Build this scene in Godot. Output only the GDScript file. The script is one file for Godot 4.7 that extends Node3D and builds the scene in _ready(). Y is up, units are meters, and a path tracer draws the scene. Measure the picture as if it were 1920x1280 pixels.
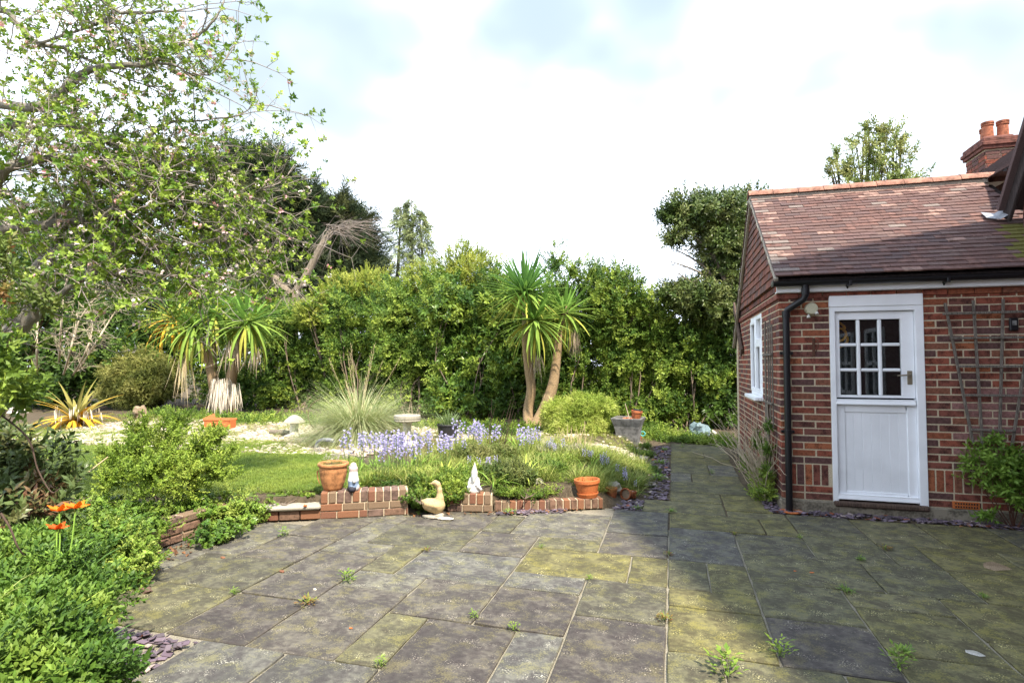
extends Node3D
# A garden behind a brick outbuilding: patio, raised bed, cordylines, hedge. X runs along the front of the outbuilding, -Z away from the camera, metres.

var rng := RandomNumberGenerator.new()
var wob := FastNoiseLite.new()
var mats := {}
var used := {}
var leafm := {}

class MB:
	var v := PackedVector3Array()
	var n := PackedVector3Array()
	var c := PackedColorArray()
	var col := Color.WHITE
	func put(a: Vector3, na: Vector3) -> void:
		v.append(a); n.append(na); c.append(col)
	func tri(a: Vector3, b: Vector3, d: Vector3) -> void:
		var nn := (d - a).cross(b - a).normalized()
		put(a, nn); put(b, nn); put(d, nn)
	func tri_out(a: Vector3, b: Vector3, d: Vector3, mid: Vector3) -> void:
		if (d - a).cross(b - a).dot((a + b + d) / 3.0 - mid) < 0.0:
			tri(a, d, b)
		else:
			tri(a, b, d)
	func quad_out(a: Vector3, b: Vector3, d: Vector3, e: Vector3, mid: Vector3) -> void:
		tri_out(a, b, d, mid); tri_out(a, d, e, mid)
	func smooth(a: Vector3, b: Vector3, d: Vector3, na: Vector3, nb: Vector3, nd: Vector3) -> void:
		if (d - a).cross(b - a).dot(na + nb + nd) < 0.0:
			put(a, na); put(d, nd); put(b, nb)
		else:
			put(a, na); put(b, nb); put(d, nd)
	func box(mid: Vector3, size: Vector3, bevel := 0.0, turn := Basis.IDENTITY) -> void:
		var h := size / 2.0
		var corner := func(sx: float, sy: float, sz: float, axis: int) -> Vector3:
			var p := Vector3(sx * (h.x - (0.0 if axis == 0 else bevel)), sy * (h.y - (0.0 if axis == 1 else bevel)), sz * (h.z - (0.0 if axis == 2 else bevel)))
			return mid + turn * p
		for s in [-1.0, 1.0]:
			quad_out(corner.call(s, -1.0, -1.0, 0), corner.call(s, 1.0, -1.0, 0), corner.call(s, 1.0, 1.0, 0), corner.call(s, -1.0, 1.0, 0), mid)
			quad_out(corner.call(-1.0, s, -1.0, 1), corner.call(1.0, s, -1.0, 1), corner.call(1.0, s, 1.0, 1), corner.call(-1.0, s, 1.0, 1), mid)
			quad_out(corner.call(-1.0, -1.0, s, 2), corner.call(1.0, -1.0, s, 2), corner.call(1.0, 1.0, s, 2), corner.call(-1.0, 1.0, s, 2), mid)
		if bevel <= 0.0:
			return
		for s in [-1.0, 1.0]:
			for t in [-1.0, 1.0]:
				quad_out(corner.call(s, t, -1.0, 0), corner.call(s, t, -1.0, 1), corner.call(s, t, 1.0, 1), corner.call(s, t, 1.0, 0), mid)
				quad_out(corner.call(s, -1.0, t, 0), corner.call(s, -1.0, t, 2), corner.call(s, 1.0, t, 2), corner.call(s, 1.0, t, 0), mid)
				quad_out(corner.call(-1.0, s, t, 1), corner.call(-1.0, s, t, 2), corner.call(1.0, s, t, 2), corner.call(1.0, s, t, 1), mid)
				for u in [-1.0, 1.0]:
					tri_out(corner.call(s, t, u, 0), corner.call(s, t, u, 1), corner.call(s, t, u, 2), mid)
	func tube(p: Array, r: Array, sides := 6, caps := true) -> void:
		var rings := []
		var side := Vector3.ZERO
		for i in p.size():
			var d: Vector3 = (p[mini(i + 1, p.size() - 1)] - p[maxi(i - 1, 0)]).normalized()
			if i == 0:
				side = d.cross(Vector3.UP if absf(d.y) < 0.9 else Vector3.RIGHT).normalized()
			side = (side - d * side.dot(d)).normalized()
			var up := d.cross(side)
			var ring := []
			for k in sides:
				var a := TAU * k / sides
				ring.append(side * cos(a) + up * sin(a))
			rings.append(ring)
		for i in p.size() - 1:
			for k in sides:
				var m := (k + 1) % sides
				var a: Vector3 = rings[i][k]
				var b: Vector3 = rings[i][m]
				var e: Vector3 = rings[i + 1][k]
				var f: Vector3 = rings[i + 1][m]
				smooth(p[i] + a * r[i], p[i] + b * r[i], p[i + 1] + f * r[i + 1], a, b, f)
				smooth(p[i] + a * r[i], p[i + 1] + f * r[i + 1], p[i + 1] + e * r[i + 1], a, f, e)
		if caps:
			for e in [0, p.size() - 1]:
				var inside: Vector3 = p[1] if e == 0 else p[p.size() - 2]
				for k in sides:
					tri_out(p[e], p[e] + rings[e][k] * r[e], p[e] + rings[e][(k + 1) % sides] * r[e], inside)
	func lathe(prof: Array, sides := 24, at := Transform3D.IDENTITY) -> void:
		# prof: Vector2(radius, height) from the bottom outside, over the rim, to the bottom inside
		for i in prof.size() - 1:
			var a: Vector2 = prof[i]
			var b: Vector2 = prof[i + 1]
			var nn := Vector2(b.y - a.y, a.x - b.x).normalized()
			for k in sides:
				var t0 := TAU * k / sides
				var t1 := TAU * (k + 1) / sides
				var f := func(q: Vector2, t: float) -> Vector3: return at * Vector3(q.x * cos(t), q.y, q.x * sin(t))
				var g := func(t: float) -> Vector3: return (at.basis * Vector3(nn.x * cos(t), nn.y, nn.x * sin(t))).normalized()
				smooth(f.call(a, t0), f.call(a, t1), f.call(b, t1), g.call(t0), g.call(t1), g.call(t1))
				smooth(f.call(a, t0), f.call(b, t1), f.call(b, t0), g.call(t0), g.call(t1), g.call(t0))
	func leaf(at: Vector3, d: Vector3, up: Vector3, length: float, width: float, fold := 0.12, droop := 0.1) -> void:
		# one leaf: a folded diamond of four faces
		var side := d.cross(up).normalized()
		var nn := side.cross(d).normalized()
		var mid := at + d * length * 0.5 + nn * (0.04 * length)
		var l := at + d * length * 0.42 + side * width * 0.5 + nn * fold * width
		var r := at + d * length * 0.42 - side * width * 0.5 + nn * fold * width
		var tip := at + d * length - nn * droop * length
		tri(at, l, mid); tri(at, mid, r); tri(l, tip, mid); tri(mid, tip, r)
	func blade(at: Vector3, d: Vector3, out_way: Vector3, length: float, width: float, bend: float, segs := 4, fold := 0.0, belly := 0.35) -> void:
		# a strap leaf that starts along d and bends over towards out_way and down
		var side := d.cross(out_way)
		side = side.normalized() if side.length() > 0.01 else d.cross(Vector3.RIGHT).normalized()
		var p := at
		var way := d
		var last_l := at
		var last_r := at
		var last_m := at
		for i in segs + 1:
			var t := float(i) / segs
			var w := width * (0.45 + 0.55 * minf(1.0, t / belly)) if t < belly else width * pow(maxf(0.0, 1.0 - (t - belly) / (1.0 - belly)), 0.75)
			var nn := side.cross(way).normalized()
			var l := p + side * w * 0.5 - nn * fold * w
			var r := p - side * w * 0.5 - nn * fold * w
			if i > 0:
				if fold != 0.0:
					tri(last_l, l, p); tri(last_l, p, last_m); tri(last_m, p, r); tri(last_m, r, last_r)
				else:
					tri(last_l, l, r); tri(last_l, r, last_r)
			last_l = l; last_r = r; last_m = p
			way = (way + (out_way * 0.55 - Vector3.UP * 0.85) * bend / segs).normalized()
			p += way * length / segs
	func mesh(colours := false) -> ArrayMesh:
		var a := []
		a.resize(Mesh.ARRAY_MAX)
		a[Mesh.ARRAY_VERTEX] = v
		a[Mesh.ARRAY_NORMAL] = n
		if colours:
			a[Mesh.ARRAY_COLOR] = c
		var m := ArrayMesh.new()
		if v.size() > 0:
			m.add_surface_from_arrays(Mesh.PRIMITIVE_TRIANGLES, a)
		return m

func numbered(called: String) -> String:
	used[called] = used.get(called, -1) + 1
	return called if used[called] == 0 else "%s_%03d" % [called, used[called]]

func thing(called: String, label: String, category: String, at := Vector3.ZERO, turn := 0.0, group := "") -> Node3D:
	var o := Node3D.new()
	o.name = numbered(called)
	add_child(o)
	o.position = at
	o.rotation.y = turn
	tag(o, label, category, group)
	return o

func tag(o: Node, label: String, category: String, group := "") -> void:
	o.set_meta("label", label)
	o.set_meta("category", category)
	if group:
		o.set_meta("group", group)

func part(called: String, shape: Variant, m: Material, parent: Node, colours := false) -> MeshInstance3D:
	var o := MeshInstance3D.new()
	o.mesh = shape.mesh(colours) if shape is MB else shape
	o.material_override = m
	o.name = numbered(called) if parent == self else called
	parent.add_child(o, true)
	return o

func struct(called: String, shape: Variant, m: Material, colours := false) -> MeshInstance3D:
	var o := part(called, shape, m, self, colours)
	o.set_meta("kind", "structure")
	return o

func lin(r: float, g: float, b: float) -> Color:
	return Color(r, g, b).linear_to_srgb()

func ramp(t: float, stops: Array) -> Color:
	for i in stops.size() - 1:
		if t <= stops[i + 1][0]:
			var f: float = clampf((t - stops[i][0]) / maxf(1e-5, stops[i + 1][0] - stops[i][0]), 0.0, 1.0)
			return (stops[i][1] as Color).lerp(stops[i + 1][1], f)
	return stops[stops.size() - 1][1]

func noise_bytes(size: int, freq: float, sd: int, octaves := 4, kind := FastNoiseLite.TYPE_SIMPLEX_SMOOTH) -> PackedByteArray:
	var f := FastNoiseLite.new()
	f.seed = sd
	f.noise_type = kind
	f.frequency = freq
	f.fractal_octaves = octaves
	var im := f.get_seamless_image(size, size)
	im.convert(Image.FORMAT_L8)
	return im.get_data()

func grey_tex(size: int, layers: Array, lo: float, hi: float) -> ImageTexture:
	# layers: [frequency, seed, octaves, weight]; a grey picture between lo and hi
	var sum := PackedFloat32Array()
	sum.resize(size * size)
	var total := 0.0
	for l in layers:
		var b := noise_bytes(size, l[0], l[1], l[2])
		var w: float = l[3] / 255.0
		total += l[3]
		for i in sum.size():
			sum[i] += b[i] * w
	var out := PackedByteArray()
	out.resize(size * size)
	for i in sum.size():
		out[i] = int(255.0 * clampf(lo + (hi - lo) * sum[i] / total, 0.0, 1.0))
	return ImageTexture.create_from_image(Image.create_from_data(size, size, false, Image.FORMAT_L8, out))

func mat(called: String, albedo: Color, rough := 0.85, tex: Texture2D = null, scale := 1.0, relief := 0.0, own := false) -> StandardMaterial3D:
	# albedo: linear base colour
	var m := StandardMaterial3D.new()
	m.resource_name = called
	m.albedo_color = albedo.linear_to_srgb()
	m.roughness = rough
	m.metallic_specular = 0.4
	if tex:
		m.albedo_texture = tex
		m.uv1_triplanar = true
		m.uv1_world_triplanar = not own
		m.uv1_scale = Vector3.ONE * scale
		if relief > 0.0:
			m.heightmap_enabled = true
			m.heightmap_texture = tex
			m.heightmap_scale = relief
	mats[called] = m
	return m

func leaf_mat(called: String, tint := Color.WHITE, through := 0.5, rough := 0.5) -> StandardMaterial3D:
	var m := StandardMaterial3D.new()
	m.resource_name = called
	m.albedo_color = tint.linear_to_srgb()
	m.vertex_color_use_as_albedo = true
	m.roughness = rough
	m.metallic_specular = 0.35
	m.backlight_enabled = true
	m.backlight = Color(through, through, through * 0.75).linear_to_srgb()
	mats[called] = m
	return m

func r1(lo := 0.0, hi := 1.0) -> float:
	return rng.randf_range(lo, hi)

func rdir() -> Vector3:
	var z := rng.randf_range(-1.0, 1.0)
	var a := rng.randf_range(0.0, TAU)
	var q := sqrt(1.0 - z * z)
	return Vector3(q * cos(a), z, q * sin(a))

func facing(y: Vector3, roll: float, s: float) -> Basis:
	var x := y.cross(Vector3(0.31, 0.17, 0.93)).normalized()
	x = x.rotated(y, roll)
	return Basis(x * s, y * s, x.cross(y) * s)

func copies(called: String, shape: Mesh, m: Material, places: Array, tints: Array, parent: Node) -> MultiMeshInstance3D:
	var mm := MultiMesh.new()
	mm.transform_format = MultiMesh.TRANSFORM_3D
	mm.use_colors = true
	mm.mesh = shape
	mm.instance_count = places.size()
	for i in places.size():
		mm.set_instance_transform(i, places[i])
		mm.set_instance_color(i, tints[i])
	var o := MultiMeshInstance3D.new()
	o.multimesh = mm
	o.material_override = m
	o.name = called
	o.set_meta("kind", "stuff")
	parent.add_child(o, true)
	return o

# Leaves spread through the outer part of a set of overlapping ellipsoids [middle, radii]; colour varies from clump to clump and leaf to leaf.
func foliage(called: String, lobes: Array, shape: Mesh, m: Material, count: int, size: Vector2, tones: Array, parent: Node, o := {}) -> MultiMeshInstance3D:
	var sums := []
	var total := 0.0
	for l in lobes:
		var r: Vector3 = l[1]
		total += pow(r.x * r.y, 0.8) + pow(r.y * r.z, 0.8) + pow(r.x * r.z, 0.8)
		sums.append(total)
	var places := []
	var tints := []
	var deep: float = o.get("deep", 0.4)
	var amp: float = o.get("rough", 0.18)
	var freq: float = o.get("lump", 1.6)
	var lift: float = o.get("lift", 0.45)
	var low: float = o.get("low", -100.0)
	var loose: float = o.get("loose", 0.6)
	var gaps: float = o.get("gaps", -2.0)
	var reach: float = o.get("reach", 0.1)
	var tries := 0
	while places.size() < count and tries < count * 6:
		tries += 1
		var pick := rng.randf() * total
		var k := 0
		while k < sums.size() - 1 and sums[k] < pick:
			k += 1
		var mid: Vector3 = lobes[k][0]
		var rad: Vector3 = lobes[k][1]
		var d := rdir()
		var bump := 1.0 + amp * wob.get_noise_3dv((mid + d * rad) * freq * 10.0) * 2.0
		var u := bump * (1.0 - deep * pow(rng.randf(), 1.6))
		var p := mid + d * rad * u
		if p.y < low:
			continue
		var inside := false
		for j in lobes.size():
			if j != k:
				var q: Vector3 = (p - lobes[j][0]) / (lobes[j][1] as Vector3)
				if q.length_squared() < 0.42:
					inside = true
					break
		if inside and rng.randf() < 0.85:
			continue
		if gaps > -2.0 and wob.get_noise_3dv(p * freq * 16.0 + Vector3(91, 7, 33)) < gaps:
			continue
		var out_way := (d / rad).normalized()
		var y := (out_way + Vector3.UP * lift + rdir() * loose).normalized()
		var grown := r1(size.x, size.y)
		places.append(Transform3D(facing(y, rng.randf() * TAU, grown), p - y * grown * reach))
		var t := clampf(0.5 + 0.9 * wob.get_noise_3dv(p * 14.0) + r1(-0.28, 0.28), 0.0, 0.999) * (tones.size() - 1)
		var c: Color = (tones[int(t)] as Color).lerp(tones[int(t) + 1], t - floorf(t)) * r1(0.82, 1.18)
		c.a = 1.0
		tints.append(c)
	return copies(called, shape, m, places, tints, parent)

# ---- leaf shapes, each a small spray that the crowns are made of; +y is the way the spray grows, sizes for scale 1 ----
func spray(count: int, length: float, leaf_l: float, leaf_w: float, spread: float, stem := 0.0025, fold := 0.12) -> ArrayMesh:
	var b := MB.new()
	b.tube([Vector3.ZERO, Vector3(0, length * 0.5, length * 0.04), Vector3(0, length * 0.95, 0)], [stem, stem * 0.8, stem * 0.4], 3, false)
	for i in count:
		var t := (i + 0.6) / count
		var a := i * 2.4 + r1(-0.3, 0.3)
		var d := Vector3(cos(a) * spread, 0.65 + 0.5 * t + r1(-0.2, 0.2), sin(a) * spread).normalized()
		b.leaf(Vector3(0, length * t, 0), d, (Vector3.UP - d * 0.4 + rdir() * 0.25).normalized(), leaf_l * r1(0.75, 1.15), leaf_w * r1(0.8, 1.15), fold, r1(0.0, 0.22))
	return b.mesh()

func ivy_spray(count: int, size: float) -> ArrayMesh:
	var b := MB.new()
	for i in count:
		var a := i * 2.4 + r1(-0.4, 0.4)
		var at := Vector3(cos(a) * size * r1(0.2, 1.0), r1(0.0, 1.2) * size, sin(a) * size * r1(0.2, 1.0))
		var nn := (Vector3.UP + rdir() * 0.6).normalized()
		var x := nn.cross(Vector3(cos(a), 0.1, sin(a))).normalized()
		var z := x.cross(nn)
		var s := size * r1(0.7, 1.2)
		var rim := [Vector2(0, -0.25), Vector2(0.42, -0.38), Vector2(0.62, 0.1), Vector2(0.32, 0.3), Vector2(0, 0.95), Vector2(-0.32, 0.3), Vector2(-0.62, 0.1), Vector2(-0.42, -0.38)]
		var mid := at + nn * s * 0.06
		for k in rim.size():
			var p: Vector2 = rim[k]
			var q: Vector2 = rim[(k + 1) % rim.size()]
			b.tri(mid, at + (x * p.x + z * p.y) * s - nn * s * 0.12 * absf(p.x), at + (x * q.x + z * q.y) * s - nn * s * 0.12 * absf(q.x))
	return b.mesh()

func needle_spray(count: int, length: float, width: float) -> ArrayMesh:
	# a flat, drooping conifer spray
	var b := MB.new()
	b.tube([Vector3.ZERO, Vector3(0, length * 0.6, 0.03 * length), Vector3(0, length, 0)], [0.012 * length, 0.008 * length, 0.003 * length], 3, false)
	for i in count:
		var t := (i + 0.4) / count
		var s := -1.0 if i % 2 else 1.0
		var d := Vector3(s * 0.75, 0.62, r1(-0.3, 0.3)).normalized()
		b.leaf(Vector3(0, length * t, r1(-0.02, 0.02) * length), d, Vector3(r1(-0.3, 0.3), 0.2, 1).normalized(), length * (0.5 - 0.22 * t) * r1(0.8, 1.2), width * r1(0.8, 1.2), 0.1, 0.15)
	return b.mesh()

func tuft(count: int, height: float, width: float, lean: float, bend: float, segs := 2) -> ArrayMesh:
	var b := MB.new()
	for i in count:
		var a := TAU * i / count + r1(-0.5, 0.5)
		var o := Vector3(cos(a), 0, sin(a))
		b.blade(o * r1(0.0, 0.15) * height, (Vector3.UP + o * lean * r1(0.3, 1.3)).normalized(), o, height * r1(0.6, 1.15), width, bend * r1(0.5, 1.3), segs)
	return b.mesh()

func petal_cluster(flowers: int, spread: float, petal: float) -> ArrayMesh:
	var b := MB.new()
	for f in flowers:
		var nn := (rdir() + Vector3.UP * 0.4).normalized()
		var at := nn * spread * r1(0.5, 1.0)
		var x := nn.cross(Vector3(0.3, 0.2, 0.9)).normalized()
		var z := x.cross(nn)
		for k in 5:
			var a := TAU * k / 5.0
			var d := (x * cos(a) + z * sin(a) + nn * 0.45).normalized()
			b.leaf(at, d, nn, petal * r1(0.85, 1.15), petal * 0.85, 0.1, -0.1)
	return b.mesh()

func rock(seed_at: Vector3, r: Vector3, rough := 0.25) -> MB:
	var b := MB.new()
	var f := func(i: int, j: int) -> Vector3:
		var a := PI * i / 7.0
		var t := TAU * (j % 10) / 10.0
		var d := Vector3(sin(a) * cos(t), cos(a), sin(a) * sin(t))
		return d * r * (1.0 + rough * wob.get_noise_3dv(d * 9.0 + seed_at * 37.0) * 2.0)
	for i in 7:
		for j in 10:
			b.tri_out(f.call(i, j), f.call(i + 1, j), f.call(i + 1, j + 1), Vector3.ZERO)
			b.tri_out(f.call(i, j), f.call(i + 1, j + 1), f.call(i, j + 1), Vector3.ZERO)
	return b

# A continuous body from tapered capsules [a, b, radius a, radius b, colour]: a smooth union meshed as surface nets.
func body(bones: Array, cell: float, k: float) -> MB:
	var lo := Vector3.INF
	var hi := -Vector3.INF
	for s in bones:
		var r: float = maxf(s[2], s[3]) + 2.5 * cell
		for e in [s[0], s[1]]:
			lo = lo.min(e - Vector3.ONE * r)
			hi = hi.max(e + Vector3.ONE * r)
	var nx := int((hi.x - lo.x) / cell) + 2
	var ny := int((hi.y - lo.y) / cell) + 2
	var nz := int((hi.z - lo.z) / cell) + 2
	var val := PackedFloat32Array()
	val.resize(nx * ny * nz)
	for z in nz:
		for y in ny:
			for x in nx:
				var p := lo + Vector3(x, y, z) * cell
				var d := 1e9
				for s in bones:
					var ab: Vector3 = s[1] - s[0]
					var t := clampf((p - s[0]).dot(ab) / maxf(1e-9, ab.length_squared()), 0.0, 1.0)
					var e: float = (p - s[0] - ab * t).length() - lerpf(s[2], s[3], t)
					var h := maxf(k - absf(d - e), 0.0) / k
					d = minf(d, e) - h * h * k * 0.25
				val[x + nx * (y + ny * z)] = d
	var at := {}
	var step := [1, nx, nx * ny]
	for z in nz - 1:
		for y in ny - 1:
			for x in nx - 1:
				var o := x + nx * (y + ny * z)
				var sum := Vector3.ZERO
				var hits := 0
				var inside := val[o] < 0.0
				var all_same := true
				for q in [1, nx, 1 + nx, nx * ny, 1 + nx * ny, nx + nx * ny, 1 + nx + nx * ny]:
					if (val[o + q] < 0.0) != inside:
						all_same = false
						break
				if all_same:
					continue
				for axis in 3:
					var u := (axis + 1) % 3
					var w := (axis + 2) % 3
					for a in 2:
						for c in 2:
							var i0: int = o + a * step[u] + c * step[w]
							var v0 := val[i0]
							var v1 := val[i0 + step[axis]]
							if (v0 < 0.0) != (v1 < 0.0):
								var p := Vector3.ZERO
								p[u] = a; p[w] = c; p[axis] = v0 / (v0 - v1)
								sum += p
								hits += 1
				at[o] = lo + (Vector3(x, y, z) + sum / hits) * cell
	var b := MB.new()
	var grad := func(o: int) -> Vector3: return Vector3(val[o + 1] - val[o], val[o + nx] - val[o], val[o + nx * ny] - val[o]).normalized()
	var tone := func(p: Vector3) -> Color:
		var best := 1e9
		var c := Color.WHITE
		for s in bones:
			var ab: Vector3 = s[1] - s[0]
			var t := clampf((p - s[0]).dot(ab) / maxf(1e-9, ab.length_squared()), 0.0, 1.0)
			var e: float = (p - s[0] - ab * t).length() - lerpf(s[2], s[3], t)
			if e < best:
				best = e
				c = s[4]
		return c
	for o in at:
		for axis in 3:
			var u := (axis + 1) % 3
			var w := (axis + 2) % 3
			if (val[o] < 0.0) == (val[o + step[axis]] < 0.0):
				continue
			var q: Array = [o, o - step[u], o - step[u] - step[w], o - step[w]]
			if not (at.has(q[1]) and at.has(q[2]) and at.has(q[3])):
				continue
			b.col = tone.call(at[o])
			b.smooth(at[q[0]], at[q[1]], at[q[2]], grad.call(q[0]), grad.call(q[1]), grad.call(q[2]))
			b.smooth(at[q[0]], at[q[2]], at[q[3]], grad.call(q[0]), grad.call(q[2]), grad.call(q[3]))
	return b

func curve_points(p: Array, n: int) -> Array:
	# a smooth line through the points p, n points between each two
	var out := []
	for i in p.size() - 1:
		var a: Vector3 = p[maxi(i - 1, 0)]
		var b: Vector3 = p[i]
		var c: Vector3 = p[i + 1]
		var d: Vector3 = p[mini(i + 2, p.size() - 1)]
		for k in n:
			out.append(b.cubic_interpolate(c, a, d, float(k) / n))
	out.append(p[p.size() - 1])
	return out

func taper(n: int, a: float, b: float) -> Array:
	var out := []
	for i in n:
		out.append(lerpf(a, b, float(i) / maxi(1, n - 1)))
	return out

func _ready() -> void:
	rng.seed = 20240512
	wob.seed = 11
	wob.frequency = 0.1
	wob.fractal_octaves = 2
	# camera
	var cam := Camera3D.new()
	cam.name = "camera"
	cam.position = Vector3(0, 1.55, 0)
	cam.rotation_degrees = Vector3(2.24, 15.95, 0)
	cam.fov = 62.73
	cam.near = 0.05
	cam.far = 400.0
	add_child(cam)
	# sky, sun, exposure
	var env := Environment.new()
	env.background_mode = Environment.BG_SKY
	env.sky = Sky.new()
	env.sky.sky_material = clouds()
	env.background_energy_multiplier = 1.0
	env.tonemap_mode = Environment.TONE_MAPPER_LINEAR
	env.tonemap_exposure = 2.42
	env.sdfgi_enabled = true
	env.ssao_enabled = true
	env.ssil_enabled = true
	var we := WorldEnvironment.new()
	we.name = "environment"
	we.environment = env
	add_child(we)
	var sun := DirectionalLight3D.new()
	sun.name = "sun"
	sun.light_energy = 1.42
	sun.light_color = Color(1.0, 0.955, 0.88)
	sun.light_angular_distance = 2.0
	sun.shadow_enabled = true
	add_child(sun)
	sun.look_at_from_position(Vector3.ZERO, Vector3(-0.495, -1.0, -0.495))
	make_materials()
	print("materials ", Time.get_ticks_msec())
	make_ground()
	make_patio()
	print("patio ", Time.get_ticks_msec())
	make_outbuilding()
	make_main_house()
	print("houses ", Time.get_ticks_msec())
	make_garden_walls()
	make_backdrop()
	print("backdrop ", Time.get_ticks_msec())
	make_hedges()
	make_cordylines()
	make_bed()
	print("bed ", Time.get_ticks_msec())
	make_left_side()
	make_apple_tree()
	print("apple ", Time.get_ticks_msec())
	make_ornaments()
	make_house_things()
	make_small_things()
	print("done ", Time.get_ticks_msec())

func clouds() -> PanoramaSkyMaterial:
	# thin broken cloud over pale blue, the same all the way round
	var f := FastNoiseLite.new()
	f.seed = 4
	f.frequency = 1.0
	f.fractal_octaves = 5
	f.fractal_gain = 0.5
	var w := 640
	var h := 320
	var im := Image.create(w, h, false, Image.FORMAT_RGBF)
	for y in h:
		var up := PI * (0.5 - (y + 0.5) / h)
		for x in w:
			var a := TAU * (x + 0.5) / w
			var d := Vector3(cos(up) * sin(a), sin(up), -cos(up) * cos(a))
			var q := Vector3(d.x, d.y * 1.7, d.z)
			var n := f.get_noise_3dv(q * 1.15 + Vector3(0.3, 0.2, 0.2)) + 0.35 * f.get_noise_3dv(q * 3.1 + Vector3(7, 3, 1))
			var c := pow(smoothstep(-0.55, 0.42, n + 0.03 - 0.12 * maxf(0.0, d.y)), 1.7)
			c = lerpf(c, 1.0, 1.0 - smoothstep(-0.1, 0.42, d.y))
			var blue := Color(0.335, 0.385, 0.42).lerp(Color(0.22, 0.34, 0.48), clampf(d.y * d.y, 0, 1))
			im.set_pixel(x, y, blue.lerp(Color(1.40, 1.53, 1.78), c))
	var m := PanoramaSkyMaterial.new()
	m.panorama = ImageTexture.create_from_image(im)
	return m

func glow_through(m: StandardMaterial3D, c: Color, share: float) -> void:
	# thin leaves and petals let light of their own colour through
	m.backlight_enabled = true
	m.backlight = (c * (share / maxf(c.r, maxf(c.g, c.b)))).linear_to_srgb()

func slab_tex(sd: int) -> ImageTexture:
	# riven sandstone: slate grey, purple-brown and ochre bands, algae, pale lichen spots
	var s := 1024
	var a := noise_bytes(s, 0.007, sd, 6)
	var b := noise_bytes(s, 0.010, sd + 1, 5)
	var c := noise_bytes(s, 0.035, sd + 2, 4)
	var d := noise_bytes(s, 0.16, sd + 3, 2)
	var e := noise_bytes(s, 0.012, sd + 4, 3)
	var out := PackedByteArray()
	out.resize(s * s * 3)
	for i in s * s:
		var t := a[i] / 255.0 + (c[i] - 128) / 900.0
		var u := b[i] / 255.0 + (c[i] - 128) / 600.0
		var g := Vector3(0.080, 0.078, 0.071).lerp(Vector3(0.142, 0.139, 0.118), clampf((t + (d[i] - 128) / 700.0 - 0.33) * 2.6, 0.0, 1.0))
		g = g.lerp(Vector3(0.165, 0.156, 0.072), clampf((u + (d[i] - 128) / 420.0 - 0.53) * 2.6, 0.0, 0.6))
		g = g.lerp(Vector3(0.060, 0.052, 0.053), clampf((0.42 - u + (d[i] - 128) / 600.0) * 2.6, 0.0, 0.6))
		g *= 0.72 + 0.5 * (d[i] / 255.0) + (c[i] - 128) / 700.0
		var lichen := clampf((d[i] / 255.0 + e[i] / 255.0 * 0.75 - 1.25) * 7.0, 0.0, 1.0)
		g = g.lerp(Vector3(0.50, 0.48, 0.40), lichen)
		var k := lin(g.x, g.y, g.z)
		out[i * 3] = int(clampf(k.r, 0, 1) * 255)
		out[i * 3 + 1] = int(clampf(k.g, 0, 1) * 255)
		out[i * 3 + 2] = int(clampf(k.b, 0, 1) * 255)
	return ImageTexture.create_from_image(Image.create_from_data(s, s, false, Image.FORMAT_RGB8, out))

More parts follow.
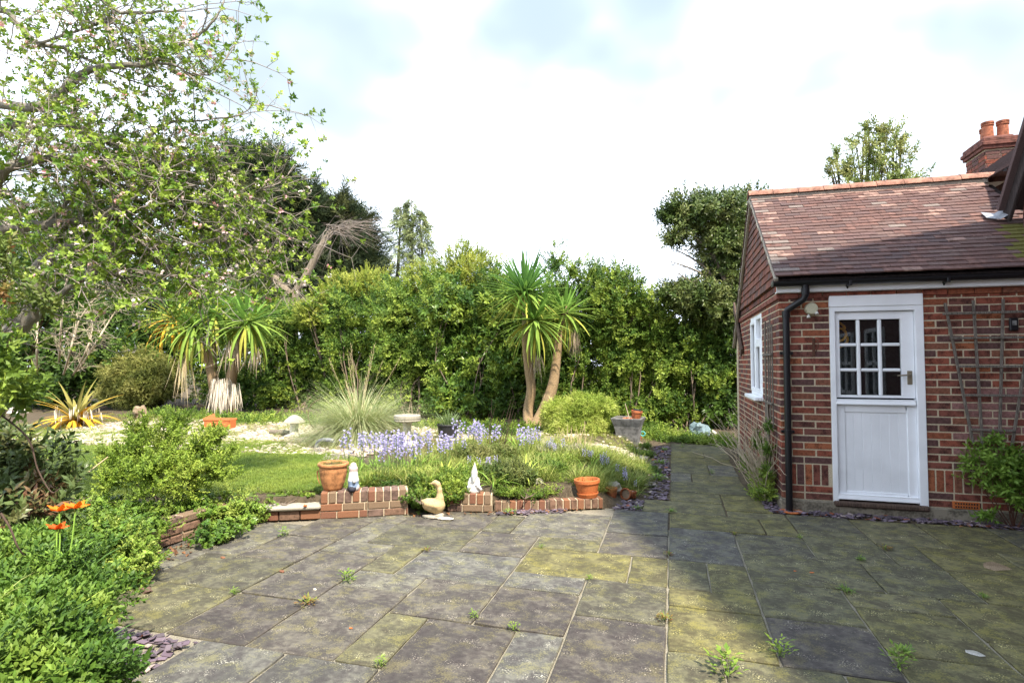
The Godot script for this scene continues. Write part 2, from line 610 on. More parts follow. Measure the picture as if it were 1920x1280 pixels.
func make_materials() -> void:
	var grain := grey_tex(512, [[0.02, 1, 4, 1.0], [0.09, 2, 3, 0.8], [0.3, 3, 1, 0.7]], 0.45, 1.35)
	var blotch := grey_tex(512, [[0.008, 4, 4, 1.0], [0.05, 5, 3, 0.6]], 0.35, 1.4)
	var fine := grey_tex(512, [[0.25, 6, 2, 1.0], [0.06, 7, 3, 0.7]], 0.5, 1.3)
	var speck := grey_tex(512, [[0.12, 8, 3, 1.0], [0.4, 9, 1, 1.0]], 0.2, 1.6)
	# wood: stretched along y
	var wood_im := Image.create(256, 256, false, Image.FORMAT_L8)
	var wn := FastNoiseLite.new()
	wn.seed = 3
	wn.frequency = 0.05
	for y in 256:
		for x in 256:
			var q := 0.75 + 0.35 * wn.get_noise_2d(x * 3.0, y * 0.22) + 0.2 * wn.get_noise_2d(x * 9.0, y * 0.8)
			wood_im.set_pixel(x, y, Color(q, q, q))
	var wood := ImageTexture.create_from_image(wood_im)
	var s1 := slab_tex(21)
	for i in 12:
		var tints: Array = [Color(1.05, 1.02, 0.97), Color(0.84, 0.83, 0.84), Color(1.10, 1.05, 0.68), Color(0.72, 0.66, 0.67), Color(0.98, 0.98, 1.0), Color(1.14, 1.07, 0.56), Color(0.92, 0.90, 0.63), Color(1.16, 1.14, 1.08), Color(0.80, 0.78, 0.64), Color(1.0, 0.97, 0.68), Color(0.88, 0.82, 0.80), Color(1.02, 0.97, 0.55)]
		var m := mat("slab%d" % i, tints[i], 0.8, s1, 0.42, 0.9)
		m.uv1_scale = Vector3(0.46, 0.5, 0.56)
		m.uv1_offset = Vector3(i * 0.37, i * 0.21, i * 0.61)
	mat("joint", Color(0.31, 0.28, 0.215), 0.95, speck, 1.6, 0.4)
	mat("earth", Color(0.105, 0.08, 0.05), 1.0, grain, 0.9, 1.5)
	mat("field", Color(0.085, 0.10, 0.035), 1.0, grain, 0.6, 1.0)
	mat("turf", Color(0.10, 0.15, 0.03), 1.0, grain, 1.2, 1.0)
	mat("gravel", Color(0.38, 0.31, 0.22), 0.95, speck, 1.5, 1.0)
	mat("mortar", Color(0.62, 0.52, 0.37), 0.95, fine, 2.0, 0.25)
	mat("plinth", Color(0.24, 0.21, 0.16), 0.95, blotch, 1.2, 0.5)
	var bc := [Color(0.27, 0.080, 0.050), Color(0.31, 0.10, 0.052), Color(0.215, 0.072, 0.052), Color(0.135, 0.068, 0.062), Color(0.175, 0.070, 0.054), Color(0.25, 0.10, 0.062), Color(0.34, 0.115, 0.055), Color(0.30, 0.15, 0.135)]
	for i in bc.size():
		var m := mat("brick%d" % i, bc[i], 0.92, [blotch, grain][i % 2], 2.3, 0.25)
		m.uv1_offset = Vector3(i * 0.31, i * 0.17, i * 0.43)
	var gc := [Color(0.26, 0.12, 0.075), Color(0.21, 0.125, 0.085), Color(0.31, 0.145, 0.08), Color(0.185, 0.12, 0.095), Color(0.27, 0.185, 0.12)]
	for i in gc.size():
		var m := mat("garden_brick%d" % i, gc[i], 0.95, [speck, blotch][i % 2], 3.0, 0.3)
		m.uv1_offset = Vector3(i * 0.23, i * 0.37, i * 0.13)
	var tc := [Color(0.145, 0.084, 0.074), Color(0.132, 0.078, 0.073), Color(0.16, 0.086, 0.072), Color(0.12, 0.078, 0.075), Color(0.15, 0.095, 0.084), Color(0.28, 0.175, 0.145), Color(0.23, 0.185, 0.165), Color(0.14, 0.076, 0.066)]
	for i in tc.size():
		var m := mat("tile%d" % i, tc[i], 0.9, [speck, grain, blotch][i % 3], 2.4, 0.2)
		m.uv1_offset = Vector3(i * 0.29, i * 0.41, i * 0.19)
	mat("mossy_tile", Color(0.16, 0.15, 0.035), 0.95, speck, 3.0, 0.5)
	mat("ridge", Color(0.36, 0.185, 0.135), 0.9, blotch, 2.0, 0.2)
	mat("verge", Color(0.42, 0.37, 0.30), 0.95, speck, 2.0, 0.4)
	mat("hung_tile", Color(0.20, 0.075, 0.055), 0.9, grain, 2.0, 0.2)
	mat("hung_tile_pale", Color(0.25, 0.10, 0.07), 0.9, grain, 2.0, 0.2)
	mat("white_paint", Color(0.76, 0.77, 0.80), 0.45, fine, 0.0, 0.0)
	var wp := mat("painted_wood", Color(0.86, 0.88, 0.92), 0.42, grey_tex(256, [[0.01, 31, 3, 1.0], [0.2, 32, 2, 0.3]], 0.955, 1.02), 1.0, 0.03)
	wp.metallic_specular = 0.5
	mat("black_plastic", Color(0.012, 0.012, 0.014), 0.32)
	mat("dark_plastic", Color(0.03, 0.03, 0.035), 0.5)
	mat("lead", Color(0.30, 0.31, 0.34), 0.55, blotch, 2.0, 0.2)
	mat("pot_clay", Color(0.40, 0.14, 0.075), 0.85, blotch, 3.0, 0.1)
	mat("terracotta", Color(0.56, 0.165, 0.05), 0.75, fine, 1.5, 0.1)
	mat("old_terracotta", Color(0.52, 0.24, 0.10), 0.9, blotch, 3.0, 0.2)
	mat("dark_terracotta", Color(0.40, 0.13, 0.05), 0.85, blotch, 4.0, 0.1)
	mat("stone", Color(0.50, 0.46, 0.38), 0.95, speck, 3.0, 0.4)
	mat("pale_stone", Color(0.72, 0.68, 0.58), 0.9, grain, 4.0, 0.2)
	mat("brown_stone", Color(0.36, 0.27, 0.18), 0.95, speck, 3.0, 0.5)
	mat("grey_planter", Color(0.20, 0.195, 0.19), 0.8, blotch, 2.0, 0.15)
	mat("goose", Color(0.60, 0.45, 0.24), 0.9, grain, 5.0, 0.2)
	mat("wood_grey", Color(0.26, 0.225, 0.19), 0.95, wood, 3.0, 0.3)
	mat("wood_dark", Color(0.16, 0.105, 0.08), 0.9, wood, 2.0, 0.3)
	mat("barge", Color(0.06, 0.045, 0.042), 0.8, wood, 2.0, 0.3)
	mat("bark", Color(0.22, 0.185, 0.14), 0.95, grain, 2.6, 1.2)
	mat("apple_bark", Color(0.33, 0.30, 0.25), 0.95, speck, 2.4, 1.0)
	mat("palm_bark", Color(0.34, 0.235, 0.13), 0.95, grain, 3.0, 1.5)
	mat("dead_wood", Color(0.36, 0.29, 0.21), 0.95, wood, 1.2, 1.5)
	mat("pale_twig", Color(0.42, 0.35, 0.25), 0.95)
	mat("grey_twig", Color(0.24, 0.20, 0.17), 0.95)
	mat("twig", Color(0.16, 0.12, 0.09), 0.95)
	mat("apple_twig", Color(0.29, 0.25, 0.22), 0.95)
	mat("straw", Color(0.50, 0.40, 0.24), 0.9)
	mat("dead_leaf", Color(0.60, 0.53, 0.43), 0.95)
	mat("steel", Color(0.55, 0.53, 0.48), 0.35).metallic = 0.9
	mat("brass", Color(0.30, 0.26, 0.19), 0.5).metallic = 0.7
	mat("rust", Color(0.13, 0.06, 0.04), 0.95, speck, 5.0)
	mat("cream", Color(0.58, 0.55, 0.40), 0.5, fine, 3.0)
	mat("slate_chip", Color(0.095, 0.078, 0.09), 0.7).vertex_color_use_as_albedo = true
	mat("pebble", Color(1, 1, 1), 0.9).vertex_color_use_as_albedo = true
	mat("painted", Color(1, 1, 1), 0.75, fine, 4.0).vertex_color_use_as_albedo = true
	mat("teal", Color(0.10, 0.45, 0.45), 0.4)
	mat("sack", Color(0.20, 0.28, 0.31), 0.6, blotch, 4.0, 0.3)
	mat("orange_hose", Color(0.65, 0.33, 0.03), 0.5)
	mat("white_plain", Color(0.75, 0.74, 0.70), 0.8, fine, 3.0)
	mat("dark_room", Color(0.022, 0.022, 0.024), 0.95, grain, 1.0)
	mat("tulip", Color(0.85, 0.20, 0.012), 0.5)
	mat("tulip_red", Color(0.75, 0.10, 0.012), 0.5)
	glow_through(mats.tulip, Color(0.85, 0.20, 0.012), 0.4)
	glow_through(mats.tulip_red, Color(0.75, 0.10, 0.012), 0.35)
	var glass := StandardMaterial3D.new()
	glass.resource_name = "glass"
	glass.transparency = BaseMaterial3D.TRANSPARENCY_ALPHA
	glass.albedo_color = Color(0.25, 0.3, 0.3, 0.02)
	glass.roughness = 0.02
	glass.metallic_specular = 0.5
	mats.glass = glass
	leaf_mat("leaf", Color.WHITE, 0.5, 0.5)
	leaf_mat("glossy_leaf", Color.WHITE, 0.35, 0.34)
	leaf_mat("needle", Color.WHITE, 0.2, 0.7)
	leaf_mat("grass", Color.WHITE, 0.5, 0.6)
	leaf_mat("petal", Color.WHITE, 0.55, 0.7)
	for q in [["sword0", Color(0.10, 0.185, 0.035)], ["sword1", Color(0.17, 0.255, 0.05)], ["sword2", Color(0.34, 0.34, 0.07)], ["sword3", Color(0.07, 0.145, 0.035)], ["gold0", Color(0.56, 0.32, 0.035)], ["gold1", Color(0.42, 0.27, 0.045)], ["gold2", Color(0.22, 0.20, 0.06)], ["dead0", Color(0.62, 0.55, 0.46)], ["dead1", Color(0.40, 0.32, 0.24)], ["hosta0", Color(0.20, 0.33, 0.06)], ["lime0", Color(0.34, 0.42, 0.08)]]:
		var m := mat(q[0], q[1], 0.62)
		m.metallic_specular = 0.08
		glow_through(m, q[1], 0.16)
	leafm.broad = spray(9, 0.16, 0.062, 0.034, 0.85)
	leafm.small = spray(14, 0.15, 0.036, 0.02, 0.9, 0.0018)
	leafm.tiny = spray(16, 0.11, 0.02, 0.012, 1.0, 0.0015)
	leafm.round = spray(8, 0.10, 0.055, 0.046, 1.1)
	leafm.lance = spray(11, 0.15, 0.075, 0.014, 0.9, 0.002)
	leafm.laurel = spray(9, 0.22, 0.11, 0.042, 0.95, 0.004)
	leafm.ivy = ivy_spray(8, 0.034)
	leafm.needle = needle_spray(26, 0.8, 0.035)
	leafm.feather = needle_spray(16, 0.6, 0.05)
	leafm.turf = tuft(13, 0.05, 0.0028, 0.8, 0.6, 2)
	leafm.rough_grass = tuft(11, 0.20, 0.006, 0.6, 1.0, 3)
	leafm.strap = tuft(9, 0.28, 0.016, 0.6, 1.2, 4)
	leafm.blossom = petal_cluster(6, 0.028, 0.017)
	leafm.bell = petal_cluster(2, 0.012, 0.014)
	leafm.apple = spray(6, 0.06, 0.052, 0.034, 1.1, 0.002)

func edge(list: Array, t: float) -> float:
	for i in list.size() - 1:
		if t <= list[i + 1].x:
			return lerpf(list[i].y, list[i + 1].y, clampf((t - list[i].x) / (list[i + 1].x - list[i].x), 0.0, 1.0))
	return list[list.size() - 1].y

# Height of the garden behind the low walls; the patio and the path lie at 0.
var near_edge := [Vector2(-4.6, -4.2), Vector2(-3.95, -4.68), Vector2(-3.38, -4.95), Vector2(-2.62, -5.36), Vector2(-2.24, -5.58), Vector2(-1.82, -5.70), Vector2(-0.72, -6.16), Vector2(-0.4, -6.3)]
var west_edge := [Vector2(-5.0, -4.06), Vector2(-4.69, -4.06), Vector2(-3.9, -4.18), Vector2(-3.2, -4.06), Vector2(-2.6, -3.72), Vector2(-2.0, -3.3), Vector2(-0.5, -2.6), Vector2(4.0, -2.2)]

func gh(x: float, z: float) -> float:
	var d := -9.0
	if x < -0.3:
		d = maxf(d, edge(near_edge, x) - z)
	d = maxf(d, edge(west_edge, z) - x)
	var h := lerpf(-0.06, 0.2, smoothstep(-0.02, 0.05, d))
	var flat := smoothstep(-1.05, -0.42, x)
	if z < -5.5:
		h = lerpf(h, -0.012, flat)
	if d > 0.2:
		h += 0.05 * wob.get_noise_2d(x * 3.0, z * 3.0) * (1.0 - flat)
	return h

func grid_lines(stops: Array) -> PackedFloat32Array:
	# stops: [from, to, step]
	var out := PackedFloat32Array()
	for s in stops:
		var n := int(round(absf(s[1] - s[0]) / s[2]))
		for i in n:
			out.append(lerpf(s[0], s[1], float(i) / n))
	out.append(stops[stops.size() - 1][1])
	return out

func sheet(called: String, outline: Array, lift: float, m: Material) -> MeshInstance3D:
	# a patch that lies on the garden, cut to an outline with an uneven rim
	var poly := PackedVector2Array()
	for i in outline.size():
		var a: Vector2 = outline[i]
		var b: Vector2 = outline[(i + 1) % outline.size()]
		var n := maxi(2, int(a.distance_to(b) / 0.22))
		for k in n:
			var p := a.lerp(b, float(k) / n)
			poly.append(p + Vector2(wob.get_noise_2d(p.x * 21.0, p.y * 21.0), wob.get_noise_2d(p.x * 21.0 + 50.0, p.y * 21.0)) * 0.28)
	var lo := poly[0]
	var hi := poly[0]
	for p in poly:
		lo = lo.min(p)
		hi = hi.max(p)
	var b := MB.new()
	var step := 0.3
	var y := lo.y
	while y < hi.y:
		var x := lo.x
		while x < hi.x:
			var cell := PackedVector2Array([Vector2(x, y), Vector2(x + step, y), Vector2(x + step, y + step), Vector2(x, y + step)])
			for piece in Geometry2D.intersect_polygons(poly, cell):
				var ids := Geometry2D.triangulate_polygon(piece)
				for k in range(0, ids.size(), 3):
					var q := []
					for e in 3:
						var p: Vector2 = piece[ids[k + e]]
						q.append(Vector3(p.x, gh(p.x, p.y) + lift, p.y))
					b.smooth(q[0], q[1], q[2], Vector3.UP, Vector3.UP, Vector3.UP)
			x += step
		y += step
	return struct(called, b, m)

func make_ground() -> void:
	var b := MB.new()
	b.quad_out(Vector3(-300, -0.09, -300), Vector3(300, -0.09, -300), Vector3(300, -0.09, 60), Vector3(-300, -0.09, 60), Vector3(0, -5, 0))
	struct("ground", b, mats.field)
	b = MB.new()
	var xs := grid_lines([[-34.0, -10.0, 1.0], [-10.0, -5.0, 0.3], [-5.0, 0.0, 0.07], [0.0, 1.2, 0.3], [1.2, 9.2, 2.0]])
	var zs := grid_lines([[-34.0, -12.0, 1.0], [-12.0, -7.0, 0.3], [-7.0, -1.0, 0.07], [-1.0, 5.0, 0.5]])
	var hs := PackedFloat32Array()
	for z in zs:
		for x in xs:
			hs.append(gh(x, z))
	var nx := xs.size()
	for j in zs.size() - 1:
		for i in nx - 1:
			var a := Vector3(xs[i], hs[j * nx + i], zs[j])
			var c := Vector3(xs[i + 1], hs[j * nx + i + 1], zs[j])
			var d := Vector3(xs[i + 1], hs[(j + 1) * nx + i + 1], zs[j + 1])
			var e := Vector3(xs[i], hs[(j + 1) * nx + i], zs[j + 1])
			if maxf(maxf(a.y, c.y), maxf(d.y, e.y)) < -0.055:
				continue
			b.smooth(a, c, d, Vector3.UP, Vector3.UP, Vector3.UP)
			b.smooth(a, d, e, Vector3.UP, Vector3.UP, Vector3.UP)
	struct("garden_soil", b, mats.earth)
	var lawn_poly := [Vector2(-4.15, -4.78), Vector2(-3.35, -5.12), Vector2(-3.35, -6.0), Vector2(-4.2, -6.9), Vector2(-5.4, -7.5), Vector2(-7.4, -8.3), Vector2(-11.5, -8.9), Vector2(-12.5, -8.2), Vector2(-10.5, -5.6), Vector2(-7.0, -4.2), Vector2(-5.2, -4.4)]
	sheet("lawn", lawn_poly, 0.006, mats.turf)
	var back_poly := [Vector2(-6.6, -10.2), Vector2(-8.2, -10.8), Vector2(-13.5, -10.6), Vector2(-13.8, -9.9), Vector2(-9.5, -9.2)]
	sheet("gravel", [Vector2(-4.6, -7.2), Vector2(-4.3, -8.0), Vector2(-4.2, -9.2), Vector2(-2.6, -9.6), Vector2(-1.4, -8.6), Vector2(-0.8, -7.9), Vector2(-0.45, -8.2), Vector2(-0.5, -9.2), Vector2(-1.4, -9.6), Vector2(-2.4, -10.4), Vector2(-4.6, -11.2), Vector2(-7.0, -10.9), Vector2(-9.5, -9.9), Vector2(-12.6, -9.6), Vector2(-12.4, -8.9), Vector2(-8.0, -8.5), Vector2(-5.4, -7.7)], 0.01, mats.gravel)
	# grass, a blade tuft at a time
	var places := []
	var tints := []
	var poly := PackedVector2Array(lawn_poly)
	while places.size() < 26000:
		var p := Vector2(r1(-12.5, -3.3), r1(-8.9, -4.2))
		if not Geometry2D.is_point_in_polygon(p, poly) or (p.x < -7.0 and rng.randf() < 0.55):
			continue
		var t := clampf(0.5 + wob.get_noise_2d(p.x * 9.0, p.y * 9.0) + r1(-0.3, 0.3), 0, 1)
		places.append(Transform3D(Basis(Vector3.UP, r1(0, TAU)).scaled(Vector3(1, r1(0.6, 1.3), 1) * r1(0.8, 1.3)), Vector3(p.x, gh(p.x, p.y) + 0.004, p.y)))
		tints.append(Color(0.15, 0.23, 0.035).lerp(Color(0.27, 0.33, 0.06), t))
	var g := copies("lawn_grass", leafm.turf, mats.grass, places, tints, self)
	tag(g, "short bright green grass of the small lawn behind the step", "grass")
	places = []
	tints = []
	poly = PackedVector2Array(back_poly)
	for i in 9000:
		var p := Vector2(r1(-14.0, -0.4), r1(-12.2, -7.4))
		var on_gravel := wob.get_noise_2d(p.x * 7.0 + 13.0, p.y * 7.0) > 0.05
		if on_gravel and rng.randf() < 0.8:
			continue
		var s := r1(0.3, 0.75)
		places.append(Transform3D(Basis(Vector3.UP, r1(0, TAU)).scaled(Vector3(s, s * r1(0.6, 1.2), s)), Vector3(p.x, gh(p.x, p.y), p.y)))
		tints.append(Color(0.14, 0.20, 0.035).lerp(Color(0.36, 0.36, 0.10), r1(0, 1)))
	g = copies("rough_grass", leafm.rough_grass, mats.grass, places, tints, self)
	tag(g, "thin rough grass and weeds growing through the pale gravel", "grass")
	# loose stones on the gravel
	var peb := rock(Vector3(1, 2, 3), Vector3(0.02, 0.011, 0.016), 0.3).mesh()
	places = []
	tints = []
	while places.size() < 9000:
		var p := Vector2(r1(-12.0, -0.4), r1(-11.0, -7.0))
		if p.x > -4.2 and p.y > -9.0 and not (p.x > -1.3 and p.y < -7.8):
			continue
		if wob.get_noise_2d(p.x * 7.0 + 13.0, p.y * 7.0) < -0.08 and rng.randf() < 0.9:
			continue
		places.append(Transform3D(Basis(Vector3.UP, r1(0, TAU)).scaled(Vector3.ONE * r1(0.6, 1.7)), Vector3(p.x, gh(p.x, p.y) + 0.014, p.y)))
		tints.append(Color(0.22, 0.17, 0.12).lerp(Color(0.70, 0.62, 0.50), r1(0, 1)))
	g = copies("gravel_stones", peb, mats.pebble, places, tints, self)
	tag(g, "pale beige gravel stones spread over the beds behind", "gravel")

func gx(i: float) -> float:
	return -0.045 + (0.286 if i > 0 else 0.28) * i

func gz(j: float) -> float:
	return -2.62 - 0.295 * j if j <= 10 else -5.57 - 0.265 * (j - 10)

func slab_mesh(x0: float, x1: float, z0: float, z1: float) -> MB:
	# an uneven slab: wavering edges, arrises worn round
	var b := MB.new()
	var rim := []
	var inner := []
	var mid := Vector3((x0 + x1) / 2, 0, (z0 + z1) / 2)
	var cs := [Vector2(x0, z0), Vector2(x1, z0), Vector2(x1, z1), Vector2(x0, z1)]
	var step := r1(-0.003, 0.002)
	var tilt := Vector2(r1(-0.01, 0.01), r1(-0.01, 0.01))
	for k in 4:
		var a: Vector2 = cs[k]
		var e: Vector2 = cs[(k + 1) % 4]
		var n := maxi(3, int(a.distance_to(e) / 0.09))
		for i in n:
			var p := a.lerp(e, float(i) / n)
			var inward := (Vector2(mid.x, mid.z) - p).normalized()
			p += inward * (0.0055 + 0.007 * absf(wob.get_noise_2d(p.x * 60.0, p.y * 60.0)) + (0.006 if i == 0 else 0.0))
			var y := step + 0.003 * wob.get_noise_2d(p.x * 25.0, p.y * 25.0) + (p.x - mid.x) * tilt.x + (p.y - mid.z) * tilt.y
			rim.append(Vector3(p.x, y - 0.006, p.y))
			inner.append(Vector3(p.x + inward.x * 0.009, y, p.y + inward.y * 0.009))
	var top := mid + Vector3(0, step + 0.003 * wob.get_noise_2d(mid.x * 25.0, mid.z * 25.0), 0)
	var n := rim.size()
	var under := mid + Vector3.DOWN
	for i in n:
		var j := (i + 1) % n
		b.tri_out(top, inner[i], inner[j], under)
		b.quad_out(inner[i], rim[i], rim[j], inner[j], under)
		b.quad_out(rim[i], rim[i] + Vector3.DOWN * 0.03, rim[j] + Vector3.DOWN * 0.03, rim[j], mid + Vector3.DOWN * 0.02)
	return b

func make_patio() -> void:
	var bed := MB.new()
	bed.box(Vector3(1.0, -0.04, -2.2), Vector3(10.8, 0.05, 8.9))
	bed.box(Vector3(0.36, -0.04, -9.1), Vector3(1.44, 0.05, 4.9))
	var patio := struct("patio", bed, mats.joint)
	# each slab: first column, last column, first row, last row of the laying grid
	var cut := [
		[0, 2, 2, 4], [2, 4, 2, 4], [4, 6, 3, 5], [4, 6, 5, 6], [4, 6, 1, 3], [0, 2, 4, 5], [0, 1, 5, 7], [1, 2, 5, 7], [2, 4, 4, 6], [2, 5, 6, 8], [5, 7, 6, 8], [0, 2, 7, 10], [2, 4, 8, 10], [4, 6, 8, 11], [6, 7, 8, 10], [7, 9, 8, 10], [7, 9, 6, 8], [9, 12, 6, 8], [9, 12, 8, 10], [6, 9, 4, 6], [6, 8, 2, 4], [8, 11, 2, 4], [9, 12, 4, 6],
		[0, 3, 10, 12], [3, 4, 10, 12], [4, 6, 11, 13], [6, 8, 10, 13], [8, 10, 10, 13], [10, 12, 10, 13], [0, 1, -1, 2], [1, 3, 0, 2], [3, 4, 0, 2], [4, 6, -1, 1], [6, 9, 0, 2], [1, 4, -2, 0], [6, 9, -2, 0],
		[-2, 0, 7, 9], [-2, 0, 9, 12], [-4, -2, 7, 8], [-4, -1, 5, 7], [-1, 0, 5, 7], [-4, -2, 4, 5], [-2, 0, 3, 5], [-2, 0, 0, 3], [-4, -2, 2, 4], [-3, -2, -1, 2], [-5, -3, -1, 2], [-6, -5, 0, 2], [-6, -4, 2, 4], [-7, -4, 4, 6], [-6, -4, 6, 8], [-9, -6, 6, 8], [-5, -2, 8, 11], [-6, -5, 8, 10], [-9, -6, 8, 10],
		[-8, -7, 4, 6], [-10, -8, 5, 6], [-8, -6, 3, 4], [-8, -6, 0, 3], [-10, -8, 2, 5], [-10, -8, 0, 2], [-12, -10, 4, 6], [-13, -10, 2, 4], [-13, -10, 0, 2], [-9, -7, -2, 0], [-7, -5, -2, 0], [-15, -12, 4, 6], [-15, -13, 2, 4], [-10, -9, 6, 8], [-12, -10, 6, 8], [-14, -12, 6, 7], [-2, 0, -2, 0], [-12, -9, 8, 9], [-4, -2, -3, -1],
		[-1, 2, 12, 14], [2, 4, 12, 13],
	]
	var tone := {[2, 4, 2, 4]: 3, [-5, -3, -1, 2]: 3, [-2, 0, 0, 3]: 3, [0, 2, 2, 4]: 5, [0, 2, 7, 10]: 1, [-4, -1, 5, 7]: 5, [-10, -8, 0, 2]: 3, [-4, -2, 2, 4]: 3, [-2, 0, 9, 12]: 1}
	for k in cut.size():
		var s: Array = cut[k]
		part("slab", slab_mesh(gx(s[0]), gx(s[1]), gz(s[3]), gz(s[2])), mats["slab%d" % tone.get(s, [5, 5, 2, 11, 9, 6, 8, 11][rng.randi() % 8] if s[0] + s[1] > -2 else [0, 1, 4, 7, 8, 10, 9, 0][rng.randi() % 8])], patio)
	var walk := MB.new()
	walk.box(Vector3(0.42, -0.05, -9.0), Vector3(0.95, 0.02, 4.6))
	var path := struct("path", walk, mats.joint)
	for s in [[0.53, 1.0, -7.12, -6.38], [-0.04, 0.53, -7.12, -6.64], [-0.04, 0.87, -7.75, -7.12], [-0.04, 0.24, -8.3, -7.75], [0.24, 0.86, -8.3, -7.75], [-0.04, 0.5, -9.1, -8.3], [0.5, 0.87, -9.1, -8.3], [-0.04, 0.87, -9.75, -9.1], [-0.04, 0.5, -10.35, -9.75], [0.5, 0.9, -10.35, -9.75], [-0.04, 0.9, -11.3, -10.35]]:
		part("slab", slab_mesh(s[0], s[1], s[2], s[3]), mats["slab%d" % [0, 5, 2, 5, 6, 9, 11][rng.randi() % 7]], path)
	# broken slate in the strips beside the slabs
	var chip := MB.new()
	chip.box(Vector3.ZERO, Vector3(0.05, 0.007, 0.034), 0.002)
	var chip_mesh := chip.mesh()
	var sets := [
		["slate_chips", Vector2(-3.75, -2.58), Vector2(-2.56, -1.9), 620, "purple slate chips in the cut corner of the patio beside the ivy"],
		["slate_chips", Vector2(-0.33, -10.9), Vector2(-0.05, -6.64), 430, "purple slate chips and weeds in the strip along the path"],
		["slate_chips", Vector2(-0.62, -6.5), Vector2(-0.33, -6.1), 150, "purple slate chips beside the tipped over flowerpot"],
		["slate_chips", Vector2(1.15, -6.56), Vector2(3.4, -6.38), 330, "dark slate chips along the foot of the brick wall under the door"],
		["slate_chips", Vector2(-1.75, -5.98), Vector2(-1.1, -5.72), 110, "slate and brick chips at the foot of the low brick edging"],
		["slate_chips", Vector2(0.95, -7.0), Vector2(1.18, -6.4), 120, "purple slate chips at the foot of the downpipe corner"],
	]
	for s in sets:
		var places := []
		var tints := []
		for i in s[3]:
			var x := r1(s[1].x, s[2].x)
			var z := r1(s[1].y, s[2].y)
			if s[3] == 110:
				z = edge(near_edge, x) + r1(0.05, 0.2)
			var turn := Basis.from_euler(Vector3(r1(-0.35, 0.35), r1(0, TAU), r1(-0.35, 0.35))).scaled(Vector3(r1(0.5, 1.3), 1, r1(0.5, 1.3)))
			places.append(Transform3D(turn, Vector3(x, r1(-0.006, 0.018), z)))
			var c := Color(1, 1, 1).lerp(Color(1.5, 1.35, 1.55), r1(0, 1)) * r1(0.6, 1.5)
			if rng.randf() < 0.06:
				c = Color(3.6, 3.6, 2.9)
			elif rng.randf() < 0.06:
				c = Color(2.4, 0.9, 0.4)
			c.a = 1.0
			tints.append(c)
		var g := copies(numbered(s[0]), chip_mesh, mats.slate_chip, places, tints, self)
		tag(g, s[4], "slate chips", "slate chips between paving and planting")

const WX := 1.11      # side wall face
const WZ := -6.567    # front wall face

func brick_pick() -> String:
	return "brick%d" % [0, 0, 1, 2, 2, 3, 4, 4, 5, 6, 0, 3, 2][rng.randi() % 13]

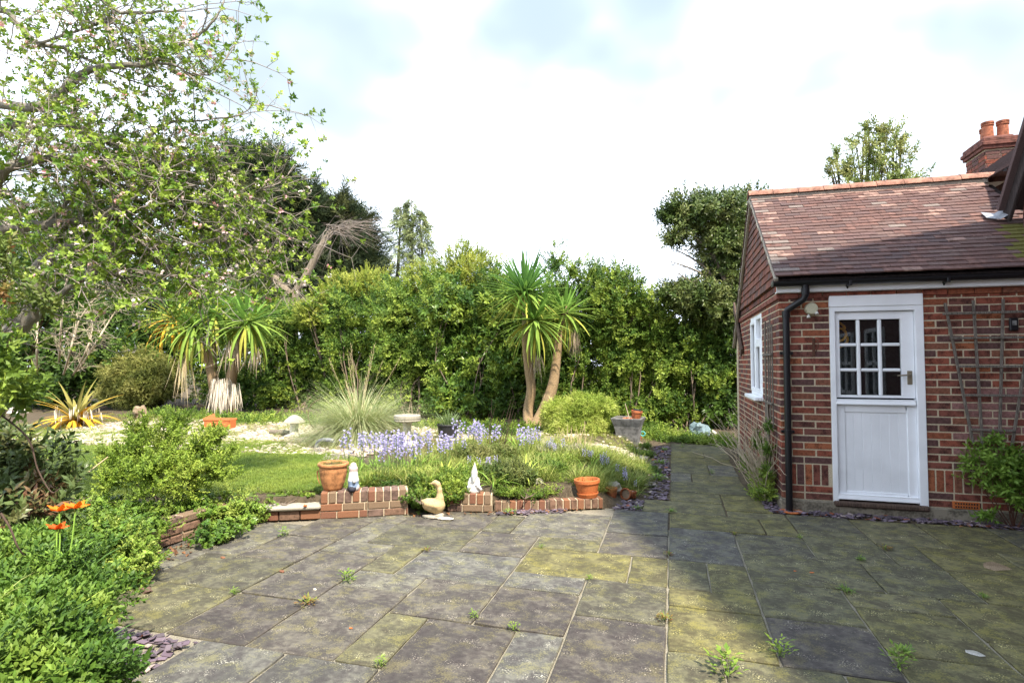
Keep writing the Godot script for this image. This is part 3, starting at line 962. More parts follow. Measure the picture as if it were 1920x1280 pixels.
func make_outbuilding() -> void:
	var house := thing("outbuilding", "red brick outbuilding with a tiled roof and a white half glazed door", "outbuilding", Vector3.ZERO)
	var b := MB.new()
	# mortar body with the door and window openings left free
	var zf := WZ - 0.004
	var zm := zf - 0.11
	b.box(Vector3((WX + 0.004 + 1.60) / 2, 1.21, zm), Vector3(1.60 - WX - 0.008, 2.22, 0.22))
	b.box(Vector3((2.44 + 4.6) / 2, 1.21, zm), Vector3(4.6 - 2.44, 2.22, 0.22))
	b.box(Vector3(2.02, 2.29, zm), Vector3(0.84, 0.06, 0.22))
	var xm := WX + 0.004 + 0.11
	var zb := -10.5
	b.box(Vector3(xm, 1.21, (zm - 0.11 - 7.77) / 2), Vector3(0.22, 2.22, 7.77 + zm - 0.11))
	b.box(Vector3(xm, 1.21, (-8.75 + zb) / 2), Vector3(0.22, 2.22, -8.75 - zb))
	b.box(Vector3(xm, 0.62, -8.26), Vector3(0.22, 1.02, 0.98))
	b.box(Vector3(xm, 2.26, -8.26), Vector3(0.22, 0.12, 0.98))
	b.box(Vector3(2.8, 1.21, zb), Vector3(3.4, 2.22, 0.2))
	b.box(Vector3(4.5, 1.21, -8.5), Vector3(0.2, 2.22, 3.7))
	# gable triangle behind the hung tiles
	var gy := 2.33
	for s in [WX + 0.03, WX + 0.2]:
		b.tri_out(Vector3(s, gy, -6.5), Vector3(s, 3.74, -8.225), Vector3(s, gy, -10.05), Vector3(1.2, 2.9, -8.2))
	var wall := part("wall", b, mats.mortar, house)
	# bricks of the front, one by one
	var rows := []
	for k in 2:
		rows.append([0.125 + 0.075 * k, 0])
	for k in 24:
		rows.append([0.50 + 0.0743 * k, k])
	var shapes := {}
	var brick := func(mid: Vector3, size: Vector3, m: Material) -> void:
		var key := "%.3f %.3f %.3f" % [size.x, size.y, size.z]
		if not shapes.has(key):
			var q := MB.new()
			q.box(Vector3.ZERO, size, 0.004)
			shapes[key] = q.mesh()
		var o := part("brick", shapes[key], m, wall)
		o.position = mid + Vector3(r1(-0.0015, 0.0015), r1(-0.001, 0.001), r1(-0.0012, 0.0012))
		o.rotation = Vector3(0, r1(-0.004, 0.004), r1(-0.005, 0.005))
	var n := 0
	for row in rows:
		var y: float = row[0]
		var odd: int = int(row[1]) % 2
		for span in [[WX, 1.595], [2.445, 3.52]]:
			var x: float = span[0]
			var first := true
			while x < span[1] - 0.03:
				var w := 0.215
				if first and odd == 1:
					w = 0.1025
				var last := false
				if x + w > span[1] - 0.045:
					w = span[1] - x
					last = true
				first = false
				var tilt := "brick7" if (span[0] > 2.0 and y > 0.55 and y < 1.25 and x > 2.6 and rng.randf() < 0.55) else brick_pick()
				brick.call(Vector3(x + w / 2, y + 0.0325, WZ - 0.02), Vector3(snappedf(w - 0.002, 0.005), 0.0615, 0.04), mats[tilt])
				n += 1
				x += w + 0.0125
				if last:
					break
	# soldier course
	for span in [[WX, 1.595], [2.445, 3.52]]:
		var x: float = span[0]
		while x < span[1] - 0.05:
			brick.call(Vector3(x + 0.0325, 0.275 + 0.107, WZ - 0.02), Vector3(0.065, 0.212, 0.04), mats[brick_pick()])
			x += 0.0765
	# projecting band under the eaves
	var x2 := WX - 0.02
	while x2 < 3.5:
		brick.call(Vector3(x2 + 0.1075, 2.268, WZ - 0.005), Vector3(0.215, 0.06, 0.05), mats[["brick0", "brick1", "brick2", "brick5"][rng.randi() % 4]])
		x2 += 0.225
	# the side wall: near bricks one by one, the far ones joined
	var far := {}
	for key in ["brick0", "brick2", "brick3", "brick4"]:
		far[key] = MB.new()
	var near := 0
	for row in rows + [[0.275, 1], [0.35, 0], [0.425, 1], [2.335, 0], [2.41, 1]]:
		var y: float = row[0]
		var z := WZ - (0.0 if int(row[1]) % 2 == 0 else 0.045)
		var i := int(row[1])
		while z > zb:
			var w: float = [0.1025, 0.215][(i + 1) % 2] if y < 2.3 else 0.1025
			i += 1
			var mid := z - w / 2
			z -= w + 0.011
			if mid < -7.72 and mid > -8.80 and y > 1.07 and y < 2.19:
				continue
			var key: String = ["brick0", "brick2", "brick3", "brick4"][rng.randi() % 4]
			if mid > -7.35 and near < 60:
				brick.call(Vector3(WX + 0.02, y + 0.0325, mid), Vector3(0.04, 0.0615, snappedf(w - 0.002, 0.005)), mats[key])
				near += 1
			else:
				(far[key] as MB).box(Vector3(WX + 0.02, y + 0.0325, mid), Vector3(0.04, 0.0615, w - 0.002), 0.003)
	var z3 := WZ + 0.02
	while z3 > zb:
		(far["brick2"] as MB).box(Vector3(WX + 0.005, 2.268, z3 - 0.1075), Vector3(0.05, 0.06, 0.215), 0.003)
		z3 -= 0.225
	for key in far:
		part("far_bricks", far[key], mats[key], wall).set_meta("kind", "stuff")
	# plinth
	b = MB.new()
	b.box(Vector3((WX + 4.6) / 2 - 0.01, 0.05, WZ - 0.10), Vector3(4.6 - WX + 0.02, 0.14, 0.26), 0.012)
	b.box(Vector3(WX + 0.10, 0.05, (WZ + zb) / 2 - 0.2), Vector3(0.26, 0.14, WZ - zb - 0.3), 0.012)
	part("plinth", b, mats.plinth, house)
	make_roof(house)
	make_door(house)
	make_side_window(house)
	# fascia, gutter, downpipe
	b = MB.new()
	b.box(Vector3(2.36, 2.345, WZ + 0.075), Vector3(2.56, 0.085, 0.02), 0.003)
	b.box(Vector3(2.36, 2.305, WZ + 0.03), Vector3(2.56, 0.012, 0.09))
	part("fascia", b, mats.painted_wood, house)
	b = MB.new()
	var prof := []
	for k in 9:
		var a := PI + PI * k / 8.0
		prof.append(Vector2(cos(a) * 0.056, sin(a) * 0.05))
	for k in 9:
		var a := TAU - PI * k / 8.0
		prof.append(Vector2(cos(a) * 0.050, sin(a) * 0.044))
	for k in prof.size():
		var p: Vector2 = prof[k]
		var q: Vector2 = prof[(k + 1) % prof.size()]
		var o := Vector3(0, 2.405, WZ + 0.145)
		b.quad_out(Vector3(1.03, p.y, p.x) + o, Vector3(1.03, q.y, q.x) + o, Vector3(3.7, q.y, q.x) + o, Vector3(3.7, p.y, p.x) + o, o + Vector3(2.3, -0.02 if k >= 9 else 0.0, 0))
	b.box(Vector3(1.032, 2.385, WZ + 0.145), Vector3(0.008, 0.06, 0.116), 0.002)
	var gutter := part("gutter", b, mats.black_plastic, house)
	for x in [1.75, 2.60, 3.38]:
		b = MB.new()
		b.box(Vector3(x, 2.365, WZ + 0.135), Vector3(0.028, 0.05, 0.13), 0.004)
		b.tube([Vector3(x, 2.352, WZ + 0.09), Vector3(x, 2.315, WZ + 0.075)], [0.012, 0.008], 6)
		part("bracket", b, mats.black_plastic, gutter)
	b = MB.new()
	var pz := WZ + 0.052
	b.tube([Vector3(1.345, 2.37, WZ + 0.145), Vector3(1.345, 2.26, WZ + 0.14), Vector3(1.33, 2.22, WZ + 0.125), Vector3(1.19, 2.12, pz), Vector3(1.172, 2.08, pz), Vector3(1.172, 1.2, pz), Vector3(1.17, 0.0, pz)], [0.036, 0.034, 0.034, 0.034, 0.034, 0.034, 0.034], 14)
	for q in [[Vector3(1.345, 2.30, WZ + 0.142), 0.04], [Vector3(1.172, 2.07, pz), 0.039]]:
		b.tube([q[0] + Vector3(0, 0.035, 0), q[0] - Vector3(0, 0.035, 0)], [q[1], q[1]], 14)
	var pipe := part("downpipe", b, mats.black_plastic, house)
	for y in [1.66, 0.83]:
		b = MB.new()
		b.tube([Vector3(1.172, y + 0.02, pz), Vector3(1.172, y - 0.02, pz)], [0.04, 0.04], 14)
		b.box(Vector3(1.172, y, pz - 0.02), Vector3(0.13, 0.03, 0.02), 0.004)
		b.tube([Vector3(1.115, y, pz), Vector3(1.115, y, pz - 0.03)], [0.011, 0.011], 8)
		part("pipe_clip", b, mats.black_plastic, pipe)
	# inside: floor and dark lining
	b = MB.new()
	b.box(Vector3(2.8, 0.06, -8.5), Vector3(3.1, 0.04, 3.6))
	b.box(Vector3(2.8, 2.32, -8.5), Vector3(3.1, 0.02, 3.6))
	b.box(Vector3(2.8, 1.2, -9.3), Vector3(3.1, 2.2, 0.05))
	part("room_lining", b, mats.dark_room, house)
	# air brick
	b = MB.new()
	b.box(Vector3(2.76, 0.158, WZ + 0.001), Vector3(0.225, 0.07, 0.03), 0.003)
	var ab := part("air_brick", b, mats.terracotta, house)
	b = MB.new()
	for r in 2:
		for k in 9:
			b.box(Vector3(2.672 + 0.022 * k, 0.143 + 0.031 * r, WZ + 0.0165), Vector3(0.012, 0.017, 0.004))
	part("vent_holes", b, mats.black_plastic, ab)

func roof_y(z: float) -> float:
	return 2.435 + (-6.385 - z) * 0.74

func make_roof(house: Node3D) -> void:
	var b := MB.new()
	# boarding under the tiles
	var q := [Vector3(1.09, roof_y(-6.40) - 0.03, -6.40), Vector3(1.09, 3.76, -8.225), Vector3(1.09, 1.83, -10.68)]
	for s in [[q[0], q[1]], [q[1], q[2]]]:
		var a: Vector3 = s[0]
		var c: Vector3 = s[1]
		var off := Vector3(2.75, 0, 0)
		var down := Vector3(0, -0.03, 0)
		var mid := (a + c) / 2 + off / 2 + down / 2
		b.quad_out(a, c, c + off, a + off, mid)
		b.quad_out(a + down, c + down, c + off + down, a + off + down, mid)
		b.quad_out(a, c, c + down, a + down, mid)
	var roof := part("roof", b, mats.barge, house)
	var slope := atan(0.74)
	var up := Vector3(0, sin(slope), -cos(slope))
	var nn := Vector3(0, cos(slope), sin(slope))
	var shapes := []
	for k in 4:
		var t := MB.new()
		t.box(Vector3(0, 0.0, 0), Vector3(0.164 + 0.001 * k, 0.018, 0.20), 0.003)
		shapes.append(t.mesh())
	var rest := {}
	var count := 0
	for row in 26:
		var at := 0.086 * row
		var x := 1.055 + (0.0 if row % 2 == 0 else -0.083)
		while x < 3.72:
			var w := 0.165
			var x0 := maxf(x, 1.055)
			var wide := x + w - x0
			var mid := Vector3(x0 + wide / 2, 2.445, -6.375) + up * (at + 0.10) + nn * 0.012
			x += w + 0.001
			if wide < 0.05 or (row > 8 and mid.x > 3.64):
				continue
			var turn := Basis(Vector3.RIGHT, slope - 0.12 + r1(-0.012, 0.012)) * Basis(Vector3.UP, r1(-0.012, 0.012))
			var pick: int = [0, 1, 2, 3, 4, 0, 1, 7, 2, 0][rng.randi() % 10]
			if rng.randf() < 0.035:
				pick = 5 + rng.randi() % 2
			if row > 22 and rng.randf() < 0.35:
				pick = 5
			if mid.x < 1.24 and rng.randf() < 0.6:
				pick = 5 + rng.randi() % 2
			var mossy := mid.x > 3.22 + 0.03 * row * 0.5 and row < 11 and rng.randf() < 0.75
			var m: Material = mats.mossy_tile if mossy else mats["tile%d" % pick]
			if count < 300 and wide > 0.12:
				var o := part("tile", shapes[rng.randi() % 4], m, roof)
				o.transform = Transform3D(turn, mid + nn * r1(-0.002, 0.003) + up * r1(-0.004, 0.004))
				count += 1
			else:
				if not rest.has(m):
					rest[m] = MB.new()
				(rest[m] as MB).box(mid + nn * r1(-0.002, 0.003), Vector3(wide - 0.001, 0.018, 0.20), 0.003, turn)
	for m in rest:
		part("upper_tiles", rest[m], m, roof).set_meta("kind", "stuff")
	# rear slope, plain courses
	b = MB.new()
	var rs := atan(0.83)
	for row in 30:
		b.box(Vector3(2.37, 3.88, -8.25) + Vector3(0, -sin(rs), -cos(rs)) * (0.1 + 0.1 * row) + Vector3(0, 0.015, 0), Vector3(2.66, 0.014, 0.18), 0.002, Basis(Vector3.RIGHT, -rs + 0.07))
	part("rear_tiles", b, mats.tile0, roof).set_meta("kind", "stuff")
	# ridge tiles, half round over the top
	var x := 1.03
	while x < 3.95:
		var r := MB.new()
		var l := 0.30
		for k in 8:
			var a0 := PI * (0.08 + 0.84 * k / 8.0)
			var a1 := PI * (0.08 + 0.84 * (k + 1) / 8.0)
			for e in [[0.125, 1.0], [0.11, -1.0]]:
				var p0 := Vector3(0, sin(a0) * e[0] * 0.95, cos(a0) * e[0])
				var p1 := Vector3(0, sin(a1) * e[0] * 0.95, cos(a1) * e[0])
				var far := Vector3(l, 0, 0)
				r.smooth(p0, p1, p1 + far, p0 * e[1], p1 * e[1], p1 * e[1])
				r.smooth(p0, p1 + far, p0 + far, p0 * e[1], p1 * e[1], p0 * e[1])
			var i0 := Vector3(0, sin(a0) * 0.104, cos(a0) * 0.11)
			var i1 := Vector3(0, sin(a1) * 0.104, cos(a1) * 0.11)
			var o0 := Vector3(0, sin(a0) * 0.119, cos(a0) * 0.125)
			var o1 := Vector3(0, sin(a1) * 0.119, cos(a1) * 0.125)
			r.quad_out(i0, o0, o1, i1, Vector3(0.2, 0.1, 0))
		var o := part("ridge_tile", r, mats.ridge, roof)
		o.position = Vector3(x, 3.795 + r1(-0.003, 0.003), -8.225)
		o.rotation.z = r1(-0.006, 0.006)
		x += l + 0.006
	b = MB.new()
	b.box(Vector3(2.4, 3.79, -8.225), Vector3(2.72, 0.06, 0.19), 0.01)
	part("ridge_mortar", b, mats.verge, roof)
	# verge mortar along the gable edge
	b = MB.new()
	var last := Vector3.ZERO
	var line := [Vector3(1.062, 2.425, -6.375), Vector3(1.062, 3.775, -8.2), Vector3(1.062, 1.83, -10.68)]
	for k in 2:
		for i in 26:
			var p: Vector3 = (line[k] as Vector3).lerp(line[k + 1], (i + 0.5) / 26.0)
			var d: Vector3 = line[k + 1] - line[k]
			b.box(p + Vector3(r1(-0.004, 0.004), 0.0, 0), Vector3(0.04, 0.035, d.length() / 26.0 + 0.006), 0.006, Basis(Vector3.RIGHT, atan2(d.y, -d.z)))
	part("verge", b, mats.verge, roof)
	# hung tiles on the gable
	var hung := []
	for k in 4:
		hung.append(MB.new())
	for row in 15:
		var y := 2.44 + 0.092 * row
		var z0 := -6.43 - (y - 2.42) / 0.74
		var z1 := -8.225 - (3.78 - y) / 0.80
		if y < 2.5:
			z1 = maxf(z1, -10.3)
		var z := z0 + (0.0 if row % 2 else 0.08)
		while z > z1:
			var w := 0.165
			var a := minf(z, z0)
			if a - w > z1 - 0.05:
				(hung[rng.randi() % 4] as MB).box(Vector3(WX - 0.012 + r1(-0.002, 0.002), y + 0.045, a - w / 2), Vector3(0.017, 0.135, w - 0.003), 0.003, Basis(Vector3.BACK, -0.15 + r1(-0.03, 0.03)))
			z -= w
	for k in 4:
		part("hung_tiles", hung[k], mats[["hung_tile", "tile2", "tile7", "hung_tile_pale"][k]], house).set_meta("kind", "stuff")
	b = MB.new()
	b.box(Vector3(1.075, 2.15, -10.15), Vector3(0.03, 0.14, 1.35), 0.004, Basis(Vector3.RIGHT, atan2(0.83, 1.0)))
	part("barge_board", b, mats.wood_dark, house)
	# lead flashing against the taller house
	b = MB.new()
	var lead := [Vector3(3.30, 3.13, -7.20), Vector3(3.38, 3.085, -7.10), Vector3(3.44, 3.12, -7.06), Vector3(3.47, 3.23, -7.05), Vector3(3.485, 3.36, -7.03)]
	for i in lead.size() - 1:
		var a: Vector3 = lead[i]
		var c: Vector3 = lead[i + 1]
		var wide := Vector3(0.02, 0.10, -0.16)
		b.quad_out(a, c, c + wide, a + wide, (a + c + wide) / 2 - nn)
		b.quad_out(a - nn * 0.006, c - nn * 0.006, c, a, (a + c) / 2 + up)
	part("lead_flashing", b, mats.lead, roof)

func make_door(house: Node3D) -> void:
	var w: Material = mats.painted_wood
	var b := MB.new()
	b.box(Vector3(1.622, 1.125, WZ - 0.03), Vector3(0.05, 2.04, 0.09), 0.004)
	b.box(Vector3(2.408, 1.12, WZ - 0.03), Vector3(0.075, 2.05, 0.09), 0.004)
	b.box(Vector3(2.022, 2.115, WZ - 0.03), Vector3(0.845, 0.05, 0.089), 0.004)
	var frame := part("door_frame", b, w, house)
	b = MB.new()
	b.box(Vector3(2.017, 2.198, WZ - 0.01), Vector3(0.85, 0.118, 0.07), 0.005)
	part("lintel_board", b, w, frame)
	b = MB.new()
	b.box(Vector3(2.02, 0.108, WZ - 0.0), Vector3(0.845, 0.05, 0.12), 0.012)
	part("threshold", b, mats.wood_dark, house)
	var zf := WZ - 0.045
	b = MB.new()
	b.box(Vector3(1.672, 1.64, zf), Vector3(0.046, 0.89, 0.044), 0.003)
	b.box(Vector3(2.312, 1.64, zf), Vector3(0.11, 0.89, 0.044), 0.003)
	b.box(Vector3(1.976, 2.046, zf), Vector3(0.565, 0.079, 0.044), 0.003)
	b.box(Vector3(1.976, 1.208, zf), Vector3(0.565, 0.026, 0.044), 0.003)
	b.box(Vector3(1.69, 0.66, zf), Vector3(0.08, 0.96, 0.044), 0.003)
	b.box(Vector3(2.331, 0.66, zf), Vector3(0.078, 0.96, 0.044), 0.003)
	b.box(Vector3(2.0, 1.095, zf), Vector3(0.56, 0.1, 0.044), 0.003)
	b.box(Vector3(2.0, 0.20, zf), Vector3(0.56, 0.06, 0.044), 0.003)
	var door := part("door", b, w, house)
	for k in 2:
		var bar := MB.new()
		var x := 1.872 + 0.196 * k
		bar.box(Vector3(x, 1.613, zf), Vector3(0.033, 0.782, 0.038), 0.008)
		part("glazing_bar", bar, w, door)
	for k in 2:
		for i in 3:
			var bar := MB.new()
			bar.box(Vector3(1.777 + 0.196 * i, 1.482 + 0.262 * k, zf), Vector3(0.158, 0.032, 0.036), 0.008)
			part("glazing_bar", bar, w, door)
	for i in 3:
		for k in 3:
			var pane := MB.new()
			pane.box(Vector3(1.777 + 0.196 * i, 1.345 + 0.265 * k, zf - 0.008), Vector3(0.166, 0.24, 0.004))
			part("pane", pane, mats.glass, door)
	for i in 7:
		var board := MB.new()
		var wide := 0.1 if i in [0, 6] else 0.0805
		board.box(Vector3(1.769 + 0.0809 * i + (0.0 if wide < 0.09 else (-0.00975 if i == 0 else 0.00975)), 0.64, zf - 0.004), Vector3(wide, 0.86, 0.03), 0.003)
		part("board", board, w, door)
	for q in [[Vector3(1.999, 1.172, zf + 0.035), 0.725], [Vector3(2.004, 0.198, zf + 0.035), 0.73]]:
		var drip := MB.new()
		drip.box(q[0], Vector3(q[1], 0.014, 0.035), 0.004)
		drip.box(q[0] + Vector3(0, -0.026, 0.012), Vector3(q[1], 0.05, 0.022), 0.005, Basis(Vector3.RIGHT, -0.35))
		part("weather_bar", drip, w, door)
	b = MB.new()
	b.box(Vector3(2.322, 1.405, zf + 0.026), Vector3(0.045, 0.14, 0.008), 0.003)
	b.tube([Vector3(2.322, 1.435, zf + 0.03), Vector3(2.322, 1.435, zf + 0.065), Vector3(2.29, 1.432, zf + 0.07), Vector3(2.20, 1.425, zf + 0.068)], [0.009, 0.009, 0.009, 0.007], 8)
	b.box(Vector3(2.322, 1.372, zf + 0.031), Vector3(0.008, 0.02, 0.003))
	part("handle", b, mats.brass, door)

func make_side_window(house: Node3D) -> void:
	var w: Material = mats.painted_wood
	var b := MB.new()
	var x := WX + 0.03
	for z in [-7.795, -8.28, -8.725]:
		b.box(Vector3(x, 1.655, z), Vector3(0.07, 1.06, 0.06), 0.004)
	for y in [1.15, 2.165]:
		b.box(Vector3(x, y, -8.26), Vector3(0.069, 0.055, 0.98), 0.004)
	b.box(Vector3(x, 1.84, -8.04), Vector3(0.085, 0.07, 0.44), 0.004)
	var win := part("window", b, w, house)
	for s in [[-8.5, 0.40, 1.655, 0.95], [-8.04, 0.40, 2.0, 0.27], [-8.04, 0.40, 1.49, 0.62]]:
		b = MB.new()
		b.box(Vector3(x + 0.01, s[2], s[0]), Vector3(0.006, s[3], s[1]))
		part("pane", b, mats.glass, win)
	for s in [[-8.50, 0.40, 1.655, 0.96], [-8.04, 0.40, 1.49, 0.64]]:
		b = MB.new()
		for e in [-1, 1]:
			b.box(Vector3(x - 0.03, s[2], s[0] + e * s[1] / 2), Vector3(0.035, s[3], 0.045), 0.003)
			b.box(Vector3(x - 0.03, s[2] + e * (s[3] / 2 - 0.02), s[0]), Vector3(0.034, 0.045, s[1] - 0.04), 0.003)
		part("sash", b, w, win)
	b = MB.new()
	b.box(Vector3(WX - 0.02, 1.095, -8.26), Vector3(0.16, 0.045, 1.06), 0.006)
	part("sill", b, w, win)

func make_main_house() -> void:
	var house := thing("main_house", "tall tile hung house with a dark barge board beside the outbuilding roof", "house", Vector3.ZERO)
	var b := MB.new()
	# gable wall facing the patio, ridge along x
	var X := 3.55
	var prof := [Vector2(-7.05, 0.0), Vector2(-7.05, 3.10), Vector2(-2.8, 9.3), Vector2(1.2, 3.2), Vector2(1.2, 0.0)]
	for s in [0.0, 8.0]:
		b.quad_out(Vector3(X + s, prof[0].y, prof[0].x), Vector3(X + s, prof[1].y, prof[1].x), Vector3(X + s, prof[3].y, prof[3].x), Vector3(X + s, prof[4].y, prof[4].x), Vector3(X + 4, 2, -3))
		b.tri_out(Vector3(X + s, prof[1].y, prof[1].x), Vector3(X + s, prof[2].y, prof[2].x), Vector3(X + s, prof[3].y, prof[3].x), Vector3(X + 4, 2, -3))
	for k in 4:
		var p: Vector2 = prof[k]
		var q: Vector2 = prof[k + 1]
		b.quad_out(Vector3(X, p.y, p.x), Vector3(X, q.y, q.x), Vector3(X + 8, q.y, q.x), Vector3(X + 8, p.y, p.x), Vector3(X + 4, 2, -3))
	part("wall", b, mats.brick3, house)
	for z in [-1.7, 0.0]:
		b = MB.new()
		for s in [-1, 0, 1]:
			b.box(Vector3(X - 0.02, 1.55, z + s * 0.42), Vector3(0.06, 1.25, 0.07), 0.004)
			b.box(Vector3(X - 0.021, 1.55 + s * 0.6, z), Vector3(0.058, 0.07, 0.9), 0.004)
		var side := part("window", b, mats.painted_wood, house)
		b = MB.new()
		b.box(Vector3(X - 0.008, 1.55, z), Vector3(0.012, 1.2, 0.84))
		part("pane", b, mats.black_plastic, side)
	# wing behind the camera
	b = MB.new()
	b.box(Vector3(2.0, 1.4, 4.4), Vector3(16.0, 2.8, 4.4))
	part("wing_wall", b, mats.brick3, house)
	b = MB.new()
	for row in 55:
		var y := 3.18 + 0.1 * row
		var z0 := -7.05 + (y - 3.10) / 1.457
		var z1 := 1.2 - (y - 3.2) / 1.525
		if z1 - z0 > 0.2:
			var z := z0
			while z < minf(z1, -4.0):
				b.box(Vector3(X - 0.012, y, z + 0.0825), Vector3(0.014, 0.14, 0.163), 0.003, Basis(Vector3.BACK, -0.12))
				z += 0.165
			if z1 > -4.0:
				b.box(Vector3(X - 0.012, y, (maxf(z, z0) + z1) / 2), Vector3(0.014, 0.14, z1 - maxf(z, z0)), 0.003, Basis(Vector3.BACK, -0.12))
	part("hung_tiles", b, mats.hung_tile, house).set_meta("kind", "stuff")
	b = MB.new()
	for s in [[Vector3(X - 0.1, 3.15, -7.14), Vector3(X - 0.1, 9.46, -2.8)], [Vector3(X - 0.1, 9.46, -2.8), Vector3(X - 0.1, 3.1, 1.37)]]:
		var a: Vector3 = s[0]
		var d: Vector3 = s[1] - s[0]
		b.box(a + d / 2 + Vector3(0, -0.06, 0), Vector3(0.035, 0.15, d.length()), 0.006, Basis(Vector3.RIGHT, -atan2(d.y, d.z)))
	part("barge_board", b, mats.barge, house)
	b = MB.new()
	for s in [[Vector3(X + 3.95, 3.15, -7.14), Vector3(X + 3.95, 9.46, -2.8)], [Vector3(X + 3.95, 9.46, -2.8), Vector3(X + 3.95, 3.1, 1.37)]]:
		var a: Vector3 = s[0]
		var d: Vector3 = s[1] - s[0]
		b.box(a + d / 2 + Vector3(0, 0.06, 0), Vector3(8.25, 0.05, d.length() + 0.05), 0.004, Basis(Vector3.RIGHT, -atan2(d.y, d.z)))
	# roof of the rear wing whose slope shows beside the chimney
	var e0 := Vector3(3.75, 3.82, 0)
	var e1 := Vector3(7.4, 6.5, 0)
	for row in 40:
		var p := e0.lerp(e1, row / 40.0)
		b.box(p + Vector3(0.06, 0.04, -9.2), Vector3(0.17, 0.014, 4.1), 0.002, Basis(Vector3.BACK, atan2(2.68, 3.65) - 0.08))
	part("roof", b, mats.tile3, house)
	b = MB.new()
	b.box(Vector3(5.9, 1.9, -9.2), Vector3(3.8, 3.8, 3.7))
	b.tri_out(Vector3(3.9, 3.8, -11.1), Vector3(7.4, 6.4, -11.1), Vector3(7.8, 3.8, -11.1), Vector3(6, 4, -9))
	part("rear_wall", b, mats.brick4, house)
	# wing roof and windows behind the camera
	b = MB.new()
	for row in 26:
		b.box(Vector3(2.0, 2.75 + 0.07 * row, 2.1 + 0.1 * row), Vector3(16.4, 0.014, 0.2), 0.002, Basis(Vector3.RIGHT, -0.55))
	part("wing_roof", b, mats.tile0, house)
	for x in [-2.2, 1.2, 3.0]:
		b = MB.new()
		for s in [-1, 0, 1]:
			b.box(Vector3(x + s * 0.55, 1.6, 2.17), Vector3(0.08, 1.2, 0.07), 0.004)
			b.box(Vector3(x, 1.6 + s * 0.58, 2.171), Vector3(1.18, 0.07, 0.068), 0.004)
		var win := part("window", b, mats.painted_wood, house)
		b = MB.new()
		b.box(Vector3(x, 1.6, 2.185), Vector3(1.1, 1.15, 0.01))
		part("pane", b, mats.black_plastic, win)
	# chimney
	b = MB.new()
	var c := Vector3(5.27, 4.85, -11.33)
	b.box(c + Vector3(0, -0.55, 0), Vector3(0.42, 1.9, 0.62))
	var stack := part("chimney", b, mats.mortar, house)
	var shape := {}
	for row in 7:
		for face in [[0, 2, 0.215], [1, 3, 0.205]]:
			for k in face[1]:
				var w: float = face[2] - 0.01
				var y := 4.60 + 0.075 * row
				var q := MB.new()
				var along: float = (k - (face[1] - 1) / 2.0) * face[2]
				if row % 2 == 1:
					along += 0.02
				if face[0] == 0:
					q.box(Vector3.ZERO, Vector3(w, 0.064, 0.03), 0.003)
				else:
					q.box(Vector3.ZERO, Vector3(0.03, 0.064, w), 0.003)
				var o := part("brick", q, mats[["brick2", "brick4", "brick0", "brick3"][rng.randi() % 4]], stack)
				o.position = Vector3(c.x + along, y, c.z + 0.307) if face[0] == 0 else Vector3(c.x - 0.207, y, c.z + along)
	b = MB.new()
	b.box(c + Vector3(0, 0.29, 0), Vector3(0.50, 0.06, 0.70), 0.008)
	b.box(c + Vector3(0, 0.35, 0), Vector3(0.55, 0.07, 0.75), 0.012)
	b.box(c + Vector3(0, 0.42, 0), Vector3(0.50, 0.07, 0.70), 0.012)
	b.box(c + Vector3(0, 0.47, 0), Vector3(0.42, 0.05, 0.60), 0.02)
	part("chimney_cap", b, mats.brick4, stack)
	for q in [Vector3(-0.09, 0.49, 0.15), Vector3(0.125, 0.49, 0.15), Vector3(0.02, 0.49, -0.15)]:
		b = MB.new()
		b.lathe([Vector2(0.0, 0), Vector2(0.088, 0), Vector2(0.082, 0.03), Vector2(0.075, 0.21), Vector2(0.088, 0.215), Vector2(0.088, 0.235), Vector2(0.08, 0.24), Vector2(0.09, 0.25), Vector2(0.09, 0.28), Vector2(0.07, 0.285), Vector2(0.065, 0.1), Vector2(0, 0.1)], 18, Transform3D(Basis.IDENTITY, c + q))
		part("chimney_pot", b, mats.pot_clay, stack)
	b = MB.new()
	for k in 6:
		b.box(Vector3(c.x - 0.12 + 0.055 * k, 4.64 + 0.042 * k, c.z + 0.325), Vector3(0.07, 0.09, 0.006))
	part("step_flashing", b, mats.lead, stack)

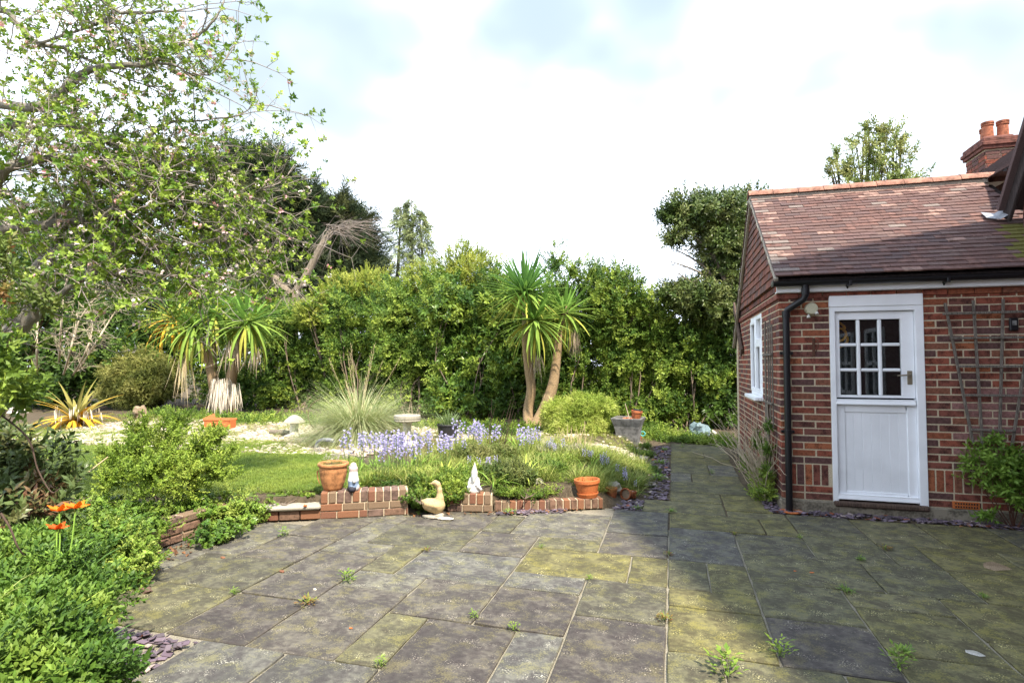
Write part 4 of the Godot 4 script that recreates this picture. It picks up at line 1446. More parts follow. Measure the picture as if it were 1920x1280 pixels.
func brick_run(parent: Node3D, a: Vector3, c: Vector3, courses: int, on_edge: bool, base := 0.0) -> void:
	# a straight piece of low garden wall: stretcher courses, then a row of bricks on edge
	var d := (c - a)
	d.y = 0.0
	var length := d.length()
	d = d.normalized()
	var back := d.cross(Vector3.UP).normalized()
	if back.z > 0.0:
		back = -back
	var turn := Basis(d, Vector3.UP, -back)
	var high := courses * 0.076 + (0.11 if on_edge else 0.0)
	var core := MB.new()
	core.box(a + d * length / 2 + back * 0.112 + Vector3.UP * (base + high / 2 - 0.006), Vector3(length - 0.006, high - 0.01, 0.2), 0.0, turn)
	part("mortar", core, mats.mortar, parent)
	for row in courses:
		var x := 0.0
		var first := row % 2 == 0
		while x < length - 0.02:
			var w := minf(0.215 if not first else 0.16, length - x)
			first = false
			var b := MB.new()
			b.box(Vector3.ZERO, Vector3(w - 0.01, 0.066, 0.1), 0.005)
			var o := part("brick", b, mats["garden_brick%d" % (rng.randi() % 5)], parent)
			o.transform = Transform3D(turn * Basis(Vector3.UP, r1(-0.01, 0.01)), a + d * (x + w / 2) + back * (0.05 + r1(-0.003, 0.003)) + Vector3.UP * (base + 0.038 + 0.076 * row))
			x += w
	if on_edge:
		var x := 0.0
		while x < length - 0.03:
			var w := minf(0.077, length - x)
			var b := MB.new()
			b.box(Vector3.ZERO, Vector3(w - 0.011, 0.105, 0.215), 0.007)
			var o := part("brick", b, mats["garden_brick%d" % (rng.randi() % 5)], parent)
			o.transform = Transform3D(turn * Basis(Vector3.UP, r1(-0.02, 0.02)) * Basis(Vector3.BACK, r1(-0.015, 0.015)), a + d * (x + w / 2) + back * (0.108 + r1(-0.004, 0.004)) + Vector3.UP * (base + courses * 0.076 + 0.055 + r1(-0.003, 0.003)))
			x += w

func make_garden_walls() -> void:
	var w := thing("garden_wall", "low brick wall of three courses carrying the urn shaped flowerpot", "wall", Vector3.ZERO, 0.0, "low brick walls edging the patio")
	brick_run(w, Vector3(-3.38, 0, -4.88), Vector3(-2.97, 0, -5.09), 2, true)
	brick_run(w, Vector3(-2.97, 0, -5.09), Vector3(-2.62, 0, -5.29), 2, true)
	w = thing("garden_wall", "short low brick wall under the white gnome with pointed hat", "wall", Vector3.ZERO, 0.0, "low brick walls edging the patio")
	brick_run(w, Vector3(-2.28, 0, -5.50), Vector3(-1.82, 0, -5.62), 1, true)
	w = thing("garden_wall", "single row of edge laid bricks under the wide orange pot", "edging", Vector3.ZERO, 0.0, "low brick walls edging the patio")
	brick_run(w, Vector3(-1.81, 0, -5.66), Vector3(-1.26, 0, -5.84), 0, true, -0.005)
	brick_run(w, Vector3(-1.26, 0, -5.84), Vector3(-0.72, 0, -6.09), 0, true, 0.0)
	w = thing("retaining_wall", "curved weathered brick retaining wall mostly hidden by ivy", "wall", Vector3.ZERO)
	var line := [Vector3(-3.60, 0, -2.35), Vector3(-3.88, 0, -2.8), Vector3(-4.06, 0, -3.25), Vector3(-4.13, 0, -3.75), Vector3(-4.10, 0, -4.25), Vector3(-4.0, 0, -4.6)]
	for i in line.size() - 1:
		var a: Vector3 = line[i]
		var c: Vector3 = line[i + 1]
		var d := (c - a).normalized()
		var away := Vector3(d.z, 0, -d.x)
		if away.x > 0.0:
			away = -away
		for row in 3:
			var x := 0.0
			var length := a.distance_to(c)
			while x < length - 0.02:
				var wd := minf(0.22, length - x)
				var b := MB.new()
				b.box(Vector3.ZERO, Vector3(wd - 0.012, 0.064, 0.11), 0.008)
				var o := part("brick", b, mats["garden_brick%d" % [3, 4, 1, 3][rng.randi() % 4]], w)
				o.transform = Transform3D(Basis(d, Vector3.UP, d.cross(Vector3.UP)), a + d * (x + wd / 2) + away * (0.055 + r1(-0.004, 0.004)) + Vector3.UP * (0.036 + 0.076 * row))
				x += wd
		var core := MB.new()
		core.box((a + c) / 2 + away * 0.07 + Vector3.UP * 0.11, Vector3(a.distance_to(c), 0.21, 0.1), 0.0, Basis(d, Vector3.UP, d.cross(Vector3.UP)))
		part("mortar", core, mats.mortar, w)
	# the step up to the lawn
	w = thing("stone_step", "worn grey stone step on a brick riser up to the lawn", "step", Vector3(-3.66, 0, -4.79), 0.45)
	var b := MB.new()
	b.box(Vector3(0, 0.125, -0.1), Vector3(0.60, 0.045, 0.34), 0.016)
	part("tread", b, mats.stone, w)
	for k in 3:
		b = MB.new()
		b.box(Vector3(-0.2 + 0.2 * k, 0.05, -0.02), Vector3(0.19, 0.09, 0.1), 0.006)
		part("brick", b, mats["garden_brick%d" % k], w)

# ---- planting helpers ----
func stems(parent: Node, base: Vector3, lobes: Array, r: float, m: Material, jitter := 0.15) -> void:
	var b := MB.new()
	for l in lobes:
		var tip: Vector3 = l[0]
		var mid := base.lerp(tip, 0.5) + Vector3(r1(-1, 1), 0.1, r1(-1, 1)) * jitter
		var p := curve_points([base + Vector3(r1(-1, 1), 0, r1(-1, 1)) * jitter * 0.4, mid, tip], 3)
		b.tube(p, taper(p.size(), r, r * 0.3), 5)
		for k in 3:
			var side: Vector3 = p[3 + k % 3]
			var out_way: Vector3 = tip + rdir() * (l[1] as Vector3) * 0.75
			b.tube([side, side.lerp(out_way, 0.5) + Vector3.UP * 0.05, out_way], [r * 0.4, r * 0.28, r * 0.1], 4, false)
	part("stems", b, m, parent)

func shrub(called: String, label: String, category: String, base: Vector3, lobes: Array, shape: Mesh, m: Material, count: int, size: Vector2, tones: Array, o := {}) -> Node3D:
	var t := thing(called, label, category, base, 0.0, o.get("group", ""))
	var own := []
	for l in lobes:
		own.append([l[0] - base, l[1]])
	stems(t, Vector3(0, -0.05, 0), own, o.get("stem", 0.03), mats[o.get("stem_mat", "twig")], o.get("stem_jitter", 0.2))
	foliage("foliage", own, shape, m, count, size, tones, t, o)
	return t

func hedge_lobes(mid: Vector3, wide: float, high: float, thick: float, across: Vector3) -> Array:
	var out := []
	var deep := across.cross(Vector3.UP).normalized()
	for row in 3:
		for k in 3:
			var y: float = high * [0.15, 0.5, 0.82][row]
			var x: float = (k - 1) * wide * 0.3 + r1(-0.1, 0.1) * wide
			out.append([mid + across * x + Vector3.UP * (y + r1(-0.05, 0.05) * high) + deep * r1(-0.12, 0.12) * thick, Vector3(wide * 0.26, high * (0.24 + 0.03 * row), thick * 0.5) * r1(0.85, 1.12)])
	return out

const G_DARK := [Color(0.03, 0.065, 0.015), Color(0.06, 0.115, 0.02), Color(0.13, 0.21, 0.035)]
const G_MID := [Color(0.04, 0.09, 0.016), Color(0.10, 0.175, 0.026), Color(0.26, 0.34, 0.05)]
const G_LIGHT := [Color(0.06, 0.125, 0.02), Color(0.15, 0.235, 0.035), Color(0.32, 0.40, 0.07)]
const G_YELLOW := [Color(0.18, 0.24, 0.035), Color(0.29, 0.34, 0.05), Color(0.42, 0.44, 0.09)]
const G_OLIVE := [Color(0.10, 0.12, 0.03), Color(0.18, 0.19, 0.05), Color(0.30, 0.28, 0.09)]

func make_hedges() -> void:
	var along := Vector3(0.961, 0, -0.06).normalized()
	var list := [
		# base, width, height, depth of the shrub, tones, leaf, label
		[Vector3(-10.480, 0.200, -14.045), 2.8, 2.9, 1.6, G_MID, "broad", "mid green hedge shrub just right of the left cordyline"],
		[Vector3(-8.161, 0.200, -13.276), 2.4, 3.2, 1.6, G_MID, "broad", "leafy hedge shrub standing behind the tall ornamental grass"],
		[Vector3(-6.261, 0.200, -12.895), 2.2, 3.2, 1.6, G_LIGHT, "broad", "bright green hedge shrub behind the stone birdbath"],
		[Vector3(-4.723, 0.200, -12.777), 2.2, 3.1, 1.6, G_MID, "laurel", "glossy laurel hedge shrub behind the black plant tub"],
		[Vector3(-3.423, 0.200, -13.148), 2.1, 3.1, 1.5, G_DARK, "broad", "dark hedge shrub directly behind the two cordyline trunks"],
		[Vector3(-2.105, 0.200, -13.008), 2.0, 3.15, 1.5, G_MID, "broad", "hedge shrub behind the clipped bamboo mound"],
		[Vector3(-0.922, 0.100, -13.475), 1.9, 2.75, 1.5, G_LIGHT, "broad", "airy hedge shrub behind the grey square planter"],
		[Vector3(0.346, 0.000, -14.066), 1.9, 2.4, 1.4, G_MID, "broad", "dense hedge shrub closing the far end of the path"],
		[Vector3(1.386, 0.000, -14.363), 1.7, 3.0, 1.4, G_DARK, "laurel", "dark laurel hedge shrub beside the corner of the outbuilding"],
	]
	for h in list:
		var at: Vector3 = h[0]
		var glossy: bool = h[5] == "laurel"
		shrub("hedge_shrub", h[6], "hedge", at, hedge_lobes(at + Vector3(0, 0.1, -h[3] * 0.45), h[1], h[2], h[3], along), leafm[h[5]], mats.glossy_leaf if glossy else mats.leaf, 5200 if glossy else 8600, Vector2(0.8, 1.5), h[4], {"group": "hedge shrubs along the back of the garden", "deep": 0.6, "rough": 0.5, "gaps": -0.42, "low": 0.0, "stem": 0.02, "stem_jitter": 0.5, "lump": 1.3, "loose": 0.75})
	# pale spring growth on top of the hedge
	var y1 := thing("spring_tree", "yellow green young tree rising above the middle of the hedge", "tree", Vector3(-5.685, 1.271, -14.520))
	var y0 := y1.position
	var lobes := []
	for q in [Vector3(-5.802, 3.631, -14.390), Vector3(-5.163, 3.895, -14.354), Vector3(-6.271, 3.347, -14.372), Vector3(-5.475, 4.312, -14.560), Vector3(-6.636, 3.746, -14.459), Vector3(-4.857, 3.301, -14.361)]:
		lobes.append([q - y0, Vector3(0.85, 0.75, 0.65) * r1(0.8, 1.15)])
	stems(y1, Vector3(0, -1.6, 0), lobes, 0.05, mats.twig, 0.3)
	foliage("foliage", lobes, leafm.small, mats.leaf, 5600, Vector2(0.9, 1.6), G_YELLOW, y1, {"deep": 0.7, "rough": 0.35, "gaps": -0.25})
	var y2 := thing("spring_tree", "yellow green bush above the hedge beside the dead tree", "tree", Vector3(-9.376, 1.253, -14.506))
	y0 = y2.position
	lobes = []
	for q in [Vector3(-9.655, 3.373, -14.340), Vector3(-9.199, 3.687, -14.458), Vector3(-8.592, 3.922, -14.622), Vector3(-10.064, 3.040, -14.029)]:
		lobes.append([q - y0, Vector3(0.7, 0.55, 0.6) * r1(0.8, 1.15)])
	stems(y2, Vector3(0, -1.7, 0), lobes, 0.05, mats.twig, 0.3)
	foliage("foliage", lobes, leafm.small, mats.leaf, 2600, Vector2(0.9, 1.6), G_YELLOW, y2, {"deep": 0.7, "rough": 0.35, "gaps": -0.3})
	# thin shoots standing up from the hedge top
	var s1 := thing("hedge_shoots", "loose leafy shoots standing up from the hedge right of the tall cordyline", "shrub", Vector3(-1.726, 2.335, -13.526))
	y0 = s1.position
	lobes = []
	for q in [Vector3(-2.267, 3.748, -13.314), Vector3(-1.699, 3.668, -13.375), Vector3(-1.200, 3.589, -13.417), Vector3(-0.892, 3.259, -13.415), Vector3(-2.695, 3.994, -13.494), Vector3(-0.585, 2.862, -13.310)]:
		lobes.append([q - y0, Vector3(0.3, 0.42, 0.3) * r1(0.8, 1.2)])
	stems(s1, Vector3(0, -0.6, 0), lobes, 0.02, mats.twig, 0.2)
	foliage("foliage", lobes, leafm.broad, mats.leaf, 900, Vector2(0.7, 1.3), G_MID, s1, {"deep": 0.9, "rough": 0.4, "gaps": -0.2})
	# evergreen by the outbuilding, with bare limbs on its garden side
	var e := thing("evergreen_tree", "dark evergreen tree with bare limbs behind the outbuilding corner", "tree", Vector3(1.635, 0.000, -14.785))
	y0 = e.position
	lobes = []
	for q in [[Vector3(0.518, 5.106, -13.742), 0.62], [Vector3(1.078, 5.134, -14.109), 0.7], [Vector3(0.057, 5.003, -13.407), 0.36], [Vector3(1.611, 4.847, -14.690), 0.75], [Vector3(0.123, 4.471, -13.447), 0.30], [Vector3(1.453, 3.894, -14.475), 0.75], [Vector3(1.062, 4.411, -14.030), 0.6], [Vector3(0.497, 3.134, -13.817), 0.62], [Vector3(1.177, 2.966, -14.226), 0.75], [Vector3(0.037, 3.172, -13.476), 0.34], [Vector3(1.625, 2.470, -14.582), 0.7], [Vector3(1.819, 5.400, -14.831), 0.6]]:
		lobes.append([q[0] - y0, Vector3(1.0, 0.72, 0.9) * q[1]])
	var trunk := MB.new()
	trunk.tube(curve_points([Vector3.ZERO, Vector3(1.534, 1.946, -14.370) - y0, Vector3(1.365, 3.349, -14.264) - y0, Vector3(1.002, 4.475, -14.010) - y0], 4), taper(13, 0.13, 0.04), 8)
	part("trunk", trunk, mats.bark, e)
	var limbs := MB.new()
	for q in [[Vector3(1.422, 2.966, -14.296), Vector3(0.746, 3.825, -13.860), Vector3(0.049, 4.223, -13.436)], [Vector3(1.364, 3.285, -14.267), Vector3(0.871, 4.201, -13.880), Vector3(0.270, 4.680, -13.585)], [Vector3(1.455, 2.584, -14.321), Vector3(0.797, 3.558, -13.781), Vector3(-0.002, 3.896, -13.331)], [Vector3(1.387, 3.094, -14.281), Vector3(0.990, 4.076, -13.919), Vector3(0.758, 4.955, -13.817)], [Vector3(1.432, 2.711, -14.309), Vector3(0.610, 3.295, -13.634), Vector3(0.137, 3.650, -13.380)]]:
		var p := curve_points([q[0] - y0, q[1] - y0, q[2] - y0], 5)
		limbs.tube(p, taper(p.size(), 0.05, 0.008), 5)
		for k in 12:
			var a: Vector3 = p[rng.randi_range(3, p.size() - 1)]
			limbs.tube([a, a + rdir() * 0.2 + Vector3(-0.1, 0.05, 0), a + rdir() * 0.3 + Vector3(-0.25, 0.0, 0.05)], [0.008, 0.005, 0.002], 3, false)
	part("bare_limbs", limbs, mats.bark, e)
	foliage("crown", lobes, leafm.laurel, mats.glossy_leaf, 5600, Vector2(0.7, 1.2), [Color(0.05, 0.085, 0.022), Color(0.085, 0.125, 0.03), Color(0.16, 0.185, 0.06)], e, {"deep": 0.65, "rough": 0.3, "gaps": -0.35})

func make_backdrop() -> void:
	# tall dark cypresses
	for c in [
		["cypress_tree", "tall dark cypress with ragged top behind the blossom tree", [Vector3(-18.578, 10.571, -22.426), Vector3(-17.605, 9.029, -22.767), Vector3(-19.463, 8.772, -22.246), Vector3(-18.237, 7.744, -22.638), Vector3(-17.257, 6.973, -22.950), Vector3(-19.237, 6.716, -22.394), Vector3(-17.765, 5.689, -22.857), Vector3(-20.307, 10.738, -22.445), Vector3(-18.765, 4.661, -22.613), Vector3(-20.218, 7.487, -22.083)], Vector3(1.15, 1.1, 1.1), Vector3(-20.768, 0.000, -25.563), 1500],
		["cypress_tree", "broad dark cypress behind the snapped dead tree", [Vector3(-17.458, 8.755, -24.902), Vector3(-16.393, 9.031, -25.195), Vector3(-16.809, 7.375, -25.143), Vector3(-15.614, 7.375, -25.485), Vector3(-17.614, 6.547, -24.947), Vector3(-16.163, 5.719, -25.395), Vector3(-15.098, 5.995, -25.688), Vector3(-17.499, 4.891, -25.047)], Vector3(1.05, 0.7, 1.0), Vector3(-18.120, 0.000, -27.530), 1000],
	]:
		var t := thing(c[0], c[1], "tree", c[4])
		var lobes := []
		var b := MB.new()
		for q in c[2]:
			lobes.append([q - t.position, c[3] * r1(0.75, 1.1)])
		b.tube([Vector3.ZERO, lobes[0][0]], [0.4, 0.06], 7)
		for l in lobes:
			b.tube([Vector3(0, maxf(0.5, l[0].y - 2.0), 0), l[0]], [0.1, 0.03], 5, false)
		part("trunk", b, mats.bark, t)
		foliage("crown", lobes, leafm.needle, mats.needle, c[5] * 2, Vector2(0.8, 1.5), [Color(0.022, 0.036, 0.016), Color(0.04, 0.06, 0.022), Color(0.085, 0.095, 0.03)], t, {"deep": 0.8, "rough": 0.45, "lift": 0.1, "loose": 0.5, "lump": 1.2, "gaps": -0.3})
		# ragged leaders
		var tips := []
		var tints := []
		for q in c[2]:
			for k in 9:
				var d := (Vector3(r1(-1, 1), r1(0.1, 1.1), r1(-0.6, 0.6))).normalized()
				tips.append(Transform3D(facing(d, r1(0, TAU), r1(0.9, 1.5)), q - t.position + d * r1(0.6, 1.1)))
				tints.append(Color(0.03, 0.05, 0.022) * r1(0.7, 1.5))
		copies("leaders", leafm.needle, mats.needle, tips, tints, t)
	# pale, thin conifer
	var f := thing("thin_conifer", "pale sparse conifer with bare leading shoots beyond the hedge", "tree", Vector3(-15.337, 0.000, -31.050))
	var o := f.position
	var b := MB.new()
	var tips := []
	var tints := []
	for lead in [[Vector3(-14.107, 6.149, -27.006), Vector3(-13.873, 10.003, -26.916)], [Vector3(-13.365, 6.149, -27.218), Vector3(-13.320, 10.374, -27.059)], [Vector3(-12.734, 6.149, -27.399), Vector3(-12.943, 9.717, -27.194)]]:
		var a: Vector3 = lead[0] - o
		var c: Vector3 = lead[1] - o
		b.tube([Vector3(a.x * 0.5, 0, a.z * 0.5), a, c], [0.22, 0.1, 0.02], 6)
		for k in 300:
			var h := pow(rng.randf(), 0.8)
			var p := a.lerp(c, h) + Vector3(0, -1.0 * (1.0 - h), 0)
			var ang := r1(0, TAU)
			var d := Vector3(cos(ang), r1(-0.25, 0.15), sin(ang)).normalized()
			var reach := (1.75 * (1.0 - h) + 0.1) * r1(0.25, 1.0)
			tips.append(Transform3D(facing((d + Vector3(0, -0.45, 0)).normalized(), r1(0, TAU), r1(0.5, 0.95)), p + d * reach))
			tints.append(Color(0.13, 0.18, 0.07).lerp(Color(0.25, 0.28, 0.12), rng.randf()) * r1(0.8, 1.2))
	part("trunk", b, mats.bark, f)
	copies("crown", leafm.feather, mats.needle, tips, tints, f)
	# the dead tree with its snapped limb
	var d := thing("dead_tree", "forked dead tree with peeling grey bark and a snapped limb", "tree", Vector3(-13.898, 0.200, -18.144))
	o = d.position
	b = MB.new()
	b.tube([Vector3.ZERO, Vector3(-13.121, 3.093, -17.004) - o, Vector3(-13.058, 3.854, -16.991) - o, Vector3(-13.091, 4.140, -16.970) - o], [0.33, 0.29, 0.31, 0.22], 10)
	part("trunk", b, mats.dead_wood, d)
	b = MB.new()
	var p := curve_points([Vector3(-13.057, 3.930, -16.988) - o, Vector3(-12.573, 4.616, -17.099) - o, Vector3(-12.143, 5.472, -17.187) - o, Vector3(-11.639, 6.291, -17.297) - o], 3)
	b.tube(p, taper(p.size(), 0.14, 0.13), 8)
	part("limb", b, mats.dead_wood, d)
	b = MB.new()
	p = curve_points([Vector3(-13.112, 3.930, -16.973) - o, Vector3(-13.563, 4.521, -16.819) - o, Vector3(-14.032, 5.187, -16.658) - o], 3)
	b.tube(p, taper(p.size(), 0.2, 0.1), 8)
	part("limb", b, mats.dead_wood, d)
	b = MB.new()
	var top := Vector3(-11.639, 6.291, -17.297) - o
	for k in 60:
		var a := top + Vector3(r1(-0.2, 0.3), r1(-0.15, 0.15), r1(-0.3, 0.3))
		var out_way := Vector3(r1(0.3, 2.3), r1(-0.75, 0.35), r1(-0.8, 0.8)) if k < 44 else Vector3(r1(-0.9, 0.2), r1(-1.6, -0.2), r1(-0.5, 0.5))
		var m1 := a + out_way * 0.5 + Vector3(0, 0.18, 0)
		var e := a + out_way
		b.tube([a, m1, e], [0.014, 0.008, 0.002], 4, false)
		for j in 3:
			b.tube([m1, m1 + out_way * 0.4 + rdir() * 0.3], [0.004, 0.0015], 3, false)
	part("dead_twigs", b, mats.grey_twig, d)
	# tree whose top shows over the ridge of the outbuilding
	var r := thing("bay_tree", "bushy green tree rising behind the outbuilding roof", "tree", Vector3(7.158, 0.000, -23.587))
	o = r.position
	var lobes := []
	for q in [[Vector3(5.625, 7.352, -18.025), 0.75], [Vector3(6.141, 7.657, -18.160), 0.55], [Vector3(5.338, 7.885, -17.921), 0.45], [Vector3(6.001, 8.190, -18.098), 0.4], [Vector3(4.889, 7.048, -17.827), 0.5], [Vector3(6.206, 6.896, -18.210), 0.6], [Vector3(5.617, 6.591, -18.054), 1.0], [Vector3(4.572, 7.505, -17.718), 0.28], [Vector3(6.364, 7.961, -18.211), 0.25], [Vector3(5.489, 8.266, -17.949), 0.25], [Vector3(4.449, 6.972, -17.704), 0.22], [Vector3(5.609, 5.830, -18.082), 1.2]]:
		lobes.append([q[0] - o, Vector3(1, 0.8, 1) * q[1]])
	stems(r, Vector3.ZERO, lobes, 0.07, mats.bark, 0.3)
	foliage("crown", lobes, leafm.laurel, mats.leaf, 1000, Vector2(0.8, 1.25), [Color(0.12, 0.17, 0.04), Color(0.20, 0.25, 0.07), Color(0.33, 0.33, 0.12)], r, {"deep": 0.9, "rough": 0.45, "gaps": -0.02, "lift": 0.8})
	# dark wood and shrubs at the back on the far side
	for s in [
		["back_shrub", "dark evergreen shrub mass at the far edge under the blossom tree", Vector3(-26.032, 0.200, -16.848), [Vector3(-20.540, 2.862, -11.771), Vector3(-19.534, 3.566, -12.550), Vector3(-19.305, 1.891, -12.163), Vector3(-18.427, 2.234, -12.920), Vector3(-22.224, 4.652, -12.257), Vector3(-18.378, 1.244, -12.454)], Vector3(1.7, 1.7, 1.3), G_DARK, "laurel", 4200],
		["back_shrub", "dark holly shrub behind the round clipped bush", Vector3(-21.768, 0.200, -18.067), [Vector3(-17.634, 2.254, -13.666), Vector3(-16.310, 2.767, -14.024), Vector3(-16.352, 1.401, -13.547), Vector3(-15.329, 2.082, -14.332), Vector3(-16.249, 3.329, -14.539)], Vector3(1.5, 1.2, 1.2), G_DARK, "broad", 4200],
		["back_shrub", "ivy covered shrub directly behind the left cordyline", Vector3(-17.717, 0.200, -19.225), [Vector3(-15.067, 2.977, -14.891), Vector3(-13.712, 2.977, -15.278), Vector3(-13.851, 1.568, -14.776), Vector3(-12.250, 1.903, -14.803), Vector3(-12.154, 0.920, -14.246)], Vector3(1.4, 1.3, 1.2), G_MID, "broad", 4200],
		["back_tree", "mid green tree far behind the blossom branches", Vector3(-50.144, 0.000, -35.697), [Vector3(-37.298, 8.379, -24.451), Vector3(-34.482, 9.674, -25.203), Vector3(-32.953, 7.914, -26.752), Vector3(-40.397, 9.674, -23.512), Vector3(-30.609, 7.068, -28.497), Vector3(-35.461, 5.467, -25.094), Vector3(-31.109, 4.820, -26.364)], Vector3(3.0, 2.6, 2.4), G_DARK, "laurel", 3400],
	]:
		var l := []
		for q in s[3]:
			l.append([q, s[4] * r1(0.8, 1.15)])
		shrub(s[0], s[1], "shrub" if s[0] == "back_shrub" else "tree", s[2], l, leafm[s[6]], mats.leaf, s[7], Vector2(1.2, 2.0) if s[0] == "back_shrub" else Vector2(2.2, 3.6), s[5], {"deep": 0.6, "rough": 0.35, "low": 0.0, "stem": 0.09, "lump": 0.9, "gaps": -0.4})
	# bare pale stems
	for s in [
		["bare_shrub", "leafless pale stemmed shrub arching before the dark evergreens", [[Vector3(-23.429, 0.200, -16.455), Vector3(-14.743, 1.565, -10.878), Vector3(-14.442, 2.393, -10.930), Vector3(-14.629, 2.885, -10.961)], [Vector3(-23.470, 0.200, -16.443), Vector3(-15.241, 2.117, -10.713), Vector3(-15.254, 3.232, -10.768), Vector3(-15.215, 4.083, -10.849)], [Vector3(-23.511, 0.200, -16.432), Vector3(-14.971, 1.565, -10.709), Vector3(-14.655, 2.661, -10.754), Vector3(-14.094, 3.415, -10.884)], [Vector3(-23.389, 0.200, -16.467), Vector3(-14.441, 1.770, -10.852), Vector3(-13.807, 2.653, -10.893), Vector3(-13.342, 3.334, -10.998)]], 26],
		["bare_shrub", "slim upright bare trunk left of the arching pale stems", [[Vector3(-23.117, 0.200, -15.509), Vector3(-16.159, 1.565, -10.786), Vector3(-16.120, 2.692, -10.751), Vector3(-16.028, 3.678, -10.737)]], 14],
	]:
		var t := thing(s[0], s[1], "shrub", s[2][0][0])
		for path in s[2]:
			var q := []
			for e in path:
				q.append(e - t.position)
			var pts := curve_points(q, 5)
			var m := MB.new()
			m.tube(pts, taper(pts.size(), 0.034, 0.009), 6)
			part("stem", m, mats.pale_twig, t)
			m = MB.new()
			for k in s[3]:
				var a: Vector3 = pts[rng.randi_range(4, pts.size() - 1)]
				var way := Vector3(r1(-0.9, 1.0), r1(-0.2, 0.9), r1(-0.5, 0.5)) * r1(0.4, 1.0)
				var c := a + way * 0.55 + Vector3(0, 0.08, 0)
				m.tube([a, c, a + way], [0.008, 0.005, 0.002], 4, false)
				for j in 4:
					m.tube([c, c + way * 0.3 + rdir() * 0.22], [0.005, 0.002], 3, false)
			part("twigs", m, mats.pale_twig, t)

func sword(length: float, width: float, bend: float, segs := 6) -> ArrayMesh:
	# a stiff strap leaf along +y that curves over towards +z, folded along its midrib
	var b := MB.new()
	var p := Vector3.ZERO
	var way := Vector3.UP
	var last := []
	for i in segs + 1:
		var t := float(i) / segs
		var w := width * (0.55 + 0.45 * minf(1.0, t / 0.3)) * (1.0 if t < 0.45 else pow(maxf(0.02, 1.0 - (t - 0.45) / 0.55), 0.8))
		var nn := Vector3.RIGHT.cross(way).normalized()
		var now := [p + Vector3.RIGHT * w * 0.5 + nn * w * 0.14, p, p - Vector3.RIGHT * w * 0.5 + nn * w * 0.14]
		if i > 0:
			for k in 2:
				b.tri(last[k], now[k], now[k + 1])
				b.tri(last[k], now[k + 1], last[k + 1])
		last = now
		way = (way + Vector3(0, -0.25 * bend * bend, 1.0) * bend / segs).normalized()
		p += way * length / segs
	return b.mesh()

func leaf_head(parent: Node3D, at: Vector3, count: int, length: float, lo: float, hi: float, tones: Array, shapes: Array, tilt := Vector3.UP) -> void:
	# a rosette of sword leaves, each a part; lo and hi are angles from the axis of the rosette
	var axis := Basis(Quaternion(Vector3.UP, tilt.normalized()))
	for i in count:
		var f := (i + 0.5) / count
		var polar := acos(clampf(lerpf(cos(deg_to_rad(lo)), cos(deg_to_rad(hi)), f) + r1(-0.06, 0.06), -1, 1))
		var around := i * 2.39996 + r1(-0.2, 0.2)
		var d := axis * Vector3(sin(polar) * cos(around), cos(polar), sin(polar) * sin(around))
		var z := Vector3.DOWN - d * Vector3.DOWN.dot(d)
		z = z.normalized() if z.length() > 0.05 else Vector3.RIGHT
		var pick := clampi(int(polar / deg_to_rad(hi) * shapes.size() + r1(-0.4, 0.4)), 0, shapes.size() - 1)
		var o := part("leaf", shapes[pick], mats[tones[clampi(int(f * tones.size() + r1(-0.7, 0.7)), 0, tones.size() - 1)]], parent)
		var s := length * r1(0.82, 1.1)
		o.transform = Transform3D(Basis(d.cross(z).normalized() * s, d * s, z * s), at + d * 0.04)

func hanging(parent: Node, called: String, at: Vector3, count: int, r: float, length: float, m: Material, wide := 0.02) -> void:
	var b := MB.new()
	for i in count:
		var a := r1(0, TAU)
		var o := Vector3(cos(a), 0, sin(a))
		b.blade(at + o * r * r1(0.4, 1.0) + Vector3(0, r1(-0.1, 0.1), 0), (Vector3.DOWN * 1.2 + o * r1(-0.05, 0.3) + rdir() * 0.12).normalized(), (o * -0.6 + rdir() * 0.5).normalized(), length * r1(0.5, 1.1), wide, r1(-0.3, 0.4), 4)
	part(called, b, m, parent).set_meta("kind", "stuff")

